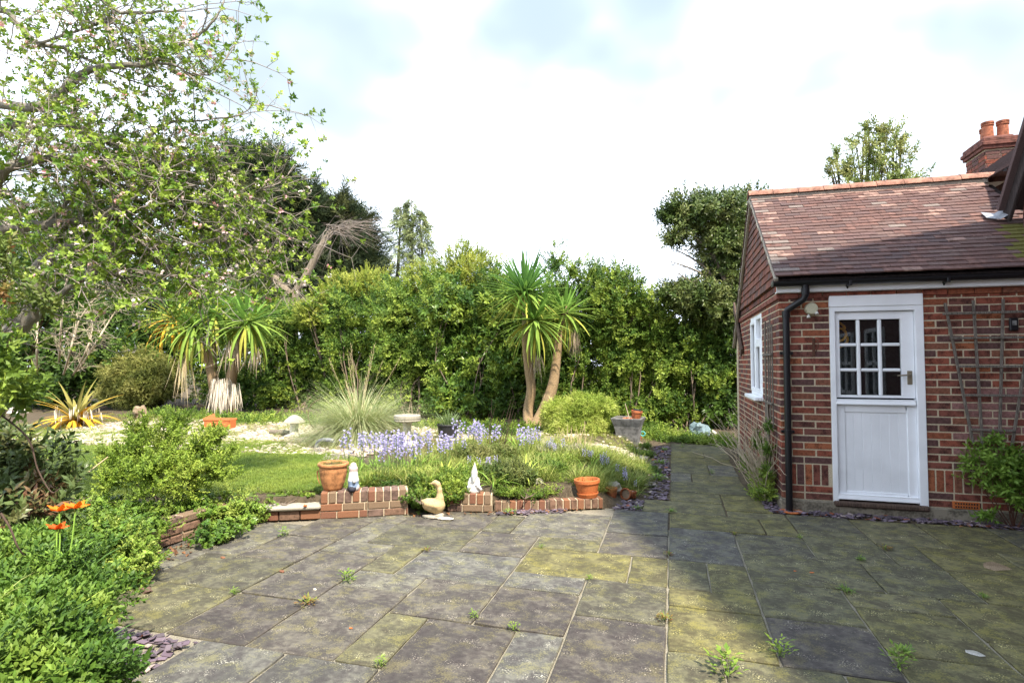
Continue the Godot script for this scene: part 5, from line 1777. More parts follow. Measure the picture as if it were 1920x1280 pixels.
func make_cordylines() -> void:
	var shapes := []
	for k in 5:
		shapes.append(sword(1.0, 0.07, [0.08, 0.22, 0.45, 0.8, 1.2][k]))
	# the tall pair
	var t := thing("cordyline_palm", "tall cordyline with two bare trunks and spiky leaf heads", "palm", Vector3(-2.880, 0.200, -11.647))
	var o := t.position
	var b := MB.new()
	var pts := curve_points([Vector3(-2.873, 0.200, -11.343) - o, Vector3(-2.957, 0.543, -11.582) - o, Vector3(-2.886, 0.996, -11.584) - o, Vector3(-2.936, 1.449, -11.551) - o, Vector3(-2.984, 2.015, -11.514) - o, Vector3(-2.975, 2.921, -11.480) - o], 4)
	b.tube(pts, taper(pts.size(), 0.115, 0.075), 12)
	part("trunk", b, mats.palm_bark, t)
	b = MB.new()
	pts = curve_points([Vector3(-2.756, 0.200, -11.377) - o, Vector3(-2.608, 0.551, -11.577) - o, Vector3(-2.450, 1.053, -11.706) - o, Vector3(-2.388, 1.562, -11.807) - o, Vector3(-2.323, 2.196, -11.904) - o, Vector3(-2.202, 2.782, -12.019) - o], 4)
	b.tube(pts, taper(pts.size(), 0.15, 0.06), 12)
	part("trunk", b, mats.palm_bark, t)
	leaf_head(t, Vector3(-2.995, 3.057, -11.469) - o, 136, 1.06, 3, 122, ["sword3", "sword3", "sword0", "sword0", "sword1", "sword2"], shapes.slice(0, 3))
	leaf_head(t, Vector3(-2.723, 2.441, -11.207) - o, 104, 0.93, 12, 125, ["sword0", "sword1", "sword1", "sword1", "sword2"], shapes.slice(0, 4), Vector3(0.1, 0.8, 0.6))
	leaf_head(t, Vector3(-2.249, 2.631, -12.012) - o, 80, 0.88, 10, 145, ["sword0", "sword1", "sword1", "sword2"], shapes)
	hanging(t, "dead_fronds", Vector3(-2.746, 1.697, -11.491) - o, 40, 0.1, 0.5, mats.dead1, 0.012)
	hanging(t, "dead_fronds", Vector3(-2.030, 2.201, -12.092) - o, 40, 0.12, 0.55, mats.dead1, 0.014)
	# fibres on the lower trunk
	hanging(t, "bark_fibres", Vector3(-2.497, 0.838, -11.493) - o, 70, 0.13, 0.22, mats.straw, 0.006)
	# the broad one further back
	t = thing("cordyline_palm", "broad many headed cordyline with drooping leaves beside the round bush", "palm", Vector3(-11.747, 0.200, -12.417))
	o = t.position
	for q in [[Vector3(-11.802, 0.200, -12.401), Vector3(-11.822, 1.066, -12.253), Vector3(-11.980, 1.708, -12.182), Vector3(-12.194, 2.274, -11.994)], [Vector3(-11.887, 1.423, -12.220), Vector3(-11.919, 1.996, -12.292), Vector3(-11.894, 2.578, -12.380)], [Vector3(-11.525, 0.200, -12.480), Vector3(-11.368, 1.137, -12.380), Vector3(-11.108, 1.849, -12.322), Vector3(-10.809, 2.481, -12.277)]]:
		b = MB.new()
		var path := []
		for e in q:
			path.append(e - o)
		pts = curve_points(path, 4)
		b.tube(pts, taper(pts.size(), 0.16, 0.10), 10)
		part("trunk", b, mats.palm_bark, t)
	var k2 := ["sword0", "sword0", "sword1", "sword1", "sword1", "sword2"]
	leaf_head(t, Vector3(-12.164, 2.523, -11.888) - o, 80, 1.3, 25, 135, k2, shapes)
	leaf_head(t, Vector3(-11.827, 2.830, -12.284) - o, 80, 1.3, 15, 120, k2, shapes)
	leaf_head(t, Vector3(-10.708, 2.614, -12.197) - o, 90, 1.3, 18, 130, k2, shapes)
	leaf_head(t, Vector3(-12.920, 2.744, -11.975) - o, 58, 1.1, 15, 130, ["sword1", "sword2", "gold1", "gold0"], shapes)
	hanging(t, "dead_fronds", Vector3(-10.989, 2.051, -12.035) - o, 60, 0.2, 0.8, mats.dead1, 0.02)
	hanging(t, "dead_fronds", Vector3(-10.455, 1.912, -12.193) - o, 40, 0.2, 0.7, mats.dead1, 0.02)
	hanging(t, "dead_fronds", Vector3(-12.319, 1.775, -11.770) - o, 46, 0.16, 1.3, mats.straw, 0.018)
	hanging(t, "dead_skirt", Vector3(-11.397, 1.075, -12.062) - o, 120, 0.26, 1.0, mats.dead0, 0.028)
	hanging(t, "dead_skirt", Vector3(-11.081, 0.940, -12.054) - o, 60, 0.28, 0.8, mats.dead0, 0.028)

func make_bed() -> void:
	# tussock of ornamental grass
	var t := thing("ornamental_grass", "big fountain shaped clump of ornamental grass with old seed stalks", "grass", Vector3(-5.288, 0.200, -8.732))
	var b := MB.new()
	for i in 5200:
		var a := r1(0, TAU)
		var o := Vector3(cos(a), 0, sin(a))
		b.col = Color(0.26, 0.34, 0.14).lerp(Color(0.60, 0.58, 0.36), pow(rng.randf(), 1.3)) * r1(0.8, 1.15)
		b.blade(o * r1(0.0, 0.3), (Vector3.UP + o * r1(0.05, 0.9)).normalized(), o, r1(0.8, 1.6), 0.006, r1(0.9, 2.6), 6)
	part("blades", b, mats.grass, t, true).set_meta("kind", "stuff")
	for i in 13:
		b = MB.new()
		var lean := Vector3(r1(-0.5, 0.5) if i < 12 else r1(-0.15, 0.15), 1.0, r1(-0.35, 0.35)).normalized()
		var h := r1(1.1, 1.95)
		b.tube([Vector3(r1(-0.1, 0.1), 0.2, r1(-0.1, 0.1)), lean * h * 0.5 + Vector3(0, 0.1, 0), lean * h], [0.003, 0.0026, 0.0015], 4, false)
		for k in 10:
			var q := lean * h * (0.72 + 0.028 * k)
			b.tube([q, q + (lean + rdir() * 0.5) * 0.07], [0.002, 0.0008], 3, false)
		part("seed_stalk", b, mats.straw, t)
	# clipped bamboo mound
	var at := Vector3(-1.651, 0.060, -10.833)
	var lobes := []
	for q in [Vector3(-2.060, 0.565, -10.796), Vector3(-1.730, 0.628, -10.888), Vector3(-1.424, 0.598, -11.081), Vector3(-1.996, 0.278, -10.618), Vector3(-1.634, 0.258, -10.723), Vector3(-1.414, 0.275, -10.993), Vector3(-1.773, 0.529, -11.296)]:
		lobes.append([q, Vector3(0.40, 0.32, 0.36) * r1(0.9, 1.08)])
	shrub("bamboo_mound", "clipped mound of yellow green dwarf bamboo beside the grey planter", "shrub", at, lobes, leafm.lance, mats.leaf, 5200, Vector2(0.7, 1.2), [Color(0.20, 0.28, 0.04), Color(0.32, 0.40, 0.07), Color(0.46, 0.50, 0.13)], {"deep": 0.5, "rough": 0.16, "lift": -0.2, "loose": 0.8, "stem": 0.012, "stem_mat": "straw", "low": 0.05})
	# low planting, from the wall back to the gravel
	for s in [
		["geranium", "dense green geranium mound spilling over the gap behind the goose", "plant", Vector3(-2.421, 0.200, -5.178), [Vector3(-2.904, 0.240, -5.537), Vector3(-2.669, 0.250, -5.639), Vector3(-2.418, 0.250, -5.711), Vector3(-2.630, 0.170, -5.368), Vector3(-2.462, 0.120, -5.395), Vector3(-2.232, 0.180, -5.560), Vector3(-3.164, 0.230, -5.597)], Vector3(0.20, 0.10, 0.15), G_MID, "round", 2600, Vector2(0.3, 0.5)],
		["geranium", "low leafy geranium between the urn pot and the bluebells", "plant", Vector3(-3.265, 0.200, -5.715), [Vector3(-3.323, 0.230, -5.698), Vector3(-3.244, 0.240, -5.984), Vector3(-3.296, 0.210, -5.378), Vector3(-3.107, 0.240, -6.191)], Vector3(0.22, 0.07, 0.2), G_MID, "round", 1500, Vector2(0.3, 0.5)],
		["heath_bush", "small dark rounded heath bush behind the pointed hat gnome", "bush", Vector3(-1.757, 0.200, -6.147), [Vector3(-1.785, 0.350, -6.136), Vector3(-1.603, 0.330, -6.040), Vector3(-1.962, 0.300, -6.194)], Vector3(0.20, 0.13, 0.18), [Color(0.06, 0.11, 0.03), Color(0.11, 0.17, 0.045), Color(0.19, 0.22, 0.07)], "tiny", 2200, Vector2(0.8, 1.3)],
		["heath_bush", "bronze green heath bush between the bluebell patches", "bush", Vector3(-2.432, 0.200, -7.093), [Vector3(-2.587, 0.360, -7.106), Vector3(-2.390, 0.360, -7.305), Vector3(-2.152, 0.340, -7.268)], Vector3(0.24, 0.12, 0.2), [Color(0.09, 0.14, 0.035), Color(0.15, 0.20, 0.05), Color(0.25, 0.25, 0.09)], "tiny", 2200, Vector2(0.9, 1.4)],
		["ground_cover", "loose leafy perennials in the middle of the bed", "plant", Vector3(-2.255, 0.200, -6.478), [Vector3(-2.300, 0.280, -5.887), Vector3(-2.198, 0.300, -6.127), Vector3(-2.344, 0.260, -5.683), Vector3(-1.629, 0.280, -6.639), Vector3(-1.398, 0.280, -6.635), Vector3(-1.330, 0.260, -7.140), Vector3(-1.636, 0.260, -7.256)], Vector3(0.22, 0.13, 0.2), G_LIGHT, "small", 1700, Vector2(0.5, 1.1)],
		["ground_cover", "grey green lavender like clumps below the bamboo mound", "plant", Vector3(-1.400, 0.160, -8.153), [Vector3(-1.565, 0.240, -7.988), Vector3(-1.319, 0.220, -7.899), Vector3(-1.106, 0.200, -7.991), Vector3(-1.770, 0.240, -8.029)], Vector3(0.24, 0.12, 0.2), [Color(0.14, 0.17, 0.08), Color(0.22, 0.24, 0.12), Color(0.34, 0.30, 0.24)], "lance", 900, Vector2(0.6, 1.1)],
		["ground_cover", "green weeds edging the lawn behind the stone step", "plant", Vector3(-3.707, 0.200, -4.742), [Vector3(-4.137, 0.210, -4.955), Vector3(-3.875, 0.210, -4.955), Vector3(-3.675, 0.210, -4.988), Vector3(-4.328, 0.220, -4.905), Vector3(-3.720, 0.210, -5.256)], Vector3(0.15, 0.035, 0.07), G_MID, "round", 800, Vector2(0.25, 0.5)],
		["ground_cover", "green clumps around the wide orange pot", "plant", Vector3(-1.146, 0.160, -6.312), [Vector3(-1.233, 0.160, -6.287), Vector3(-1.122, 0.160, -6.525), Vector3(-1.056, 0.150, -6.913), Vector3(-0.866, 0.120, -6.955), Vector3(-1.371, 0.180, -6.355)], Vector3(0.17, 0.08, 0.14), G_MID, "small", 1100, Vector2(0.35, 0.7)],
		["ground_cover", "mixed green ground cover behind the edge laid bricks", "plant", Vector3(-1.481, 0.200, -5.685), [Vector3(-1.716, 0.200, -5.796), Vector3(-1.505, 0.170, -5.891), Vector3(-1.306, 0.170, -6.053), Vector3(-1.158, 0.170, -6.376), Vector3(-1.545, 0.200, -6.297), Vector3(-1.304, 0.200, -6.489)], Vector3(0.24, 0.06, 0.16), G_LIGHT, "small", 1300, Vector2(0.35, 0.75)],
		["ground_cover", "green weedy ground cover around the small orange pots", "plant", Vector3(-0.816, 0.120, -6.809), [Vector3(-0.955, 0.160, -6.890), Vector3(-0.725, 0.120, -7.162), Vector3(-0.533, 0.060, -7.708), Vector3(-0.806, 0.120, -6.720), Vector3(-0.549, 0.040, -7.448), Vector3(-0.420, 0.040, -8.243), Vector3(-1.184, 0.180, -6.889)], Vector3(0.26, 0.06, 0.24), G_MID, "small", 2600, Vector2(0.4, 0.8)],
		["ground_cover", "leafy weeds at the foot of the grey square planter", "plant", Vector3(-0.716, 0.020, -9.763), [Vector3(-0.875, 0.080, -10.055), Vector3(-0.675, 0.060, -9.809), Vector3(-0.485, 0.060, -10.509), Vector3(-1.121, 0.080, -10.184), Vector3(-0.403, 0.050, -9.657)], Vector3(0.17, 0.06, 0.15), G_LIGHT, "small", 800, Vector2(0.4, 0.8)],
		["ground_cover", "sunlit weeds under the hedge at the far end of the path", "plant", Vector3(-0.126, 0.000, -12.056), [Vector3(-0.289, 0.050, -12.228), Vector3(-0.020, 0.030, -11.853), Vector3(0.390, 0.050, -11.814), Vector3(0.777, 0.050, -11.603), Vector3(1.047, 0.050, -11.376), Vector3(-0.489, 0.100, -13.254)], Vector3(0.5, 0.16, 0.4), G_LIGHT, "small", 1600, Vector2(0.8, 1.5)],
		["ground_cover", "leafy weeds below the left cordyline and round bush", "plant", Vector3(-10.052, 0.200, -10.142), [Vector3(-12.230, 0.200, -11.484), Vector3(-11.018, 0.200, -11.113), Vector3(-10.268, 0.200, -11.327), Vector3(-9.251, 0.200, -11.219), Vector3(-8.366, 0.200, -11.219), Vector3(-9.026, 0.200, -10.435), Vector3(-12.756, 0.200, -11.334), Vector3(-7.315, 0.200, -10.924)], Vector3(0.75, 0.22, 0.6), G_LIGHT, "small", 3000, Vector2(0.9, 1.8)],
		["ground_cover", "grey leaved cushion plants beside the pale gravel", "plant", Vector3(-5.075, 0.200, -7.450), [Vector3(-5.017, 0.220, -7.231), Vector3(-4.501, 0.220, -6.989), Vector3(-4.395, 0.200, -6.698), Vector3(-4.325, 0.200, -6.980)], Vector3(0.28, 0.07, 0.22), [Color(0.28, 0.27, 0.21), Color(0.38, 0.36, 0.30), Color(0.48, 0.40, 0.42)], "tiny", 1300, Vector2(0.7, 1.2)],
		["ground_cover", "low ivy and weeds along the foot of the hedge", "plant", Vector3(-4.840, 0.200, -10.586), [Vector3(-5.479, 0.200, -10.904), Vector3(-4.744, 0.200, -10.909), Vector3(-4.100, 0.200, -11.093), Vector3(-3.372, 0.200, -11.005), Vector3(-2.721, 0.200, -11.096), Vector3(-3.986, 0.200, -10.193), Vector3(-3.218, 0.200, -10.160)], Vector3(0.7, 0.18, 0.5), G_MID, "small", 2400, Vector2(0.8, 1.6)],
	]:
		var l := []
		for q in s[4]:
			l.append([q, s[5] * r1(0.8, 1.2)])
		shrub(s[0], s[1], s[2], s[3], l, leafm[s[7]], mats.leaf, s[8], s[9], s[6], {"deep": 0.8, "rough": 0.35, "low": -0.3, "stem": 0.004, "stem_jitter": 0.05, "loose": 0.8, "lift": 0.7, "reach": 0.13})
	# strap leaved tufts
	for s in [["strap_plant", "bright lime strap leaved clump beside the heath bush", Vector3(-1.612, 0.200, -6.188), 26, 0.42, "lime0"], ["strap_plant", "yellow green strap leaves below the thickest bluebells", Vector3(-2.538, 0.200, -6.074), 60, 0.30, "lime0"], ["strap_plant", "broad green strap leaves beside the white gnome", Vector3(-1.901, 0.200, -5.905), 22, 0.28, "hosta0"], ["strap_plant", "green strap leaves growing before the thickest bluebells", Vector3(-3.138, 0.200, -6.398), 60, 0.32, "hosta0"], ["strap_plant", "tall narrow strap leaves at the foot of the tall cordyline", Vector3(-2.315, 0.200, -8.400), 20, 0.55, "hosta0"]]:
		var p := thing(s[0], s[1], "plant", s[2], 0.0, "strap leaved plants in the bed")
		var m := MB.new()
		for i in s[3]:
			var a := r1(0, TAU)
			var o := Vector3(cos(a), 0, sin(a))
			m.blade(o * r1(0.02, 0.3 if s[3] > 30 else 0.05), (Vector3.UP + o * r1(0.2, 0.8)).normalized(), o, s[4] * r1(0.7, 1.2), 0.022, r1(0.8, 2.0), 5, 0.15)
		part("leaves", m, mats[s[5]], p).set_meta("kind", "stuff")
	# bluebells, a clump at a time; each flower spike is a part
	var stalk := MB.new()
	stalk.tube([Vector3.ZERO, Vector3(0.005, 0.2, 0), Vector3(0.0, 0.36, 0.01)], [0.004, 0.0035, 0.002], 4, false)
	var spikes := []
	for v in 3:
		var m := MB.new()
		m.col = Color(0.16, 0.22, 0.08)
		m.tube([Vector3.ZERO, Vector3(0.005, 0.2, 0), Vector3(0.0, 0.36, 0.01)], [0.004, 0.0035, 0.002], 4, false)
		for k in 11:
			var a := k * 2.4
			var y := 0.24 + 0.0125 * k
			var out_way := Vector3(cos(a), -0.5, sin(a)).normalized()
			var c := Vector3(0, y, 0.005) + Vector3(cos(a), 0, sin(a)) * 0.018
			m.col = Color(0.40, 0.36, 0.70).lerp(Color(0.60, 0.56, 0.84), rng.randf())
			for e in 5:
				var w := TAU * e / 5.0
				var side := out_way.cross(Vector3.UP).normalized()
				var d := (out_way + (side * cos(w) + side.cross(out_way) * sin(w)) * 0.55).normalized()
				m.leaf(c, d, (side * cos(w) + side.cross(out_way) * sin(w)).normalized(), 0.024, 0.012, 0.1, -0.2)
		spikes.append(m.mesh(true))
	for s in [
		["thickest patch of bluebells in front of the birdbath", [Vector3(-3.31, 0.2, -6.31), Vector3(-3.12, 0.2, -6.59), Vector3(-2.91, 0.2, -6.96), Vector3(-3.13, 0.2, -6.23), Vector3(-3.47, 0.2, -6.06), Vector3(-2.73, 0.2, -7.09)], 52, 0.38, 1.2],
		["small patch of bluebells left of the thickest patch", [Vector3(-3.72, 0.2, -6.41), Vector3(-3.67, 0.2, -6.62)], 12, 0.14, 1.1],
		["line of bluebells in front of the black plant tub", [Vector3(-3.03, 0.2, -7.93), Vector3(-2.82, 0.2, -7.99)], 14, 0.15, 1.2],
		["tall bluebells beside the dry brown stems", [Vector3(-2.46, 0.2, -7.51), Vector3(-2.26, 0.2, -7.39), Vector3(-2.16, 0.2, -7.69)], 7, 0.18, 1.2],
		["bluebells at the foot of the tall cordyline", [Vector3(-2.07, 0.2, -7.95), Vector3(-1.90, 0.2, -7.86), Vector3(-1.90, 0.2, -8.15)], 8, 0.16, 1.05],
		["few bluebells just above the pointed hat gnome", [Vector3(-2.17, 0.2, -6.24), Vector3(-2.06, 0.2, -6.21), Vector3(-1.96, 0.2, -6.30), Vector3(-2.30, 0.2, -6.27)], 8, 0.1, 0.75],
		["faded bluebells trailing below the bamboo mound", [Vector3(-1.65, 0.2, -7.84), Vector3(-1.46, 0.2, -7.66), Vector3(-1.78, 0.2, -7.89)], 7, 0.16, 0.7],
		["small blue flowers in the weeds behind the small pots", [Vector3(-0.87, 0.2, -7.23), Vector3(-0.72, 0.2, -7.09), Vector3(-0.61, 0.2, -6.95)], 18, 0.2, 0.6],
	]:
		var spots := s[1] as Array
		var p := thing("bluebell_clump", s[0], "flowers", spots[0], 0.0, "bluebell clumps in the raised bed")
		var m := MB.new()
		for i in s[2]:
			var q: Vector3 = (spots[rng.randi() % spots.size()] as Vector3) + Vector3(r1(-1, 1), 0, r1(-1, 1)) * s[3]
			q.y = gh(q.x, q.z)
			var f := part("flower_spike", spikes[rng.randi() % 3], mats.petal, p)
			f.transform = Transform3D(Basis.from_euler(Vector3(r1(-0.2, 0.2), r1(0, TAU), r1(-0.2, 0.2))).scaled(Vector3.ONE * s[4] * r1(0.8, 1.2)), q - p.position)
			for k in 5:
				var a := r1(0, TAU)
				var o := Vector3(cos(a), 0, sin(a))
				m.blade(q - p.position + o * 0.02, (Vector3.UP + o * r1(0.3, 0.9)).normalized(), o, r1(0.2, 0.32), 0.012, r1(0.8, 1.8), 4)
		part("leaves", m, mats.hosta0, p).set_meta("kind", "stuff")
	# rough grass tufts through the bed
	var places := []
	var tints := []
	for i in 8500:
		var x := r1(-3.3, -0.4)
		var z := edge(near_edge, x) - 0.15 - pow(rng.randf(), 0.8) * (3.4 if x < -1.4 else 2.2)
		if wob.get_noise_2d(x * 16.0, z * 16.0) < -0.1 or (x > -0.72 and z > -6.75):
			continue
		var sc := r1(0.4, 1.45)
		places.append(Transform3D(Basis(Vector3.UP, r1(0, TAU)).scaled(Vector3(sc, sc * r1(0.7, 1.3), sc)), Vector3(x, gh(x, z) - 0.005, z)))
		tints.append(Color(0.13, 0.20, 0.03).lerp(Color(0.42, 0.42, 0.13), pow(rng.randf(), 1.4)))
	var g := copies("bed_grass", leafm.rough_grass, mats.grass, places, tints, self)
	tag(g, "loose grass growing all through the raised flower bed", "grass")
	# dry stems, yellow flower, rocks
	for s in [["dry_plant", "bunch of dry brown stems standing among the tall bluebells", Vector3(-2.516, 0.200, -8.076), 16, 0.85], ["dry_plant", "dry branching stems leaning against the bamboo mound", Vector3(-1.525, 0.120, -8.881), 14, 0.5], ["dry_plant", "wispy dry stems in front of the bamboo mound", Vector3(-1.714, 0.140, -8.975), 18, 0.4]]:
		var p := thing(s[0], s[1], "dead stems", s[2], 0.0, "dry stems in the bed")
		var m := MB.new()
		for i in s[3]:
			var a := Vector3(r1(-0.2, 0.2), 0, r1(-0.1, 0.1))
			var d := Vector3(r1(-0.25, 0.45), 1, r1(-0.2, 0.2)).normalized()
			var h: float = s[4] * r1(0.6, 1.1)
			m.tube([a, a + d * h * 0.5 + rdir() * 0.03, a + d * h], [0.006, 0.004, 0.0015], 4, false)
		part("stems", m, mats.straw if s[4] < 0.6 else mats.wood_dark, p)
	var dn := thing("dandelion", "single yellow dandelion in the grass behind the wide orange pot", "flower", Vector3(-1.040, 0.180, -6.603))
	b = MB.new()
	b.tube([Vector3.ZERO, Vector3(0, 0.09, 0)], [0.003, 0.003], 4, false)
	part("stem", b, mats.hosta0, dn)
	b = MB.new()
	for k in 22:
		var a := k * 2.4
		b.leaf(Vector3(0, 0.09, 0), Vector3(cos(a), 0.25 + 0.03 * k, sin(a)).normalized(), Vector3.UP, 0.026, 0.008)
	part("flower", b, mat("yellow", Color(0.80, 0.62, 0.01), 0.6), dn)
	for s in [["lichen covered rock in the bed beside the white gnome", Vector3(-2.204, 0.220, -6.737), Vector3(0.14, 0.09, 0.1)], ["pale rock half buried behind the edge laid bricks", Vector3(-1.476, 0.200, -6.140), Vector3(0.09, 0.06, 0.07)], ["grey rock behind the upright small pot", Vector3(-0.703, 0.100, -6.637), Vector3(0.13, 0.08, 0.1)], ["flat brown rock in front of the grey planter", Vector3(-0.885, 0.030, -9.650), Vector3(0.2, 0.07, 0.14)], ["small rock at the edge of the gravel near the gnome", Vector3(-2.188, 0.220, -5.925), Vector3(0.08, 0.06, 0.07)]]:
		var o := part("rock", rock(s[1], s[2]), mats.stone, self)
		o.position = s[1]
		tag(o, s[0], "rock", "rocks in the bed")

func make_left_side() -> void:
	# round clipped bush
	var at := Vector3(-16.039, 0.200, -13.716)
	var c := Vector3(-15.135, 1.061, -12.972)
	shrub("round_bush", "round clipped olive green bush beside the left cordyline", "bush", at, [[c, Vector3(1.12, 0.95, 1.0)], [c + Vector3(-0.35, -0.2, 0.2), Vector3(0.72, 0.62, 0.7)], [c + Vector3(0.35, -0.15, 0.2), Vector3(0.75, 0.68, 0.7)]], leafm.small, mats.leaf, 5200, Vector2(1.0, 1.6), [Color(0.13, 0.155, 0.035), Color(0.22, 0.235, 0.06), Color(0.36, 0.35, 0.11)], {"deep": 0.35, "rough": 0.12, "loose": 1.2, "lift": 0.1})
	# golden flax
	var t := thing("golden_flax", "golden striped flax plant with arching leaves and dead stubs", "plant", Vector3(-12.438, 0.200, -9.127))
	var shapes := []
	for k in 4:
		shapes.append(sword(1.0, 0.09, [0.5, 0.9, 1.3, 1.7][k]))
	leaf_head(t, Vector3(0, 0.08, 0), 72, 0.98, 8, 80, ["gold2", "gold1", "gold0", "gold0", "gold1"], shapes)
	hanging(t, "dead_leaves", Vector3(0, 0.35, 0), 40, 0.5, 0.4, mats.dead0, 0.03)
	# lime green shrub above the retaining wall
	at = Vector3(-4.782, 0.200, -4.391)
	var lobes := []
	for q in [[Vector3(-4.937, 0.698, -4.140), 0.25], [Vector3(-4.707, 0.810, -4.305), 0.27], [Vector3(-4.411, 0.759, -4.392), 0.26], [Vector3(-4.161, 0.597, -4.366), 0.24], [Vector3(-4.542, 0.585, -4.049), 0.28], [Vector3(-4.346, 0.541, -4.211), 0.26], [Vector3(-4.893, 0.536, -3.951), 0.2], [Vector3(-4.777, 0.996, -4.486), 0.16], [Vector3(-5.020, 0.928, -4.315), 0.15], [Vector3(-4.340, 0.849, -4.513), 0.16], [Vector3(-5.179, 0.698, -4.071), 0.12], [Vector3(-4.140, 0.708, -4.472), 0.12]]:
		lobes.append([q[0], Vector3(1.0, 0.85, 0.95) * q[1]])
	shrub("spirea_shrub", "airy lime green spirea shrub growing above the ivy covered wall", "shrub", at, lobes, leafm.small, mats.leaf, 1900, Vector2(0.6, 1.0), [Color(0.15, 0.24, 0.03), Color(0.25, 0.35, 0.05), Color(0.38, 0.45, 0.09)], {"deep": 0.8, "rough": 0.35, "stem": 0.006, "lift": 0.6, "lump": 3.0, "gaps": -0.1, "reach": 0.12})
	# dark peony in the corner
	at = Vector3(-4.655, 0.250, -3.045)
	lobes = []
	for q in [[Vector3(-4.479, 0.717, -2.917), 0.24], [Vector3(-4.509, 0.835, -3.112), 0.2], [Vector3(-4.586, 0.945, -2.877), 0.22], [Vector3(-4.188, 0.541, -2.799), 0.22], [Vector3(-4.465, 0.650, -2.716), 0.25], [Vector3(-4.395, 0.675, -3.151), 0.12], [Vector3(-4.166, 0.492, -2.599), 0.2]]:
		lobes.append([q[0], Vector3(1.0, 0.9, 0.9) * q[1]])
	shrub("peony", "dark leaved tree peony at the near corner of the bed", "shrub", at, lobes, leafm.laurel, mats.glossy_leaf, 520, Vector2(0.55, 0.9), [Color(0.055, 0.085, 0.03), Color(0.10, 0.14, 0.045), Color(0.20, 0.10, 0.06)], {"deep": 0.9, "rough": 0.3, "stem": 0.012, "gaps": -0.4})
	# ivy and weeds tumbling over the retaining wall
	var ivy := [Color(0.055, 0.12, 0.02), Color(0.11, 0.20, 0.03), Color(0.22, 0.33, 0.05)]
	for s in [
		["ivy_mass", "ivy spilling over the retaining wall beside the stone step", [Vector3(-4.052, 0.200, -4.491), Vector3(-4.094, 0.200, -4.275), Vector3(-3.942, 0.120, -4.579), Vector3(-3.873, 0.100, -4.170), Vector3(-3.831, 0.080, -4.006), Vector3(-4.348, 0.240, -4.344), Vector3(-3.969, 0.060, -4.471)], Vector3(0.17, 0.07, 0.14), 800, "ivy"],
		["ivy_mass", "dark ivy carpet under the lime green spirea shrub", [Vector3(-4.457, 0.240, -4.208), Vector3(-4.525, 0.240, -3.990), Vector3(-4.544, 0.240, -3.801), Vector3(-4.121, 0.240, -3.590), Vector3(-4.067, 0.240, -3.383), Vector3(-4.320, 0.240, -3.456), Vector3(-4.896, 0.240, -3.791), Vector3(-4.549, 0.260, -3.395), Vector3(-4.975, 0.230, -4.000)], Vector3(0.22, 0.07, 0.2), 900, "ivy"],
		["ivy_mass", "ivy hanging on the curved wall below the orange tulips", [Vector3(-3.761, 0.160, -3.217), Vector3(-3.674, 0.140, -3.024), Vector3(-3.777, 0.220, -3.027), Vector3(-3.893, 0.260, -2.983), Vector3(-3.925, 0.200, -3.290)], Vector3(0.17, 0.14, 0.17), 700, "ivy"],
		["weed_mass", "dense leafy weeds filling the bed below the tulips", [Vector3(-3.476, 0.432, -2.279), Vector3(-3.306, 0.403, -2.328), Vector3(-3.159, 0.354, -2.268), Vector3(-3.618, 0.432, -2.238), Vector3(-3.103, 0.354, -2.076), Vector3(-3.283, 0.380, -2.024), Vector3(-2.937, 0.327, -2.125), Vector3(-2.811, 0.365, -1.951), Vector3(-3.749, 0.453, -2.512)], Vector3(0.22, 0.07, 0.2), 2400, "ivy"],
		["weed_mass", "nearest leafy weeds overhanging the slate chips", [Vector3(-2.807, 0.363, -1.796), Vector3(-2.618, 0.376, -1.798), Vector3(-2.519, 0.331, -1.828), Vector3(-2.978, 0.387, -1.798), Vector3(-2.481, 0.348, -1.630), Vector3(-2.361, 0.327, -1.665), Vector3(-2.623, 0.327, -1.590), Vector3(-2.352, 0.261, -1.774), Vector3(-2.969, 0.365, -1.698)], Vector3(0.17, 0.06, 0.15), 2400, "ivy"],
	]:
		var l := []
		for q in s[2]:
			l.append([q, s[3] * Vector3(r1(0.8, 1.2), r1(0.6, 1.9), r1(0.8, 1.2))])
		var base: Vector3 = s[2][0]
		base.y = gh(base.x, base.z)
		shrub(s[0], s[1], "ivy" if s[0] == "ivy_mass" else "weeds", base, l, leafm[s[5]] if s[0] == "ivy_mass" else leafm.broad, mats.glossy_leaf if s[0] == "ivy_mass" else mats.leaf, s[4], Vector2(0.38, 0.85) if s[0] == "ivy_mass" else Vector2(0.38, 0.72), ivy if s[0] == "ivy_mass" else [Color(0.045, 0.10, 0.018), Color(0.10, 0.19, 0.028), Color(0.22, 0.32, 0.055)], {"deep": 0.8, "rough": 0.55, "lump": 3.0, "stem": 0.003, "stem_jitter": 0.06, "low": -0.02, "lift": 0.5, "reach": 0.03})
		var extra := []
		for q in l:
			extra.append([q[0] - base, q[1] * 1.05])
		foliage("small_leaves", extra, leafm.ivy if s[0] == "weed_mass" else leafm.small, mats.leaf, int(s[4] * 0.45), Vector2(0.4, 0.95), [Color(0.06, 0.12, 0.02), Color(0.15, 0.24, 0.035), Color(0.32, 0.40, 0.08)], get_child(get_child_count() - 1), {"deep": 0.6, "rough": 0.4, "low": -0.2, "lift": 0.8})
		if s[0] == "weed_mass":
			foliage("grass_blades", extra, leafm.strap, mats.grass, 60, Vector2(0.4, 0.9), [Color(0.10, 0.20, 0.05), Color(0.2, 0.3, 0.07), Color(0.36, 0.40, 0.12)], get_child(get_child_count() - 1), {"deep": 0.9, "low": -0.2, "lift": 1.5, "reach": 0.1})
	# broad leaves at the very front
	t = thing("broad_leaf_plant", "pale broad leaves with long straps at the nearest corner", "plant", Vector3(-2.597, 0.222, -1.758))
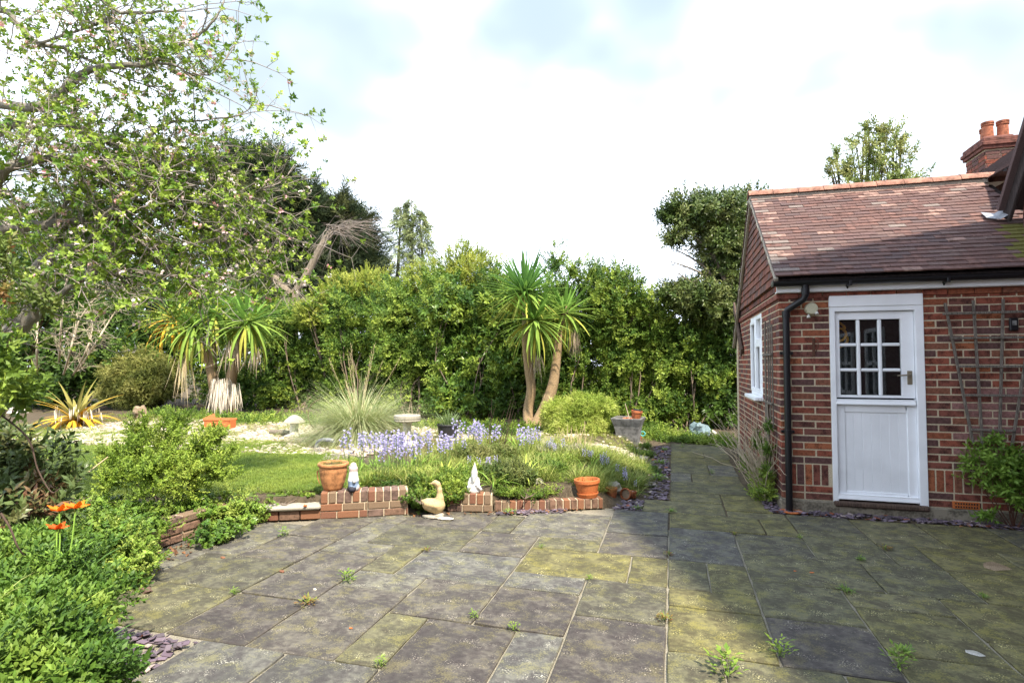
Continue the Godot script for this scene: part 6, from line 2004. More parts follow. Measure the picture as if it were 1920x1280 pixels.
	for k in 16:
		var m := MB.new()
		var a := r1(0, TAU)
		var o := Vector3(cos(a), 0, sin(a))
		m.blade(Vector3.ZERO, (Vector3.UP * 1.1 + o * r1(0.4, 1.0)).normalized(), o, r1(0.16, 0.34), r1(0.03, 0.06) if k % 2 else 0.012, r1(0.7, 1.8), 6, 0.12, 0.5)
		var lf := part("leaf", m, mats[["hosta0", "lime0", "hosta0"][k % 3]], t)
		lf.position = Vector3(r1(-0.2, 0.2), r1(0.0, 0.08), r1(-0.15, 0.15))
	# tulips
	for s in [["open orange tulip nearest the lime green shrub", Vector3(-3.186, 0.751, -2.349), Vector3(-3.139, 0.425, -2.271), "tulip", 1.1], ["open orange tulip with petals folded back", Vector3(-3.274, 0.736, -2.324), Vector3(-3.178, 0.440, -2.260), "tulip", 1.05], ["dark orange red tulip low among the leaves", Vector3(-3.234, 0.650, -2.287), Vector3(-3.152, 0.416, -2.216), "tulip_red", 0.95]]:
		var p := thing("tulip", s[0], "flower", s[2], 0.0, "tulips in the near bed")
		var top: Vector3 = s[1] - s[2]
		var m := MB.new()
		m.tube([Vector3.ZERO, top * 0.5 + Vector3(0.01, 0, 0), top], [0.004, 0.004, 0.004], 6, false)
		part("stem", m, mats.hosta0, p)
		for k in 6:
			var a := TAU * k / 6.0 + 0.3
			var o := Vector3(cos(a), 0, sin(a))
			m = MB.new()
			m.blade(Vector3.ZERO, (Vector3.UP * (0.75 if k % 2 else 1.2) + o).normalized(), o, 0.064 * s[4], 0.036 * s[4], 0.25 + 0.12 * k, 6, -0.25, 0.5)
			part("petal", m, mats[s[3]], p).position = top
		for k in 3:
			var a := r1(0, TAU)
			var o := Vector3(cos(a), 0, sin(a))
			m = MB.new()
			m.blade(Vector3.ZERO, (Vector3.UP * 1.4 + o * 0.5).normalized(), o, 0.2, 0.03, 0.8, 5, 0.2, 0.4)
			part("leaf", m, mats.hosta0, p)
	# arching bramble canes and twigs near the corner
	for s in [["thin brown cane arching down past the peony", [Vector3(-4.191, 1.245, -2.562), Vector3(-3.995, 1.074, -2.625), Vector3(-3.931, 0.868, -2.651), Vector3(-3.850, 0.725, -2.680), Vector3(-3.794, 0.749, -2.695)], 0.006], ["pale stick leaning from the peony towards the spirea", [Vector3(-4.585, 0.550, -3.310), Vector3(-4.523, 0.677, -3.427), Vector3(-4.466, 0.784, -3.543)], 0.008], ["green stem bending down at the near corner", [Vector3(-3.355, 0.775, -2.091), Vector3(-3.308, 0.697, -2.108), Vector3(-3.272, 0.601, -2.122), Vector3(-3.286, 0.528, -2.173)], 0.006]]:
		var m := MB.new()
		var q := curve_points(s[1], 5)
		m.tube(q, taper(q.size(), s[2], s[2] * 0.5), 6)
		var o := part("cane", m, mats.wood_dark if s[2] < 0.007 else mats.straw, self)
		tag(o, s[0], "stem", "loose canes in the near bed")

# ---- the blossom tree ----
func make_apple_tree() -> void:
	var t := thing("apple_tree", "old apple tree with pink blossom reaching in from the side", "tree", Vector3(-6.862, 0.200, -3.387))
	var o := t.position
	var limbs := [
		[[Vector3(-6.862, 0.200, -3.387), Vector3(-6.722, 0.961, -3.515), Vector3(-6.166, 1.555, -3.546), Vector3(-5.676, 1.817, -3.571), Vector3(-5.505, 1.993, -3.613), Vector3(-5.470, 2.216, -3.614), Vector3(-5.409, 2.426, -3.623), Vector3(-5.252, 2.535, -3.663), Vector3(-5.022, 2.592, -3.726), Vector3(-4.936, 2.623, -3.854), Vector3(-4.838, 2.595, -3.987), Vector3(-4.723, 2.544, -4.126), Vector3(-4.562, 2.393, -4.283)], 0.10, 0.018],
		[[Vector3(-6.722, 0.961, -3.515), Vector3(-6.693, 2.161, -3.579), Vector3(-6.275, 2.693, -3.573), Vector3(-5.873, 2.749, -3.581), Vector3(-5.480, 2.817, -3.691), Vector3(-5.087, 2.856, -3.801), Vector3(-4.949, 2.842, -3.945), Vector3(-4.829, 3.008, -4.077), Vector3(-4.669, 3.100, -4.327)], 0.075, 0.012],
		[[Vector3(-5.505, 1.993, -3.613), Vector3(-5.200, 2.110, -3.591), Vector3(-5.046, 2.236, -3.630), Vector3(-4.893, 2.320, -3.670), Vector3(-4.764, 2.369, -3.809), Vector3(-4.621, 2.375, -3.954), Vector3(-4.421, 2.347, -4.116), Vector3(-4.313, 2.322, -4.252)], 0.03, 0.008],
		[[Vector3(-6.693, 2.161, -3.579), Vector3(-6.608, 3.354, -3.658), Vector3(-5.978, 3.723, -3.615), Vector3(-5.550, 3.730, -3.634), Vector3(-5.237, 3.715, -3.723), Vector3(-5.098, 3.624, -3.871), Vector3(-4.924, 3.662, -4.127), Vector3(-4.696, 3.714, -4.398), Vector3(-4.470, 3.454, -4.578)], 0.06, 0.008],
		[[Vector3(-6.608, 3.354, -3.658), Vector3(-6.261, 3.931, -3.526), Vector3(-5.485, 3.834, -3.544), Vector3(-5.287, 3.896, -3.598), Vector3(-5.130, 4.072, -3.635), Vector3(-4.973, 4.167, -3.676), Vector3(-4.744, 4.205, -3.740), Vector3(-4.493, 4.293, -3.913), Vector3(-4.398, 4.414, -3.935), Vector3(-4.212, 4.589, -4.085), Vector3(-4.048, 4.752, -4.125), Vector3(-4.017, 5.036, -4.227)], 0.05, 0.005],
		[[Vector3(-4.493, 4.293, -3.913), Vector3(-4.316, 4.254, -3.965), Vector3(-4.162, 4.181, -4.012), Vector3(-4.053, 4.257, -4.144), Vector3(-3.949, 4.546, -4.266)], 0.013, 0.004],
		[[Vector3(-6.261, 3.931, -3.526), Vector3(-6.301, 4.722, -3.483), Vector3(-5.737, 4.710, -3.436), Vector3(-5.582, 4.567, -3.486), Vector3(-5.433, 4.405, -3.535), Vector3(-5.304, 4.414, -3.676), Vector3(-5.020, 4.277, -3.867), Vector3(-4.778, 4.178, -4.044)], 0.04, 0.006],
		[[Vector3(-6.301, 4.722, -3.483), Vector3(-5.824, 5.076, -3.396), Vector3(-5.322, 4.981, -3.544), Vector3(-4.866, 4.791, -3.682), Vector3(-4.707, 4.686, -3.731), Vector3(-4.450, 4.749, -3.906), Vector3(-4.323, 4.821, -4.044)], 0.035, 0.005],
		[[Vector3(-6.275, 2.693, -3.573), Vector3(-5.407, 3.120, -3.283), Vector3(-5.234, 3.232, -3.328), Vector3(-5.018, 3.272, -3.388), Vector3(-4.862, 3.291, -3.536), Vector3(-4.836, 3.292, -3.751), Vector3(-4.603, 3.213, -4.029), Vector3(-4.289, 2.892, -4.340), Vector3(-4.091, 2.755, -4.610)], 0.045, 0.006],
		[[Vector3(-5.098, 3.624, -3.871), Vector3(-4.884, 3.321, -4.048), Vector3(-4.667, 3.283, -4.320), Vector3(-4.292, 3.154, -4.537), Vector3(-4.019, 3.377, -4.814)], 0.02, 0.005],
		[[Vector3(-4.924, 3.662, -4.127), Vector3(-4.748, 3.634, -4.387), Vector3(-4.469, 3.563, -4.574), Vector3(-4.199, 3.156, -4.876), Vector3(-4.053, 2.926, -5.031)], 0.018, 0.004],
		[[Vector3(-4.924, 3.662, -4.127), Vector3(-4.710, 3.911, -4.282), Vector3(-4.488, 3.981, -4.447), Vector3(-4.276, 4.123, -4.710), Vector3(-4.214, 4.279, -4.826)], 0.014, 0.004],
		[[Vector3(-4.829, 3.008, -4.077), Vector3(-4.586, 2.892, -4.255), Vector3(-4.397, 2.888, -4.517), Vector3(-4.186, 2.660, -4.795), Vector3(-4.044, 2.454, -4.948)], 0.018, 0.004],
		[[Vector3(-5.480, 2.817, -3.691), Vector3(-5.270, 3.139, -3.842), Vector3(-4.981, 3.321, -4.021), Vector3(-4.679, 3.406, -4.208)], 0.02, 0.005],
		[[Vector3(-5.433, 4.405, -3.535), Vector3(-5.098, 4.505, -3.627), Vector3(-4.918, 4.661, -3.776), Vector3(-4.827, 4.524, -3.912), Vector3(-4.844, 4.340, -4.018)], 0.014, 0.004],
		[[Vector3(-5.022, 2.592, -3.726), Vector3(-4.744, 2.861, -3.691), Vector3(-4.518, 3.001, -3.750), Vector3(-4.379, 3.220, -3.885)], 0.02, 0.005],
	]
	var lead := []
	for l in limbs:
		var q := []
		for e in l[0]:
			q.append(e - o)
		var p := curve_points(q, 4)
		var m := MB.new()
		for i in p.size():
			p[i] += Vector3(wob.get_noise_1d(i * 9.0 + l[1] * 900.0), wob.get_noise_1d(i * 9.0 + 300.0), 0) * 0.02
		m.tube(p, taper(p.size(), l[1], l[2]), 8 if l[1] > 0.03 else 6)
		part("trunk" if l[1] > 0.09 else "limb", m, mats.apple_bark, t)
		lead.append(p)
	var tw := MB.new()
	var leaves := []
	var ltint := []
	var flowers := []
	var ftint := []
	var grow_leaf := func(p: Vector3, way: Vector3) -> void:
		var y := (way + Vector3.UP * 0.5 + rdir() * 0.8).normalized()
		leaves.append(Transform3D(facing(y, r1(0, TAU), r1(0.5, 1.05)), p))
		ltint.append(Color(0.07, 0.16, 0.015).lerp(Color(0.34, 0.45, 0.065), rng.randf()))
		if rng.randf() < 0.13:
			flowers.append(Transform3D(facing(y, r1(0, TAU), r1(0.8, 1.4)), p + y * 0.03))
			ftint.append(Color(0.88, 0.78, 0.79).lerp(Color(0.80, 0.36, 0.42), pow(rng.randf(), 3.5)))
	for li in lead.size():
		var p: Array = lead[li]
		var n := int(p.size() * 0.75) if li not in [0] else int(p.size() * 0.55)
		var skip := 10 if li == 0 else (4 if li in [1, 3, 4] else 2)
		for k in (n / 2 + 4 if li in [4, 5, 7, 11] else int(n * (2.3 if li in [0, 1, 2, 3, 8, 13, 15] else 1.7)) + (14 if li > 6 else 8)):
			var i := rng.randi_range(mini(skip, p.size() - 2), p.size() - 1)
			var a: Vector3 = p[i]
			var fwd: Vector3 = (p[mini(i + 1, p.size() - 1)] - p[maxi(i - 1, 0)]).normalized()
			var way := (fwd * 0.7 + rdir() * 0.9 + Vector3(0.1, 0.15, 0.0)).normalized()
			var length := r1(0.3, 0.85)
			var pts := [a]
			var d := way
			for s in 5:
				d = (d + rdir() * 0.28 + Vector3(0, 0.03 - 0.05 * s, 0)).normalized()
				pts.append(pts[s] + d * length / 5.0)
			tw.tube(pts, taper(6, 0.0065, 0.0022), 4, false)
			for s in 5:
				if rng.randf() < 0.4:
					grow_leaf.call(pts[s + 1], d)
				for e in 2:
					if rng.randf() < 0.62:
						var w2 := (d * 0.5 + rdir()).normalized()
						var l2 := r1(0.08, 0.3)
						var mid: Vector3 = pts[s + 1] + w2 * l2 * 0.5 + rdir() * 0.02
						var tip: Vector3 = pts[s + 1] + w2 * l2 + Vector3(0, 0.02, 0)
						tw.tube([pts[s + 1], mid, tip], [0.003, 0.0022, 0.0012], 3, false)
						grow_leaf.call(tip, w2)
						if rng.randf() < 0.25:
							grow_leaf.call(mid, w2)
	part("twigs", tw, mats.apple_twig, t).set_meta("kind", "stuff")
	copies("leaves", leafm.apple, mats.leaf, leaves, ltint, t)
	copies("blossom", leafm.blossom, mats.petal, flowers, ftint, t)
	# leafy shoots at the very edge, below the trunk
	var lobes := []
	for q in [Vector3(-3.909, 1.521, -2.423), Vector3(-3.977, 1.420, -2.512), Vector3(-3.923, 1.618, -2.415), Vector3(-4.042, 1.331, -2.601), Vector3(-3.989, 1.327, -2.408)]:
		lobes.append([q, Vector3(0.11, 0.12, 0.12)])
	shrub("leafy_shoot", "fresh green leafy shoots at the edge below the apple trunk", "shrub", Vector3(-5.392, 0.200, -3.143), lobes, leafm.laurel, mats.leaf, 90, Vector2(0.5, 0.75), G_LIGHT, {"deep": 1.0, "stem": 0.006})
	lobes = []
	for q in [Vector3(-4.422, 2.222, -2.768), Vector3(-4.477, 2.074, -2.758), Vector3(-4.391, 2.030, -2.889), Vector3(-4.282, 1.992, -2.922), Vector3(-4.457, 2.333, -2.754)]:
		lobes.append([q, Vector3(0.10, 0.09, 0.1)])
	shrub("climber", "thin climber with reddish young leaves over the apple trunk", "climber", Vector3(-5.514, 0.200, -3.108), lobes, leafm.laurel, mats.leaf, 60, Vector2(0.4, 0.65), [Color(0.10, 0.16, 0.03), Color(0.16, 0.20, 0.05), Color(0.30, 0.08, 0.05)], {"deep": 1.0, "stem": 0.005, "stem_mat": "rust"})

func pot_mesh(r: float, h: float, foot: float, rim: float, lip: float) -> MB:
	# a flowerpot: tapered wall, thick rim, hollow inside
	var b := MB.new()
	b.lathe([Vector2(0, 0), Vector2(foot, 0), Vector2(foot + 0.004, 0.006), Vector2(lerpf(foot, r, 0.8), h - rim), Vector2(r - lip * 0.2, h - rim - 0.002), Vector2(r, h - rim + 0.006), Vector2(r, h - 0.006), Vector2(r - 0.004, h), Vector2(r - lip, h), Vector2(r - lip - 0.004, h - 0.01), Vector2(foot * 0.9, 0.02), Vector2(0, 0.02)], 32)
	return b

func soil_disc(r: float, y: float) -> MB:
	var b := MB.new()
	for k in 20:
		var a0 := TAU * k / 20.0
		var a1 := TAU * (k + 1) / 20.0
		b.tri_out(Vector3(0, y + 0.008, 0), Vector3(cos(a0) * r, y, sin(a0) * r), Vector3(cos(a1) * r, y, sin(a1) * r), Vector3(0, -1, 0))
	return b

func make_ornaments() -> void:
	# urn shaped pot on the end of the wall
	var t := thing("flowerpot", "urn shaped weathered terracotta pot on the end of the brick wall", "flowerpot", Vector3(-3.351, 0.264, -5.056))
	var b := MB.new()
	b.lathe([Vector2(0, 0), Vector2(0.085, 0), Vector2(0.098, 0.02), Vector2(0.115, 0.07), Vector2(0.13, 0.13), Vector2(0.138, 0.19), Vector2(0.137, 0.235), Vector2(0.15, 0.24), Vector2(0.155, 0.252), Vector2(0.153, 0.266), Vector2(0.145, 0.274), Vector2(0.13, 0.272), Vector2(0.122, 0.255), Vector2(0.12, 0.2), Vector2(0.08, 0.03), Vector2(0, 0.03)], 36)
	part("pot", b, mats.old_terracotta, t)
	b = MB.new()
	b.tube([Vector3(-0.115, 0.20, 0.085), Vector3(-0.127, 0.19, 0.085), Vector3(-0.126, 0.12, 0.08), Vector3(-0.105, 0.06, 0.072)], [0.006, 0.008, 0.006, 0.004], 6)
	part("relief", b, mats.old_terracotta, t)
	part("soil", soil_disc(0.121, 0.25), mats.earth, t)
	foliage("moss", [[Vector3(0, 0.262, 0), Vector3(0.10, 0.02, 0.1)], [Vector3(-0.08, 0.26, 0.06), Vector3(0.05, 0.03, 0.05)]], leafm.tiny, mats.leaf, 120, Vector2(0.25, 0.45), G_OLIVE, t)
	# wide orange pot in a saucer
	t = thing("flowerpot", "wide bright orange plastic pot in a saucer on the brick edging", "flowerpot", Vector3(-0.895, 0.112, -6.121), 0.0)
	t.rotation.z = 0.05
	b = pot_mesh(0.14, 0.185, 0.092, 0.04, 0.016)
	part("pot", b, mats.terracotta, t)
	b = MB.new()
	b.lathe([Vector2(0, -0.006), Vector2(0.10, -0.006), Vector2(0.118, 0.034), Vector2(0.118, 0.044), Vector2(0.11, 0.045), Vector2(0.095, 0.002), Vector2(0, 0.002)], 32)
	part("saucer", b, mats.terracotta, t)
	part("soil", soil_disc(0.118, 0.14), mats.brown_stone, t)
	t = thing("flowerpot", "upright small terracotta pot half hidden by weeds", "flowerpot", Vector3(-0.671, 0.020, -6.435))
	part("pot", pot_mesh(0.068, 0.135, 0.046, 0.03, 0.01), mats.dark_terracotta, t)
	part("soil", soil_disc(0.055, 0.115), mats.earth, t)
	t = thing("flowerpot", "small terracotta pot lying on its side with dry soil", "flowerpot", Vector3(-0.526, 0.000, -6.537) + Vector3(0, 0.066, 0))
	t.basis = Basis.from_euler(Vector3(1.35, -0.25, 0.12))
	b = pot_mesh(0.067, 0.125, 0.045, 0.028, 0.009)
	part("pot", b, mats.dark_terracotta, t)
	part("soil", soil_disc(0.056, 0.09), mats.brown_stone, t)
	t.position += t.basis * Vector3(0, -0.11, 0)
	t = thing("flowerpot", "tiny terracotta pot behind the one lying on its side", "flowerpot", Vector3(-0.451, 0.000, -6.663))
	part("pot", pot_mesh(0.045, 0.08, 0.03, 0.02, 0.007), mats.dark_terracotta, t)
	part("soil", soil_disc(0.036, 0.068), mats.stone, t)
	t = thing("flowerpot", "little orange pot squeezed behind the wide saucer pot", "flowerpot", Vector3(-0.780, 0.020, -6.352))
	part("pot", pot_mesh(0.04, 0.075, 0.028, 0.02, 0.007), mats.terracotta, t)
	part("soil", soil_disc(0.032, 0.062), mats.earth, t)
	# gnomes
	var white := Color(0.70, 0.69, 0.66)
	var g := thing("gnome_figure", "weathered white gnome seated on the wall with pointed hat", "garden figure", Vector3(-2.040, 0.190, -5.672), 0.1)
	var m := body([
		[Vector3(0, 0.012, 0.0), Vector3(0.0, 0.012, 0.0), 0.058, 0.058, white], [Vector3(-0.03, 0.012, 0.03), Vector3(0.06, 0.012, 0.03), 0.018, 0.018, white],
		[Vector3(0, 0.04, -0.02), Vector3(0, 0.13, -0.015), 0.048, 0.036, white],
		[Vector3(0, 0.165, -0.008), Vector3(0, 0.185, -0.008), 0.034, 0.033, white],
		[Vector3(0, 0.20, -0.012), Vector3(0.0, 0.305, -0.02), 0.035, 0.004, Color(0.66, 0.60, 0.52)],
		[Vector3(0.0, 0.155, 0.02), Vector3(0.0, 0.11, 0.03), 0.024, 0.012, white], [Vector3(0, 0.176, 0.03), Vector3(0, 0.174, 0.034), 0.008, 0.007, white],
		[Vector3(-0.04, 0.13, -0.01), Vector3(-0.055, 0.085, 0.015), 0.016, 0.013, white], [Vector3(-0.055, 0.085, 0.015), Vector3(-0.045, 0.06, 0.035), 0.013, 0.012, white],
		[Vector3(0.04, 0.13, -0.01), Vector3(0.052, 0.085, 0.015), 0.016, 0.013, white], [Vector3(0.052, 0.085, 0.015), Vector3(0.03, 0.075, 0.04), 0.013, 0.012, white],
		[Vector3(-0.03, 0.045, 0.0), Vector3(-0.045, 0.055, 0.05), 0.024, 0.02, white], [Vector3(-0.045, 0.055, 0.05), Vector3(-0.045, 0.015, 0.055), 0.018, 0.016, white],
		[Vector3(0.02, 0.045, 0.0), Vector3(0.06, 0.06, 0.045), 0.024, 0.018, white], [Vector3(0.06, 0.06, 0.045), Vector3(0.085, 0.035, 0.05), 0.017, 0.015, white],
	], 0.006, 0.012)
	part("figure", m, mats.painted, g, true)
	g = thing("gnome_figure", "faded white and blue gnome turned away beside the urn pot", "garden figure", Vector3(-3.113, 0.264, -5.049), -0.7)
	g.scale = Vector3.ONE * 1.12
	var pale := Color(0.78, 0.78, 0.77)
	m = body([
		[Vector3(-0.02, 0.022, 0.015), Vector3(0.02, 0.022, 0.015), 0.03, 0.03, Color(0.05, 0.05, 0.07)], [Vector3(0.0, 0.03, -0.02), Vector3(0.0, 0.035, -0.02), 0.036, 0.036, Color(0.68, 0.68, 0.7)],
		[Vector3(0, 0.06, 0), Vector3(0, 0.085, 0), 0.043, 0.047, Color(0.32, 0.42, 0.62)],
		[Vector3(0, 0.105, 0), Vector3(0, 0.15, 0), 0.047, 0.04, pale], [Vector3(-0.04, 0.14, 0), Vector3(-0.055, 0.095, 0.01), 0.018, 0.015, pale], [Vector3(0.04, 0.14, 0), Vector3(0.055, 0.095, 0.01), 0.018, 0.015, pale],
		[Vector3(0, 0.185, 0), Vector3(0, 0.19, 0), 0.035, 0.035, Color(0.66, 0.55, 0.52)],
		[Vector3(0, 0.205, 0), Vector3(0.0, 0.225, 0.0), 0.038, 0.028, Color(0.70, 0.55, 0.52)], [Vector3(0.0, 0.228, 0), Vector3(-0.055, 0.205, 0.02), 0.022, 0.009, Color(0.76, 0.68, 0.66)],
	], 0.006, 0.012)
	part("figure", m, mats.painted, g, true)
	# goose
	g = thing("goose_figure", "sand coloured stone goose standing on flat stones by the wall", "garden figure", Vector3(-2.331, 0.000, -5.264), 0.12)
	g.scale = Vector3.ONE * 1.04
	var tone := Color.WHITE
	m = body([
		[Vector3(-0.11, 0.155, 0.0), Vector3(-0.05, 0.125, 0.0), 0.014, 0.05, tone], [Vector3(-0.05, 0.125, 0), Vector3(0.045, 0.115, 0), 0.058, 0.068, tone], [Vector3(0.0, 0.10, 0.0), Vector3(0.03, 0.07, 0.0), 0.055, 0.035, tone],
		[Vector3(0.055, 0.13, 0), Vector3(0.066, 0.19, 0), 0.056, 0.034, tone], [Vector3(0.066, 0.19, 0), Vector3(0.062, 0.27, 0), 0.032, 0.022, tone], [Vector3(0.062, 0.27, 0), Vector3(0.045, 0.322, 0), 0.021, 0.019, tone],
		[Vector3(0.045, 0.322, 0), Vector3(0.018, 0.336, 0), 0.024, 0.023, tone], [Vector3(0.018, 0.334, 0), Vector3(-0.034, 0.322, 0), 0.017, 0.006, tone],
		[Vector3(-0.06, 0.14, 0.045), Vector3(0.04, 0.125, 0.058), 0.015, 0.024, tone], [Vector3(-0.06, 0.14, -0.045), Vector3(0.04, 0.125, -0.058), 0.015, 0.024, tone],
	], 0.0085, 0.022)
	part("figure", m, mats.goose, g)
	b = rock(Vector3(3, 1, 2), Vector3(0.085, 0.02, 0.06), 0.2)
	part("base_stone", b, mats.stone, g).position = Vector3(-0.01, 0.014, 0.015)
	b = rock(Vector3(5, 1, 2), Vector3(0.05, 0.032, 0.045), 0.2)
	part("base_stone", b, mats.stone, g).position = Vector3(0.06, 0.022, 0.0)
	var fl := part("flat_stone", rock(Vector3(7, 4, 1), Vector3(0.085, 0.012, 0.04), 0.15), mats.pale_stone, self)
	fl.position = Vector3(-2.188, 0.010, -5.227)
	tag(fl, "flat white stone lying beside the goose figure", "stone")
	# birdbath
	t = thing("birdbath", "round stone birdbath on a pale pedestal behind the bluebells", "birdbath", Vector3.ZERO)
	t.position = Vector3(-4.184, 0.200, -8.389)
	b = MB.new()
	b.lathe([Vector2(0, -0.05), Vector2(0.15, -0.05), Vector2(0.15, 0.03), Vector2(0.11, 0.06), Vector2(0.072, 0.09), Vector2(0.066, 0.2), Vector2(0.066, 0.32), Vector2(0.082, 0.37), Vector2(0.10, 0.40), Vector2(0.0, 0.40)], 28)
	part("pedestal", b, mats.pale_stone, t)
	b = MB.new()
	b.lathe([Vector2(0, 0.40), Vector2(0.19, 0.40), Vector2(0.213, 0.415), Vector2(0.21, 0.44), Vector2(0.218, 0.45), Vector2(0.218, 0.495), Vector2(0.21, 0.505), Vector2(0.185, 0.505), Vector2(0.16, 0.47), Vector2(0.0, 0.455)], 32)
	part("bowl", b, mats.stone, t)
	# mushroom shaped stone
	t = thing("staddle_stone", "mushroom shaped stone with a chipped cap on the gravel", "stone ornament", Vector3(-6.744, 0.200, -8.911))
	b = MB.new()
	b.lathe([Vector2(0, 0.0), Vector2(0.085, 0.0), Vector2(0.075, 0.13), Vector2(0.078, 0.26), Vector2(0, 0.26)], 14)
	part("stem", b, mats.pale_stone, t)
	b = MB.new()
	b.lathe([Vector2(0, 0.25), Vector2(0.17, 0.25), Vector2(0.195, 0.262), Vector2(0.17, 0.30), Vector2(0.11, 0.35), Vector2(0.06, 0.385), Vector2(0.03, 0.395), Vector2(0, 0.397)], 16)
	part("cap", b, mats.stone, t)
	b = rock(Vector3(2, 8, 5), Vector3(0.13, 0.07, 0.1), 0.3)
	part("foot", b, mats.pale_stone, t).position = Vector3(0.01, 0.0, 0.06)
	var o := part("standing_stone", rock(Vector3(9, 2, 4), Vector3(0.17, 0.22, 0.12), 0.35), mats.brown_stone, self)
	o.position = Vector3(-12.306, 0.200, -10.477) + Vector3(0, 0.14, 0)
	o.rotation.z = -0.35
	tag(o, "upright brown boulder at the edge of the gravel by the round bush", "boulder")
	# broken terracotta trough
	t = thing("terracotta_trough", "orange terracotta trough behind the lime green shrub", "planter", Vector3(-8.835, 0.200, -9.349), 0.15)
	b = MB.new()
	for s in [-1, 1]:
		b.box(Vector3(0.26 * s, 0.11, 0), Vector3(0.025, 0.22, 0.24), 0.006)
		b.box(Vector3(0, 0.11, 0.11 * s), Vector3(0.50, 0.219, 0.025), 0.006)
		b.box(Vector3(0, 0.215, 0.118 * s), Vector3(0.57, 0.04, 0.03), 0.006)
	b.box(Vector3(0, 0.02, 0), Vector3(0.5, 0.02, 0.2))
	part("trough", b, mats.terracotta, t)
	b = MB.new()
	b.box(Vector3(0, 0.16, 0), Vector3(0.48, 0.02, 0.19))
	part("soil", b, mats.earth, t)
	o = part("roof_tile", MB.new(), mats.terracotta, self)
	b = MB.new()
	b.box(Vector3.ZERO, Vector3(0.26, 0.16, 0.02), 0.005)
	o.mesh = b.mesh()
	o.position = Vector3(-9.744, 0.200, -10.006) + Vector3(0, 0.13, 0)
	o.rotation = Vector3(-0.3, 0.2, 0.45)
	tag(o, "loose orange tile leaning beside the terracotta trough", "tile")
	# black tub with plants
	t = thing("plant_tub", "black plastic tub of narrow leaved plants under the hedge", "plant tub", Vector3(-3.862, 0.200, -9.354))
	part("tub", pot_mesh(0.20, 0.27, 0.15, 0.03, 0.012), mats.dark_plastic, t)
	part("soil", soil_disc(0.17, 0.24), mats.earth, t)
	b = MB.new()
	for i in 90:
		var a := r1(0, TAU)
		var out_way := Vector3(cos(a), 0, sin(a))
		b.col = Color(0.14, 0.22, 0.07).lerp(Color(0.30, 0.38, 0.20), rng.randf())
		b.blade(out_way * r1(0, 0.15) + Vector3(0, 0.24, 0), (Vector3.UP + out_way * r1(0.1, 0.6)).normalized(), out_way, r1(0.18, 0.36), 0.014, r1(0.2, 1.0), 4, 0.15)
	part("leaves", b, mats.grass, t, true).set_meta("kind", "stuff")
	# grey square planter
	t = thing("square_planter", "flared grey square planter at the edge of the path", "planter", Vector3(-0.800, 0.000, -10.777), -0.12)
	b = MB.new()
	var prof := [[0.0, 0.185], [0.1, 0.187], [0.25, 0.20], [0.38, 0.225], [0.48, 0.262], [0.52, 0.275], [0.535, 0.272], [0.535, 0.24], [0.46, 0.235]]
	for i in prof.size() - 1:
		for k in 4:
			var a := PI / 4 + PI / 2 * k
			var d0 := Vector3(cos(a), 0, sin(a)) * sqrt(2.0)
			var d1 := Vector3(cos(a + PI / 2), 0, sin(a + PI / 2)) * sqrt(2.0)
			var y0: float = prof[i][0]
			var y1: float = prof[i + 1][0]
			var nn := (d0 + d1).normalized()
			var slope := Vector2(prof[i + 1][0] - prof[i][0], prof[i][1] - prof[i + 1][1]).normalized()
			var n2 := (nn * slope.x + Vector3.UP * slope.y).normalized()
			b.smooth(d0 * prof[i][1] + Vector3.UP * y0, d1 * prof[i][1] + Vector3.UP * y0, d1 * prof[i + 1][1] + Vector3.UP * y1, n2, n2, n2)
			b.smooth(d0 * prof[i][1] + Vector3.UP * y0, d1 * prof[i + 1][1] + Vector3.UP * y1, d0 * prof[i + 1][1] + Vector3.UP * y1, n2, n2, n2)
	part("planter", b, mats.grey_planter, t)
	b = MB.new()
	b.box(Vector3(0, 0.47, 0), Vector3(0.47, 0.02, 0.47))
	part("soil", b, mats.stone, t)
	b = MB.new()
	b.tube([Vector3(0.05, 0.47, 0.12), Vector3(0.02, 0.6, 0.12), Vector3(-0.04, 0.8, 0.1)], [0.012, 0.009, 0.005], 6)
	part("dead_stem", b, mats.pale_twig, t)
	t = thing("flowerpot", "small orange pot tilted on top of the grey planter", "flowerpot", Vector3(-0.694, 0.000, -10.807) + Vector3(0.03, 0.487, 0.06))
	t.rotation.z = -0.14
	part("pot", pot_mesh(0.105, 0.185, 0.066, 0.045, 0.012), mats.dark_terracotta, t)
	b = MB.new()
	b.tube([Vector3(0, 0.15, 0), Vector3(0, 0.205, 0)], [0.08, 0.07], 16)
	part("inner_pot", b, mats.dark_plastic, t)
	t = thing("plant_saucer", "orange plant saucer tipped in the grey planter", "saucer", Vector3(-0.809, 0.000, -10.774) + Vector3(0.0, 0.495, 0.16))
	t.rotation.x = 0.2
	b = MB.new()
	b.lathe([Vector2(0, 0), Vector2(0.08, 0), Vector2(0.095, 0.03), Vector2(0.085, 0.03), Vector2(0.07, 0.008), Vector2(0, 0.008)], 24)
	part("dish", b, mats.terracotta, t)
	b = MB.new()
	var ring := []
	for k in 17:
		var a := TAU * k / 16.0
		ring.append(Vector3(cos(a) * 0.042, sin(a) * 0.042, 0))
	b.tube(ring, taper(17, 0.011, 0.011), 8, false)
	o = part("ring_handle", b, mats.teal, self)
	o.position = Vector3(-0.556, 0.000, -10.989) + Vector3(0, 0.2, -0.1)
	tag(o, "turquoise plastic ring handle showing beside the grey planter", "handle")
	t = thing("small_pot", "little red pot behind the foot of the grey planter", "flowerpot", Vector3(-0.583, 0.000, -11.129) + Vector3(-0.06, 0, -0.2))
	part("pot", pot_mesh(0.06, 0.12, 0.04, 0.02, 0.008), mats.dark_terracotta, t)
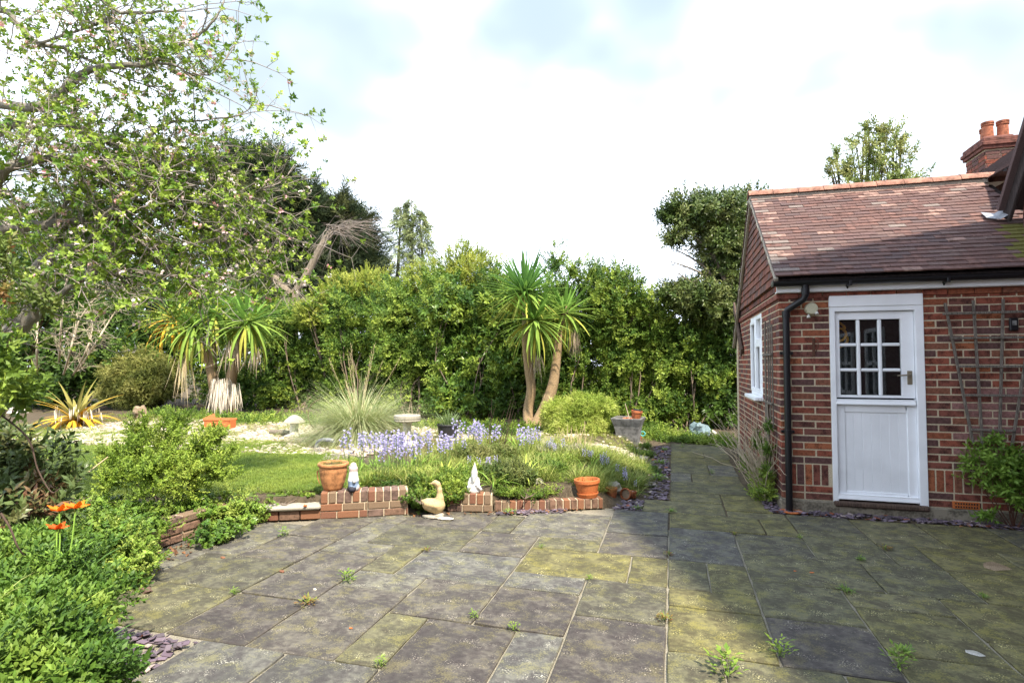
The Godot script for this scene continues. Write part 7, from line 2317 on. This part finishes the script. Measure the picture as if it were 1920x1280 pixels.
	part("soil", soil_disc(0.048, 0.1), mats.earth, t)
	# pale blue sack under the hedge
	o = part("plastic_sack", rock(Vector3(4, 4, 9), Vector3(0.2, 0.2, 0.16), 0.5), mats.sack, self)
	o.position = Vector3(0.544, 0.000, -12.782) + Vector3(0, 0.07, 0)
	tag(o, "crumpled pale blue plastic sack under the hedge at the path end", "sack")
	o = part("pale_stone", rock(Vector3(8, 4, 3), Vector3(0.08, 0.07, 0.07), 0.3), mats.pale_stone, self)
	o.position = Vector3(0.831, 0.000, -12.865) + Vector3(0, 0.04, 0)
	tag(o, "small pale stone beside the blue plastic sack", "stone")
	# bent grey pipe and rusty hoop by the ornamental grass
	b = MB.new()
	var pp := curve_points([Vector3(-0.17, -0.02, 0), Vector3(-0.16, 0.09, 0), Vector3(-0.08, 0.14, 0), Vector3(0.06, 0.15, 0.02), Vector3(0.17, 0.14, 0.04)], 4)
	b.tube(pp, taper(pp.size(), 0.03, 0.032), 10)
	o = part("bent_pipe", b, mats.lead, self)
	o.position = Vector3(-5.256, 0.200, -7.728)
	tag(o, "bent grey pipe sticking out of the gravel by the ornamental grass", "pipe")
	b = MB.new()
	pp = curve_points([Vector3(-6.964, 0.200, -9.883), Vector3(-6.472, 0.422, -9.021), Vector3(-6.580, 0.611, -9.086), Vector3(-6.501, 0.791, -9.102), Vector3(-6.296, 0.888, -9.052)], 5)
	b.tube(pp, taper(pp.size(), 0.009, 0.008), 6)
	o = part("rusty_hoop", b, mats.rust, self)
	tag(o, "rusty bent hoop beside the ornamental grass", "hoop")
	o = part("log", MB.new(), mats.bark, self)
	b = MB.new()
	b.tube([Vector3(-0.25, 0.05, 0), Vector3(0, 0.06, 0.03), Vector3(0.22, 0.05, 0)], [0.05, 0.055, 0.05], 9)
	o.mesh = b.mesh()
	o.position = Vector3(-7.065, 0.200, -8.979)
	tag(o, "short weathered log lying by the mushroom shaped stone", "log")
	o = part("white_stone", rock(Vector3(1, 9, 3), Vector3(0.28, 0.12, 0.15), 0.3), mats.pale_stone, self)
	o.position = Vector3(-17.030, 0.200, -10.907) + Vector3(0, 0.05, 0)
	tag(o, "white stone among the shrubs behind the golden flax", "stone")

func make_house_things() -> void:
	# twin headed security lamp
	var t := thing("wall_lamp", "round cream security lamp on the bricks beside the downpipe", "lamp", Vector3(1.415, 2.125, WZ))
	var b := MB.new()
	b.lathe([Vector2(0, 0), Vector2(0.052, 0), Vector2(0.06, 0.012), Vector2(0.062, 0.075), Vector2(0.055, 0.088), Vector2(0, 0.09)], 24, Transform3D(Basis(Vector3.RIGHT, PI / 2), Vector3(0, 0, 0.0)))
	part("housing", b, mats.cream, t)
	for s in [[-0.03, -0.085, 0.06], [0.045, -0.05, 0.075]]:
		b = MB.new()
		b.tube([Vector3(s[0] * 0.6, -0.03, 0.05), Vector3(s[0], s[1] + 0.02, s[2])], [0.006, 0.005], 6)
		b.tube([Vector3(s[0], s[1] + 0.015, s[2]), Vector3(s[0] + 0.002, s[1] - 0.012, s[2] + 0.01)], [0.014, 0.02], 12)
		part("sensor", b, mats.white_plain, t)
	# rusty hook
	t = thing("wall_hook", "rusty iron bracket on the bricks between downpipe and door", "bracket", Vector3(1.442, 1.72, WZ))
	b = MB.new()
	b.box(Vector3(0, 0, 0.006), Vector3(0.026, 0.20, 0.012), 0.003)
	b.tube([Vector3(0.005, 0.08, 0.012), Vector3(0.03, 0.075, 0.05), Vector3(0.035, 0.0, 0.045), Vector3(0.02, -0.045, 0.012)], [0.006, 0.006, 0.005, 0.005], 6)
	part("bracket", b, mats.rust, t)
	# fan trellis
	t = thing("trellis", "grey weathered wooden fan trellis fixed to the brick wall", "trellis", Vector3(2.95, 0.72, WZ))
	var o := t.position
	var z := 0.045
	for s in [[Vector3(2.62, 2.15, 0), Vector3(2.82, 0.76, 0)], [Vector3(2.857, 2.17, 0), Vector3(2.895, 0.75, 0)], [Vector3(3.103, 2.175, 0), Vector3(3.03, 0.72, 0)], [Vector3(3.36, 2.17, 0), Vector3(3.12, 0.68, 0)]]:
		b = MB.new()
		var a: Vector3 = s[0] - Vector3(o.x, o.y, 0)
		var c: Vector3 = s[1] - Vector3(o.x, o.y, 0)
		var d := c - a
		b.box((a + c) / 2 + Vector3(0, 0, z), Vector3(0.026, d.length(), 0.012), 0.003, Basis(Vector3.BACK, atan2(d.x, -d.y)))
		part("slat", b, mats.wood_grey, t)
	for s in [[2.59, 3.45, 2.045], [2.645, 3.40, 1.80], [2.70, 3.35, 1.52], [2.76, 3.24, 1.24], [2.80, 3.16, 0.905]]:
		b = MB.new()
		b.box(Vector3((s[0] + s[1]) / 2 - o.x, s[2] - o.y, z + 0.013 + 0.001), Vector3(s[1] - s[0], 0.024, 0.012), 0.003, Basis(Vector3.BACK, r1(-0.012, 0.012)))
		part("slat", b, mats.wood_grey, t)
	# small black box
	t = thing("wall_box", "small black plastic box with a grey display behind the trellis top", "wall box", Vector3(3.193, 1.93, WZ))
	b = MB.new()
	b.box(Vector3(0, 0, 0.016), Vector3(0.07, 0.125, 0.03), 0.007)
	part("case", b, mats.black_plastic, t)
	b = MB.new()
	b.box(Vector3(0, 0.012, 0.032), Vector3(0.034, 0.045, 0.003))
	part("display", b, mats.grey_planter, t)
	# terracotta collar round the foot of the downpipe
	b = MB.new()
	b.lathe([Vector2(0.05, 0.0), Vector2(0.105, 0.0), Vector2(0.112, 0.012), Vector2(0.10, 0.016), Vector2(0.05, 0.01)], 28)
	var ring := part("drain_collar", b, mats.terracotta, self)
	ring.position = Vector3(1.18, 0.002, WZ + 0.085)
	tag(ring, "terracotta ring around the foot of the black downpipe", "drain ring")
	# shrub against the wall
	var lobes := []
	for q in [[Vector3(2.95, 0.62, -6.42), 0.20], [Vector3(3.12, 0.60, -6.40), 0.20], [Vector3(2.82, 0.52, -6.42), 0.15], [Vector3(3.22, 0.45, -6.38), 0.18], [Vector3(3.0, 0.42, -6.38), 0.18], [Vector3(3.1, 0.28, -6.38), 0.14], [Vector3(2.98, 0.80, -6.45), 0.10], [Vector3(2.72, 0.56, -6.45), 0.06], [Vector3(3.3, 0.6, -6.4), 0.16], [Vector3(2.85, 0.12, -6.38), 0.06]]:
		lobes.append([q[0], Vector3(1.0, 0.85, 0.6) * q[1]])
	shrub("wall_shrub", "leafy green shrub growing at the foot of the trellis", "shrub", Vector3(3.1, 0.0, -6.45), lobes, leafm.laurel, mats.leaf, 260, Vector2(0.42, 0.65), [Color(0.07, 0.15, 0.02), Color(0.12, 0.22, 0.03), Color(0.20, 0.31, 0.05)], {"deep": 0.9, "rough": 0.3, "stem": 0.006, "stem_jitter": 0.06, "stem_mat": "rust", "lift": 0.3})
	# climber and its old trellis on the side wall
	t = thing("side_trellis", "old upright trellis slats on the side wall behind the climber", "trellis", Vector3(WX - 0.04, 0.9, -7.05))
	for k in 5:
		b = MB.new()
		b.box(Vector3(r1(-0.008, 0.008), 0.55 + r1(-0.05, 0.05), -0.26 + 0.13 * k), Vector3(0.014, 1.15, 0.024), 0.003, Basis(Vector3.RIGHT, r1(-0.05, 0.05)))
		part("slat", b, mats.wood_grey, t)
	for y in [0.2, 0.75]:
		b = MB.new()
		b.box(Vector3(-0.014, y, 0.0), Vector3(0.012, 0.024, 0.6), 0.003)
		part("slat", b, mats.wood_grey, t)
	t = thing("clematis", "tangled dry climber with fresh leaves on the side wall", "climber", Vector3(WX - 0.1, 0.0, -7.0))
	b = MB.new()
	for i in 110:
		var a := Vector3(r1(-0.06, 0.06), 0, r1(-0.18, 0.12))
		var p := [a]
		var d := Vector3(r1(-0.25, 0.1), 1.0, r1(-0.3, 0.3)).normalized()
		var n := rng.randi_range(5, 9)
		for k in n:
			d = (d + Vector3(r1(-0.35, 0.35), r1(-0.25, 0.25), r1(-0.45, 0.45))).normalized()
			var q: Vector3 = p[k] + d * r1(0.08, 0.17)
			q.x = minf(q.x, 0.06)
			q.y = maxf(q.y, 0.02)
			p.append(q)
		b.tube(p, taper(p.size(), 0.006, 0.002), 4, false)
	part("stems", b, mats.pale_twig, t).set_meta("kind", "stuff")
	b = MB.new()
	for k in 5:
		var p := curve_points([Vector3(r1(-0.05, 0.03), 0, r1(-0.1, 0.15)), Vector3(r1(-0.02, 0.04), 0.35, r1(-0.05, 0.15)), Vector3(0.03, 0.75, r1(-0.1, 0.15)), Vector3(0.05, 1.1, r1(-0.15, 0.15))], 4)
		b.tube(p, taper(p.size(), 0.016, 0.006), 6)
	part("old_stem", b, mats.bark, t)
	var own := []
	for q in [[Vector3(-0.06, 0.22, -0.15), 0.17], [Vector3(-0.02, 0.35, 0.22), 0.12], [Vector3(0.0, 0.6, 0.2), 0.11], [Vector3(-0.02, 0.62, -0.35), 0.14], [Vector3(0.02, 0.85, 0.18), 0.08], [Vector3(-0.08, 0.1, 0.05), 0.16], [Vector3(-0.12, 0.32, -0.4), 0.14], [Vector3(0.0, 0.15, 0.3), 0.1]]:
		own.append([q[0], Vector3(0.7, 1, 1.1) * q[1]])
	foliage("leaves", own, leafm.small, mats.leaf, 620, Vector2(0.5, 0.9), G_LIGHT, t, {"deep": 1.0, "rough": 0.4})
	# things glimpsed inside through the door panes
	b = MB.new()
	var p := []
	for k in 30:
		var a := TAU * k / 14.0
		p.append(Vector3(1.70 + 0.10 * cos(a) + 0.002 * k, 1.92 + 0.09 * sin(a) - 0.004 * k, -6.80 - 0.004 * k))
	b.tube(p, taper(30, 0.014, 0.014), 8)
	var hose := part("hose_coil", b, mats.orange_hose, self)
	tag(hose, "coil of orange hose hanging inside behind the top pane", "hose")

func weed(at: Vector3, s: float, kind: int, label: String) -> void:
	var t := thing("weed", label, "weed", at, r1(0, TAU), "weeds in the patio joints")
	var b := MB.new()
	var tones := [[Color(0.12, 0.21, 0.03), Color(0.26, 0.36, 0.06)], [Color(0.24, 0.08, 0.04), Color(0.22, 0.26, 0.06)], [Color(0.10, 0.18, 0.04), Color(0.22, 0.32, 0.07)]]
	for i in 60:
		var a := r1(0, TAU)
		var o := Vector3(cos(a), 0, sin(a))
		b.col = (tones[kind][0] as Color).lerp(tones[kind][1], rng.randf())
		var from := o * s * r1(0.0, 0.5) + Vector3(0, s * r1(0.0, 0.7 if kind == 0 else 0.25), 0)
		b.leaf(from, (o + Vector3.UP * r1(0.1, 1.0)).normalized(), Vector3.UP, s * r1(0.14, 0.36), s * r1(0.07, 0.16), 0.12, 0.1)
	part("leaves", b, mats.grass, t, true).set_meta("kind", "stuff")
	b = MB.new()
	for i in 4:
		b.tube([Vector3(r1(-0.1, 0.1), -0.02, r1(-0.1, 0.1)) * s, Vector3(r1(-0.3, 0.3), r1(0.3, 0.7), r1(-0.3, 0.3)) * s], [0.002, 0.001], 3, false)
	part("stems", b, mats.hosta0, t)

func make_small_things() -> void:
	for s in [
		[Vector3(-2.239, 0.000, -3.569), 0.11, 0, "tall leafy weed in the joint below the goose"], [Vector3(-2.283, 0.000, -3.170), 0.12, 1, "flat reddish weed between slabs near the ivy"], [Vector3(-2.856, 0.000, -3.172), 0.06, 0, "tiny weed in the joint near the brick fragment"], [Vector3(-1.973, 0.000, -4.330), 0.07, 1, "red and green weed in the joint below the gnome"],
		[Vector3(-3.275, 0.000, -5.098), 0.20, 0, "bushy pale weed against the three course brick wall"], [Vector3(-1.074, 0.000, -4.657), 0.05, 0, "small bright weed in the joint below the edging bricks"], [Vector3(-0.587, 0.000, -4.071), 0.05, 0, "small round weed at the joint crossing in the sun"], [Vector3(-1.181, 0.000, -3.280), 0.06, 0, "weed at the corner of the dark purple slab"],
		[Vector3(-0.901, 0.000, -3.197), 0.06, 0, "weed at the top of the short joint at the front"], [Vector3(-1.454, 0.000, -2.638), 0.06, 0, "round weed in the front joint"], [Vector3(-0.061, 0.000, -3.571), 0.09, 1, "dark red weed by the shadow edge"], [Vector3(-0.043, 0.000, -4.774), 0.07, 1, "mixed weed in the long joint by the path"],
		[Vector3(-0.029, 0.000, -6.132), 0.10, 2, "feathery weed at the start of the path"], [Vector3(0.243, 0.000, -3.036), 0.16, 0, "large leafy weed at the very front joint"], [Vector3(0.539, 0.000, -3.306), 0.12, 0, "upright weed in the shaded joint"], [Vector3(1.123, 0.000, -4.336), 0.10, 2, "dark spindly weed in the shaded joint"],
		[Vector3(1.097, 0.000, -3.356), 0.13, 0, "leafy weed in the shaded joint near the front"], [Vector3(1.692, 0.000, -5.405), 0.09, 1, "reddish weed in the shaded joint by the wall"], [Vector3(1.417, 0.000, -5.063), 0.08, 2, "low weeds along the shaded cross joint"], [Vector3(-1.638, 0.000, -5.629), 0.13, 2, "grey green hosta like weed before the edging bricks"],
		[Vector3(-1.384, 0.000, -5.925), 0.10, 2, "dark ivy sprig climbing the edging bricks"], [Vector3(-3.379, 0.000, -4.331), 0.10, 0, "straggling yellow weed below the stone step"], [Vector3(-3.546, 0.000, -5.171), 0.07, 0, "small weed at the end of the step riser"], [Vector3(-2.514, 0.000, -5.315), 0.05, 0, "tiny weed left of the goose"],
		[Vector3(-0.189, 0.000, -7.752), 0.22, 2, "tall dark stemmed weed in the slate strip"], [Vector3(-0.177, 0.000, -8.985), 0.18, 2, "feathery weed further along the slate strip"], [Vector3(-0.372, 0.000, -6.145), 0.10, 2, "sprawling weed in the slate by the tipped pot"], [Vector3(-0.156, 0.000, -10.360), 0.14, 2, "weed at the far end of the slate strip"],
		[Vector3(0.170, 0.000, -10.914), 0.10, 0, "small weed on the path far end"], [Vector3(0.522, 0.000, -8.405), 0.08, 0, "little weed in the middle of the path"], [Vector3(1.189, 0.000, -3.520), 0.09, 2, "wispy weed in the shaded cross joint at the front"], [Vector3(1.970, 0.000, -4.488), 0.06, 2, "small weed at the shaded crossing joint"],
		[Vector3(1.070, 0.000, -5.523), 0.05, 0, "small weed below the downpipe"], [Vector3(0.530, 0.000, -5.497), 0.06, 1, "reddish weed where two shaded joints meet"],
	]:
		weed(s[0], s[1], s[2], s[3])
	# bits lying on the paving
	var o := part("brick_fragment", rock(Vector3(3, 3, 3), Vector3(0.035, 0.022, 0.028), 0.35), mats.garden_brick3, self)
	o.position = Vector3(-3.433, 0.015, -3.023)
	tag(o, "rough piece of broken brick on the paving by the ivy", "brick fragment")
	for s in [[Vector3(-1.826, 0.004, -2.950), "small orange chip on the sunlit paving", Vector3(0.012, 0.004, 0.008), "terracotta"], [Vector3(0.980, 0.004, -4.657), "orange leaf fragment on the shaded paving", Vector3(0.017, 0.003, 0.011), "terracotta"], [Vector3(0.866, 0.004, -4.658), "smaller orange leaf fragment on the shaded paving", Vector3(0.009, 0.003, 0.007), "terracotta"], [Vector3(-2.807, 0.006, -3.591), "small brown chip on the paving joint near the ivy", Vector3(0.018, 0.010, 0.013), "garden_brick0"], [Vector3(-3.459, 0.006, -3.714), "reddish chip on the paving below the ivy", Vector3(0.02, 0.008, 0.014), "garden_brick2"], [Vector3(-2.366, 0.006, -3.370), "small pale pebble on the paving", Vector3(0.012, 0.009, 0.010), "pale_stone"], [Vector3(-3.484, 0.152, -4.789), "orange brown pebble on the stone step", Vector3(0.018, 0.012, 0.014), "terracotta"]]:
		o = part("stone_chip", rock(s[0], s[2], 0.3), mats[s[3]], self)
		o.position = s[0]
		tag(o, s[1], "chip", "bits lying on the paving")
	var b := MB.new()
	b.blade(Vector3.ZERO, Vector3(0.97, 0.12, 0.2).normalized(), Vector3(1, 0, 0), 0.17, 0.07, 0.25, 6, 0.12, 0.3)
	o = part("dry_leaf", b, mats.brown_stone, self)
	o.position = Vector3(2.255, 0.020, -5.123)
	tag(o, "curled brown dry leaf on the shaded paving", "leaf")
	b = MB.new()
	b.blade(Vector3.ZERO, Vector3(0.9, 0.05, 0.35).normalized(), Vector3(1, 0, 0), 0.085, 0.028, 0.15, 5, 0.1, 0.5)
	o = part("white_feather", b, mats.white_plain, self)
	o.position = Vector3(1.501, 0.006, -3.625)
	tag(o, "small white feather on the shaded paving", "feather")
	# fallen leaves against the ivy wall and the foot of the house
	var places := []
	var tints := []
	b = MB.new()
	b.leaf(Vector3(-0.02, 0, 0), Vector3(1, 0.1, 0).normalized(), Vector3.UP, 0.045, 0.028, 0.2, 0.2)
	for i in 240:
		var q := Vector3.ZERO
		if i < 130:
			var zz := r1(-4.4, -2.7)
			q = Vector3(edge(west_edge, zz) + 0.1 + absf(rng.randfn(0, 0.12)), 0.008, zz)
		elif i < 170:
			q = Vector3(r1(2.6, 3.4), 0.012, r1(-6.5, -6.3))
		else:
			var xx := r1(-2.6, -0.9)
			q = Vector3(xx, 0.008, edge(near_edge, xx) + r1(0.08, 0.2))
		places.append(Transform3D(Basis.from_euler(Vector3(r1(-0.5, 0.5), r1(0, TAU), r1(-0.5, 0.5))).scaled(Vector3.ONE * r1(0.5, 1.2)), q))
		tints.append(Color(0.30, 0.15, 0.07).lerp(Color(0.12, 0.06, 0.035), rng.randf()))
	var g := copies("fallen_leaves", b.mesh(), mats.leaf, places, tints, self)
	tag(g, "brown fallen leaves gathered along the patio edges", "leaves")
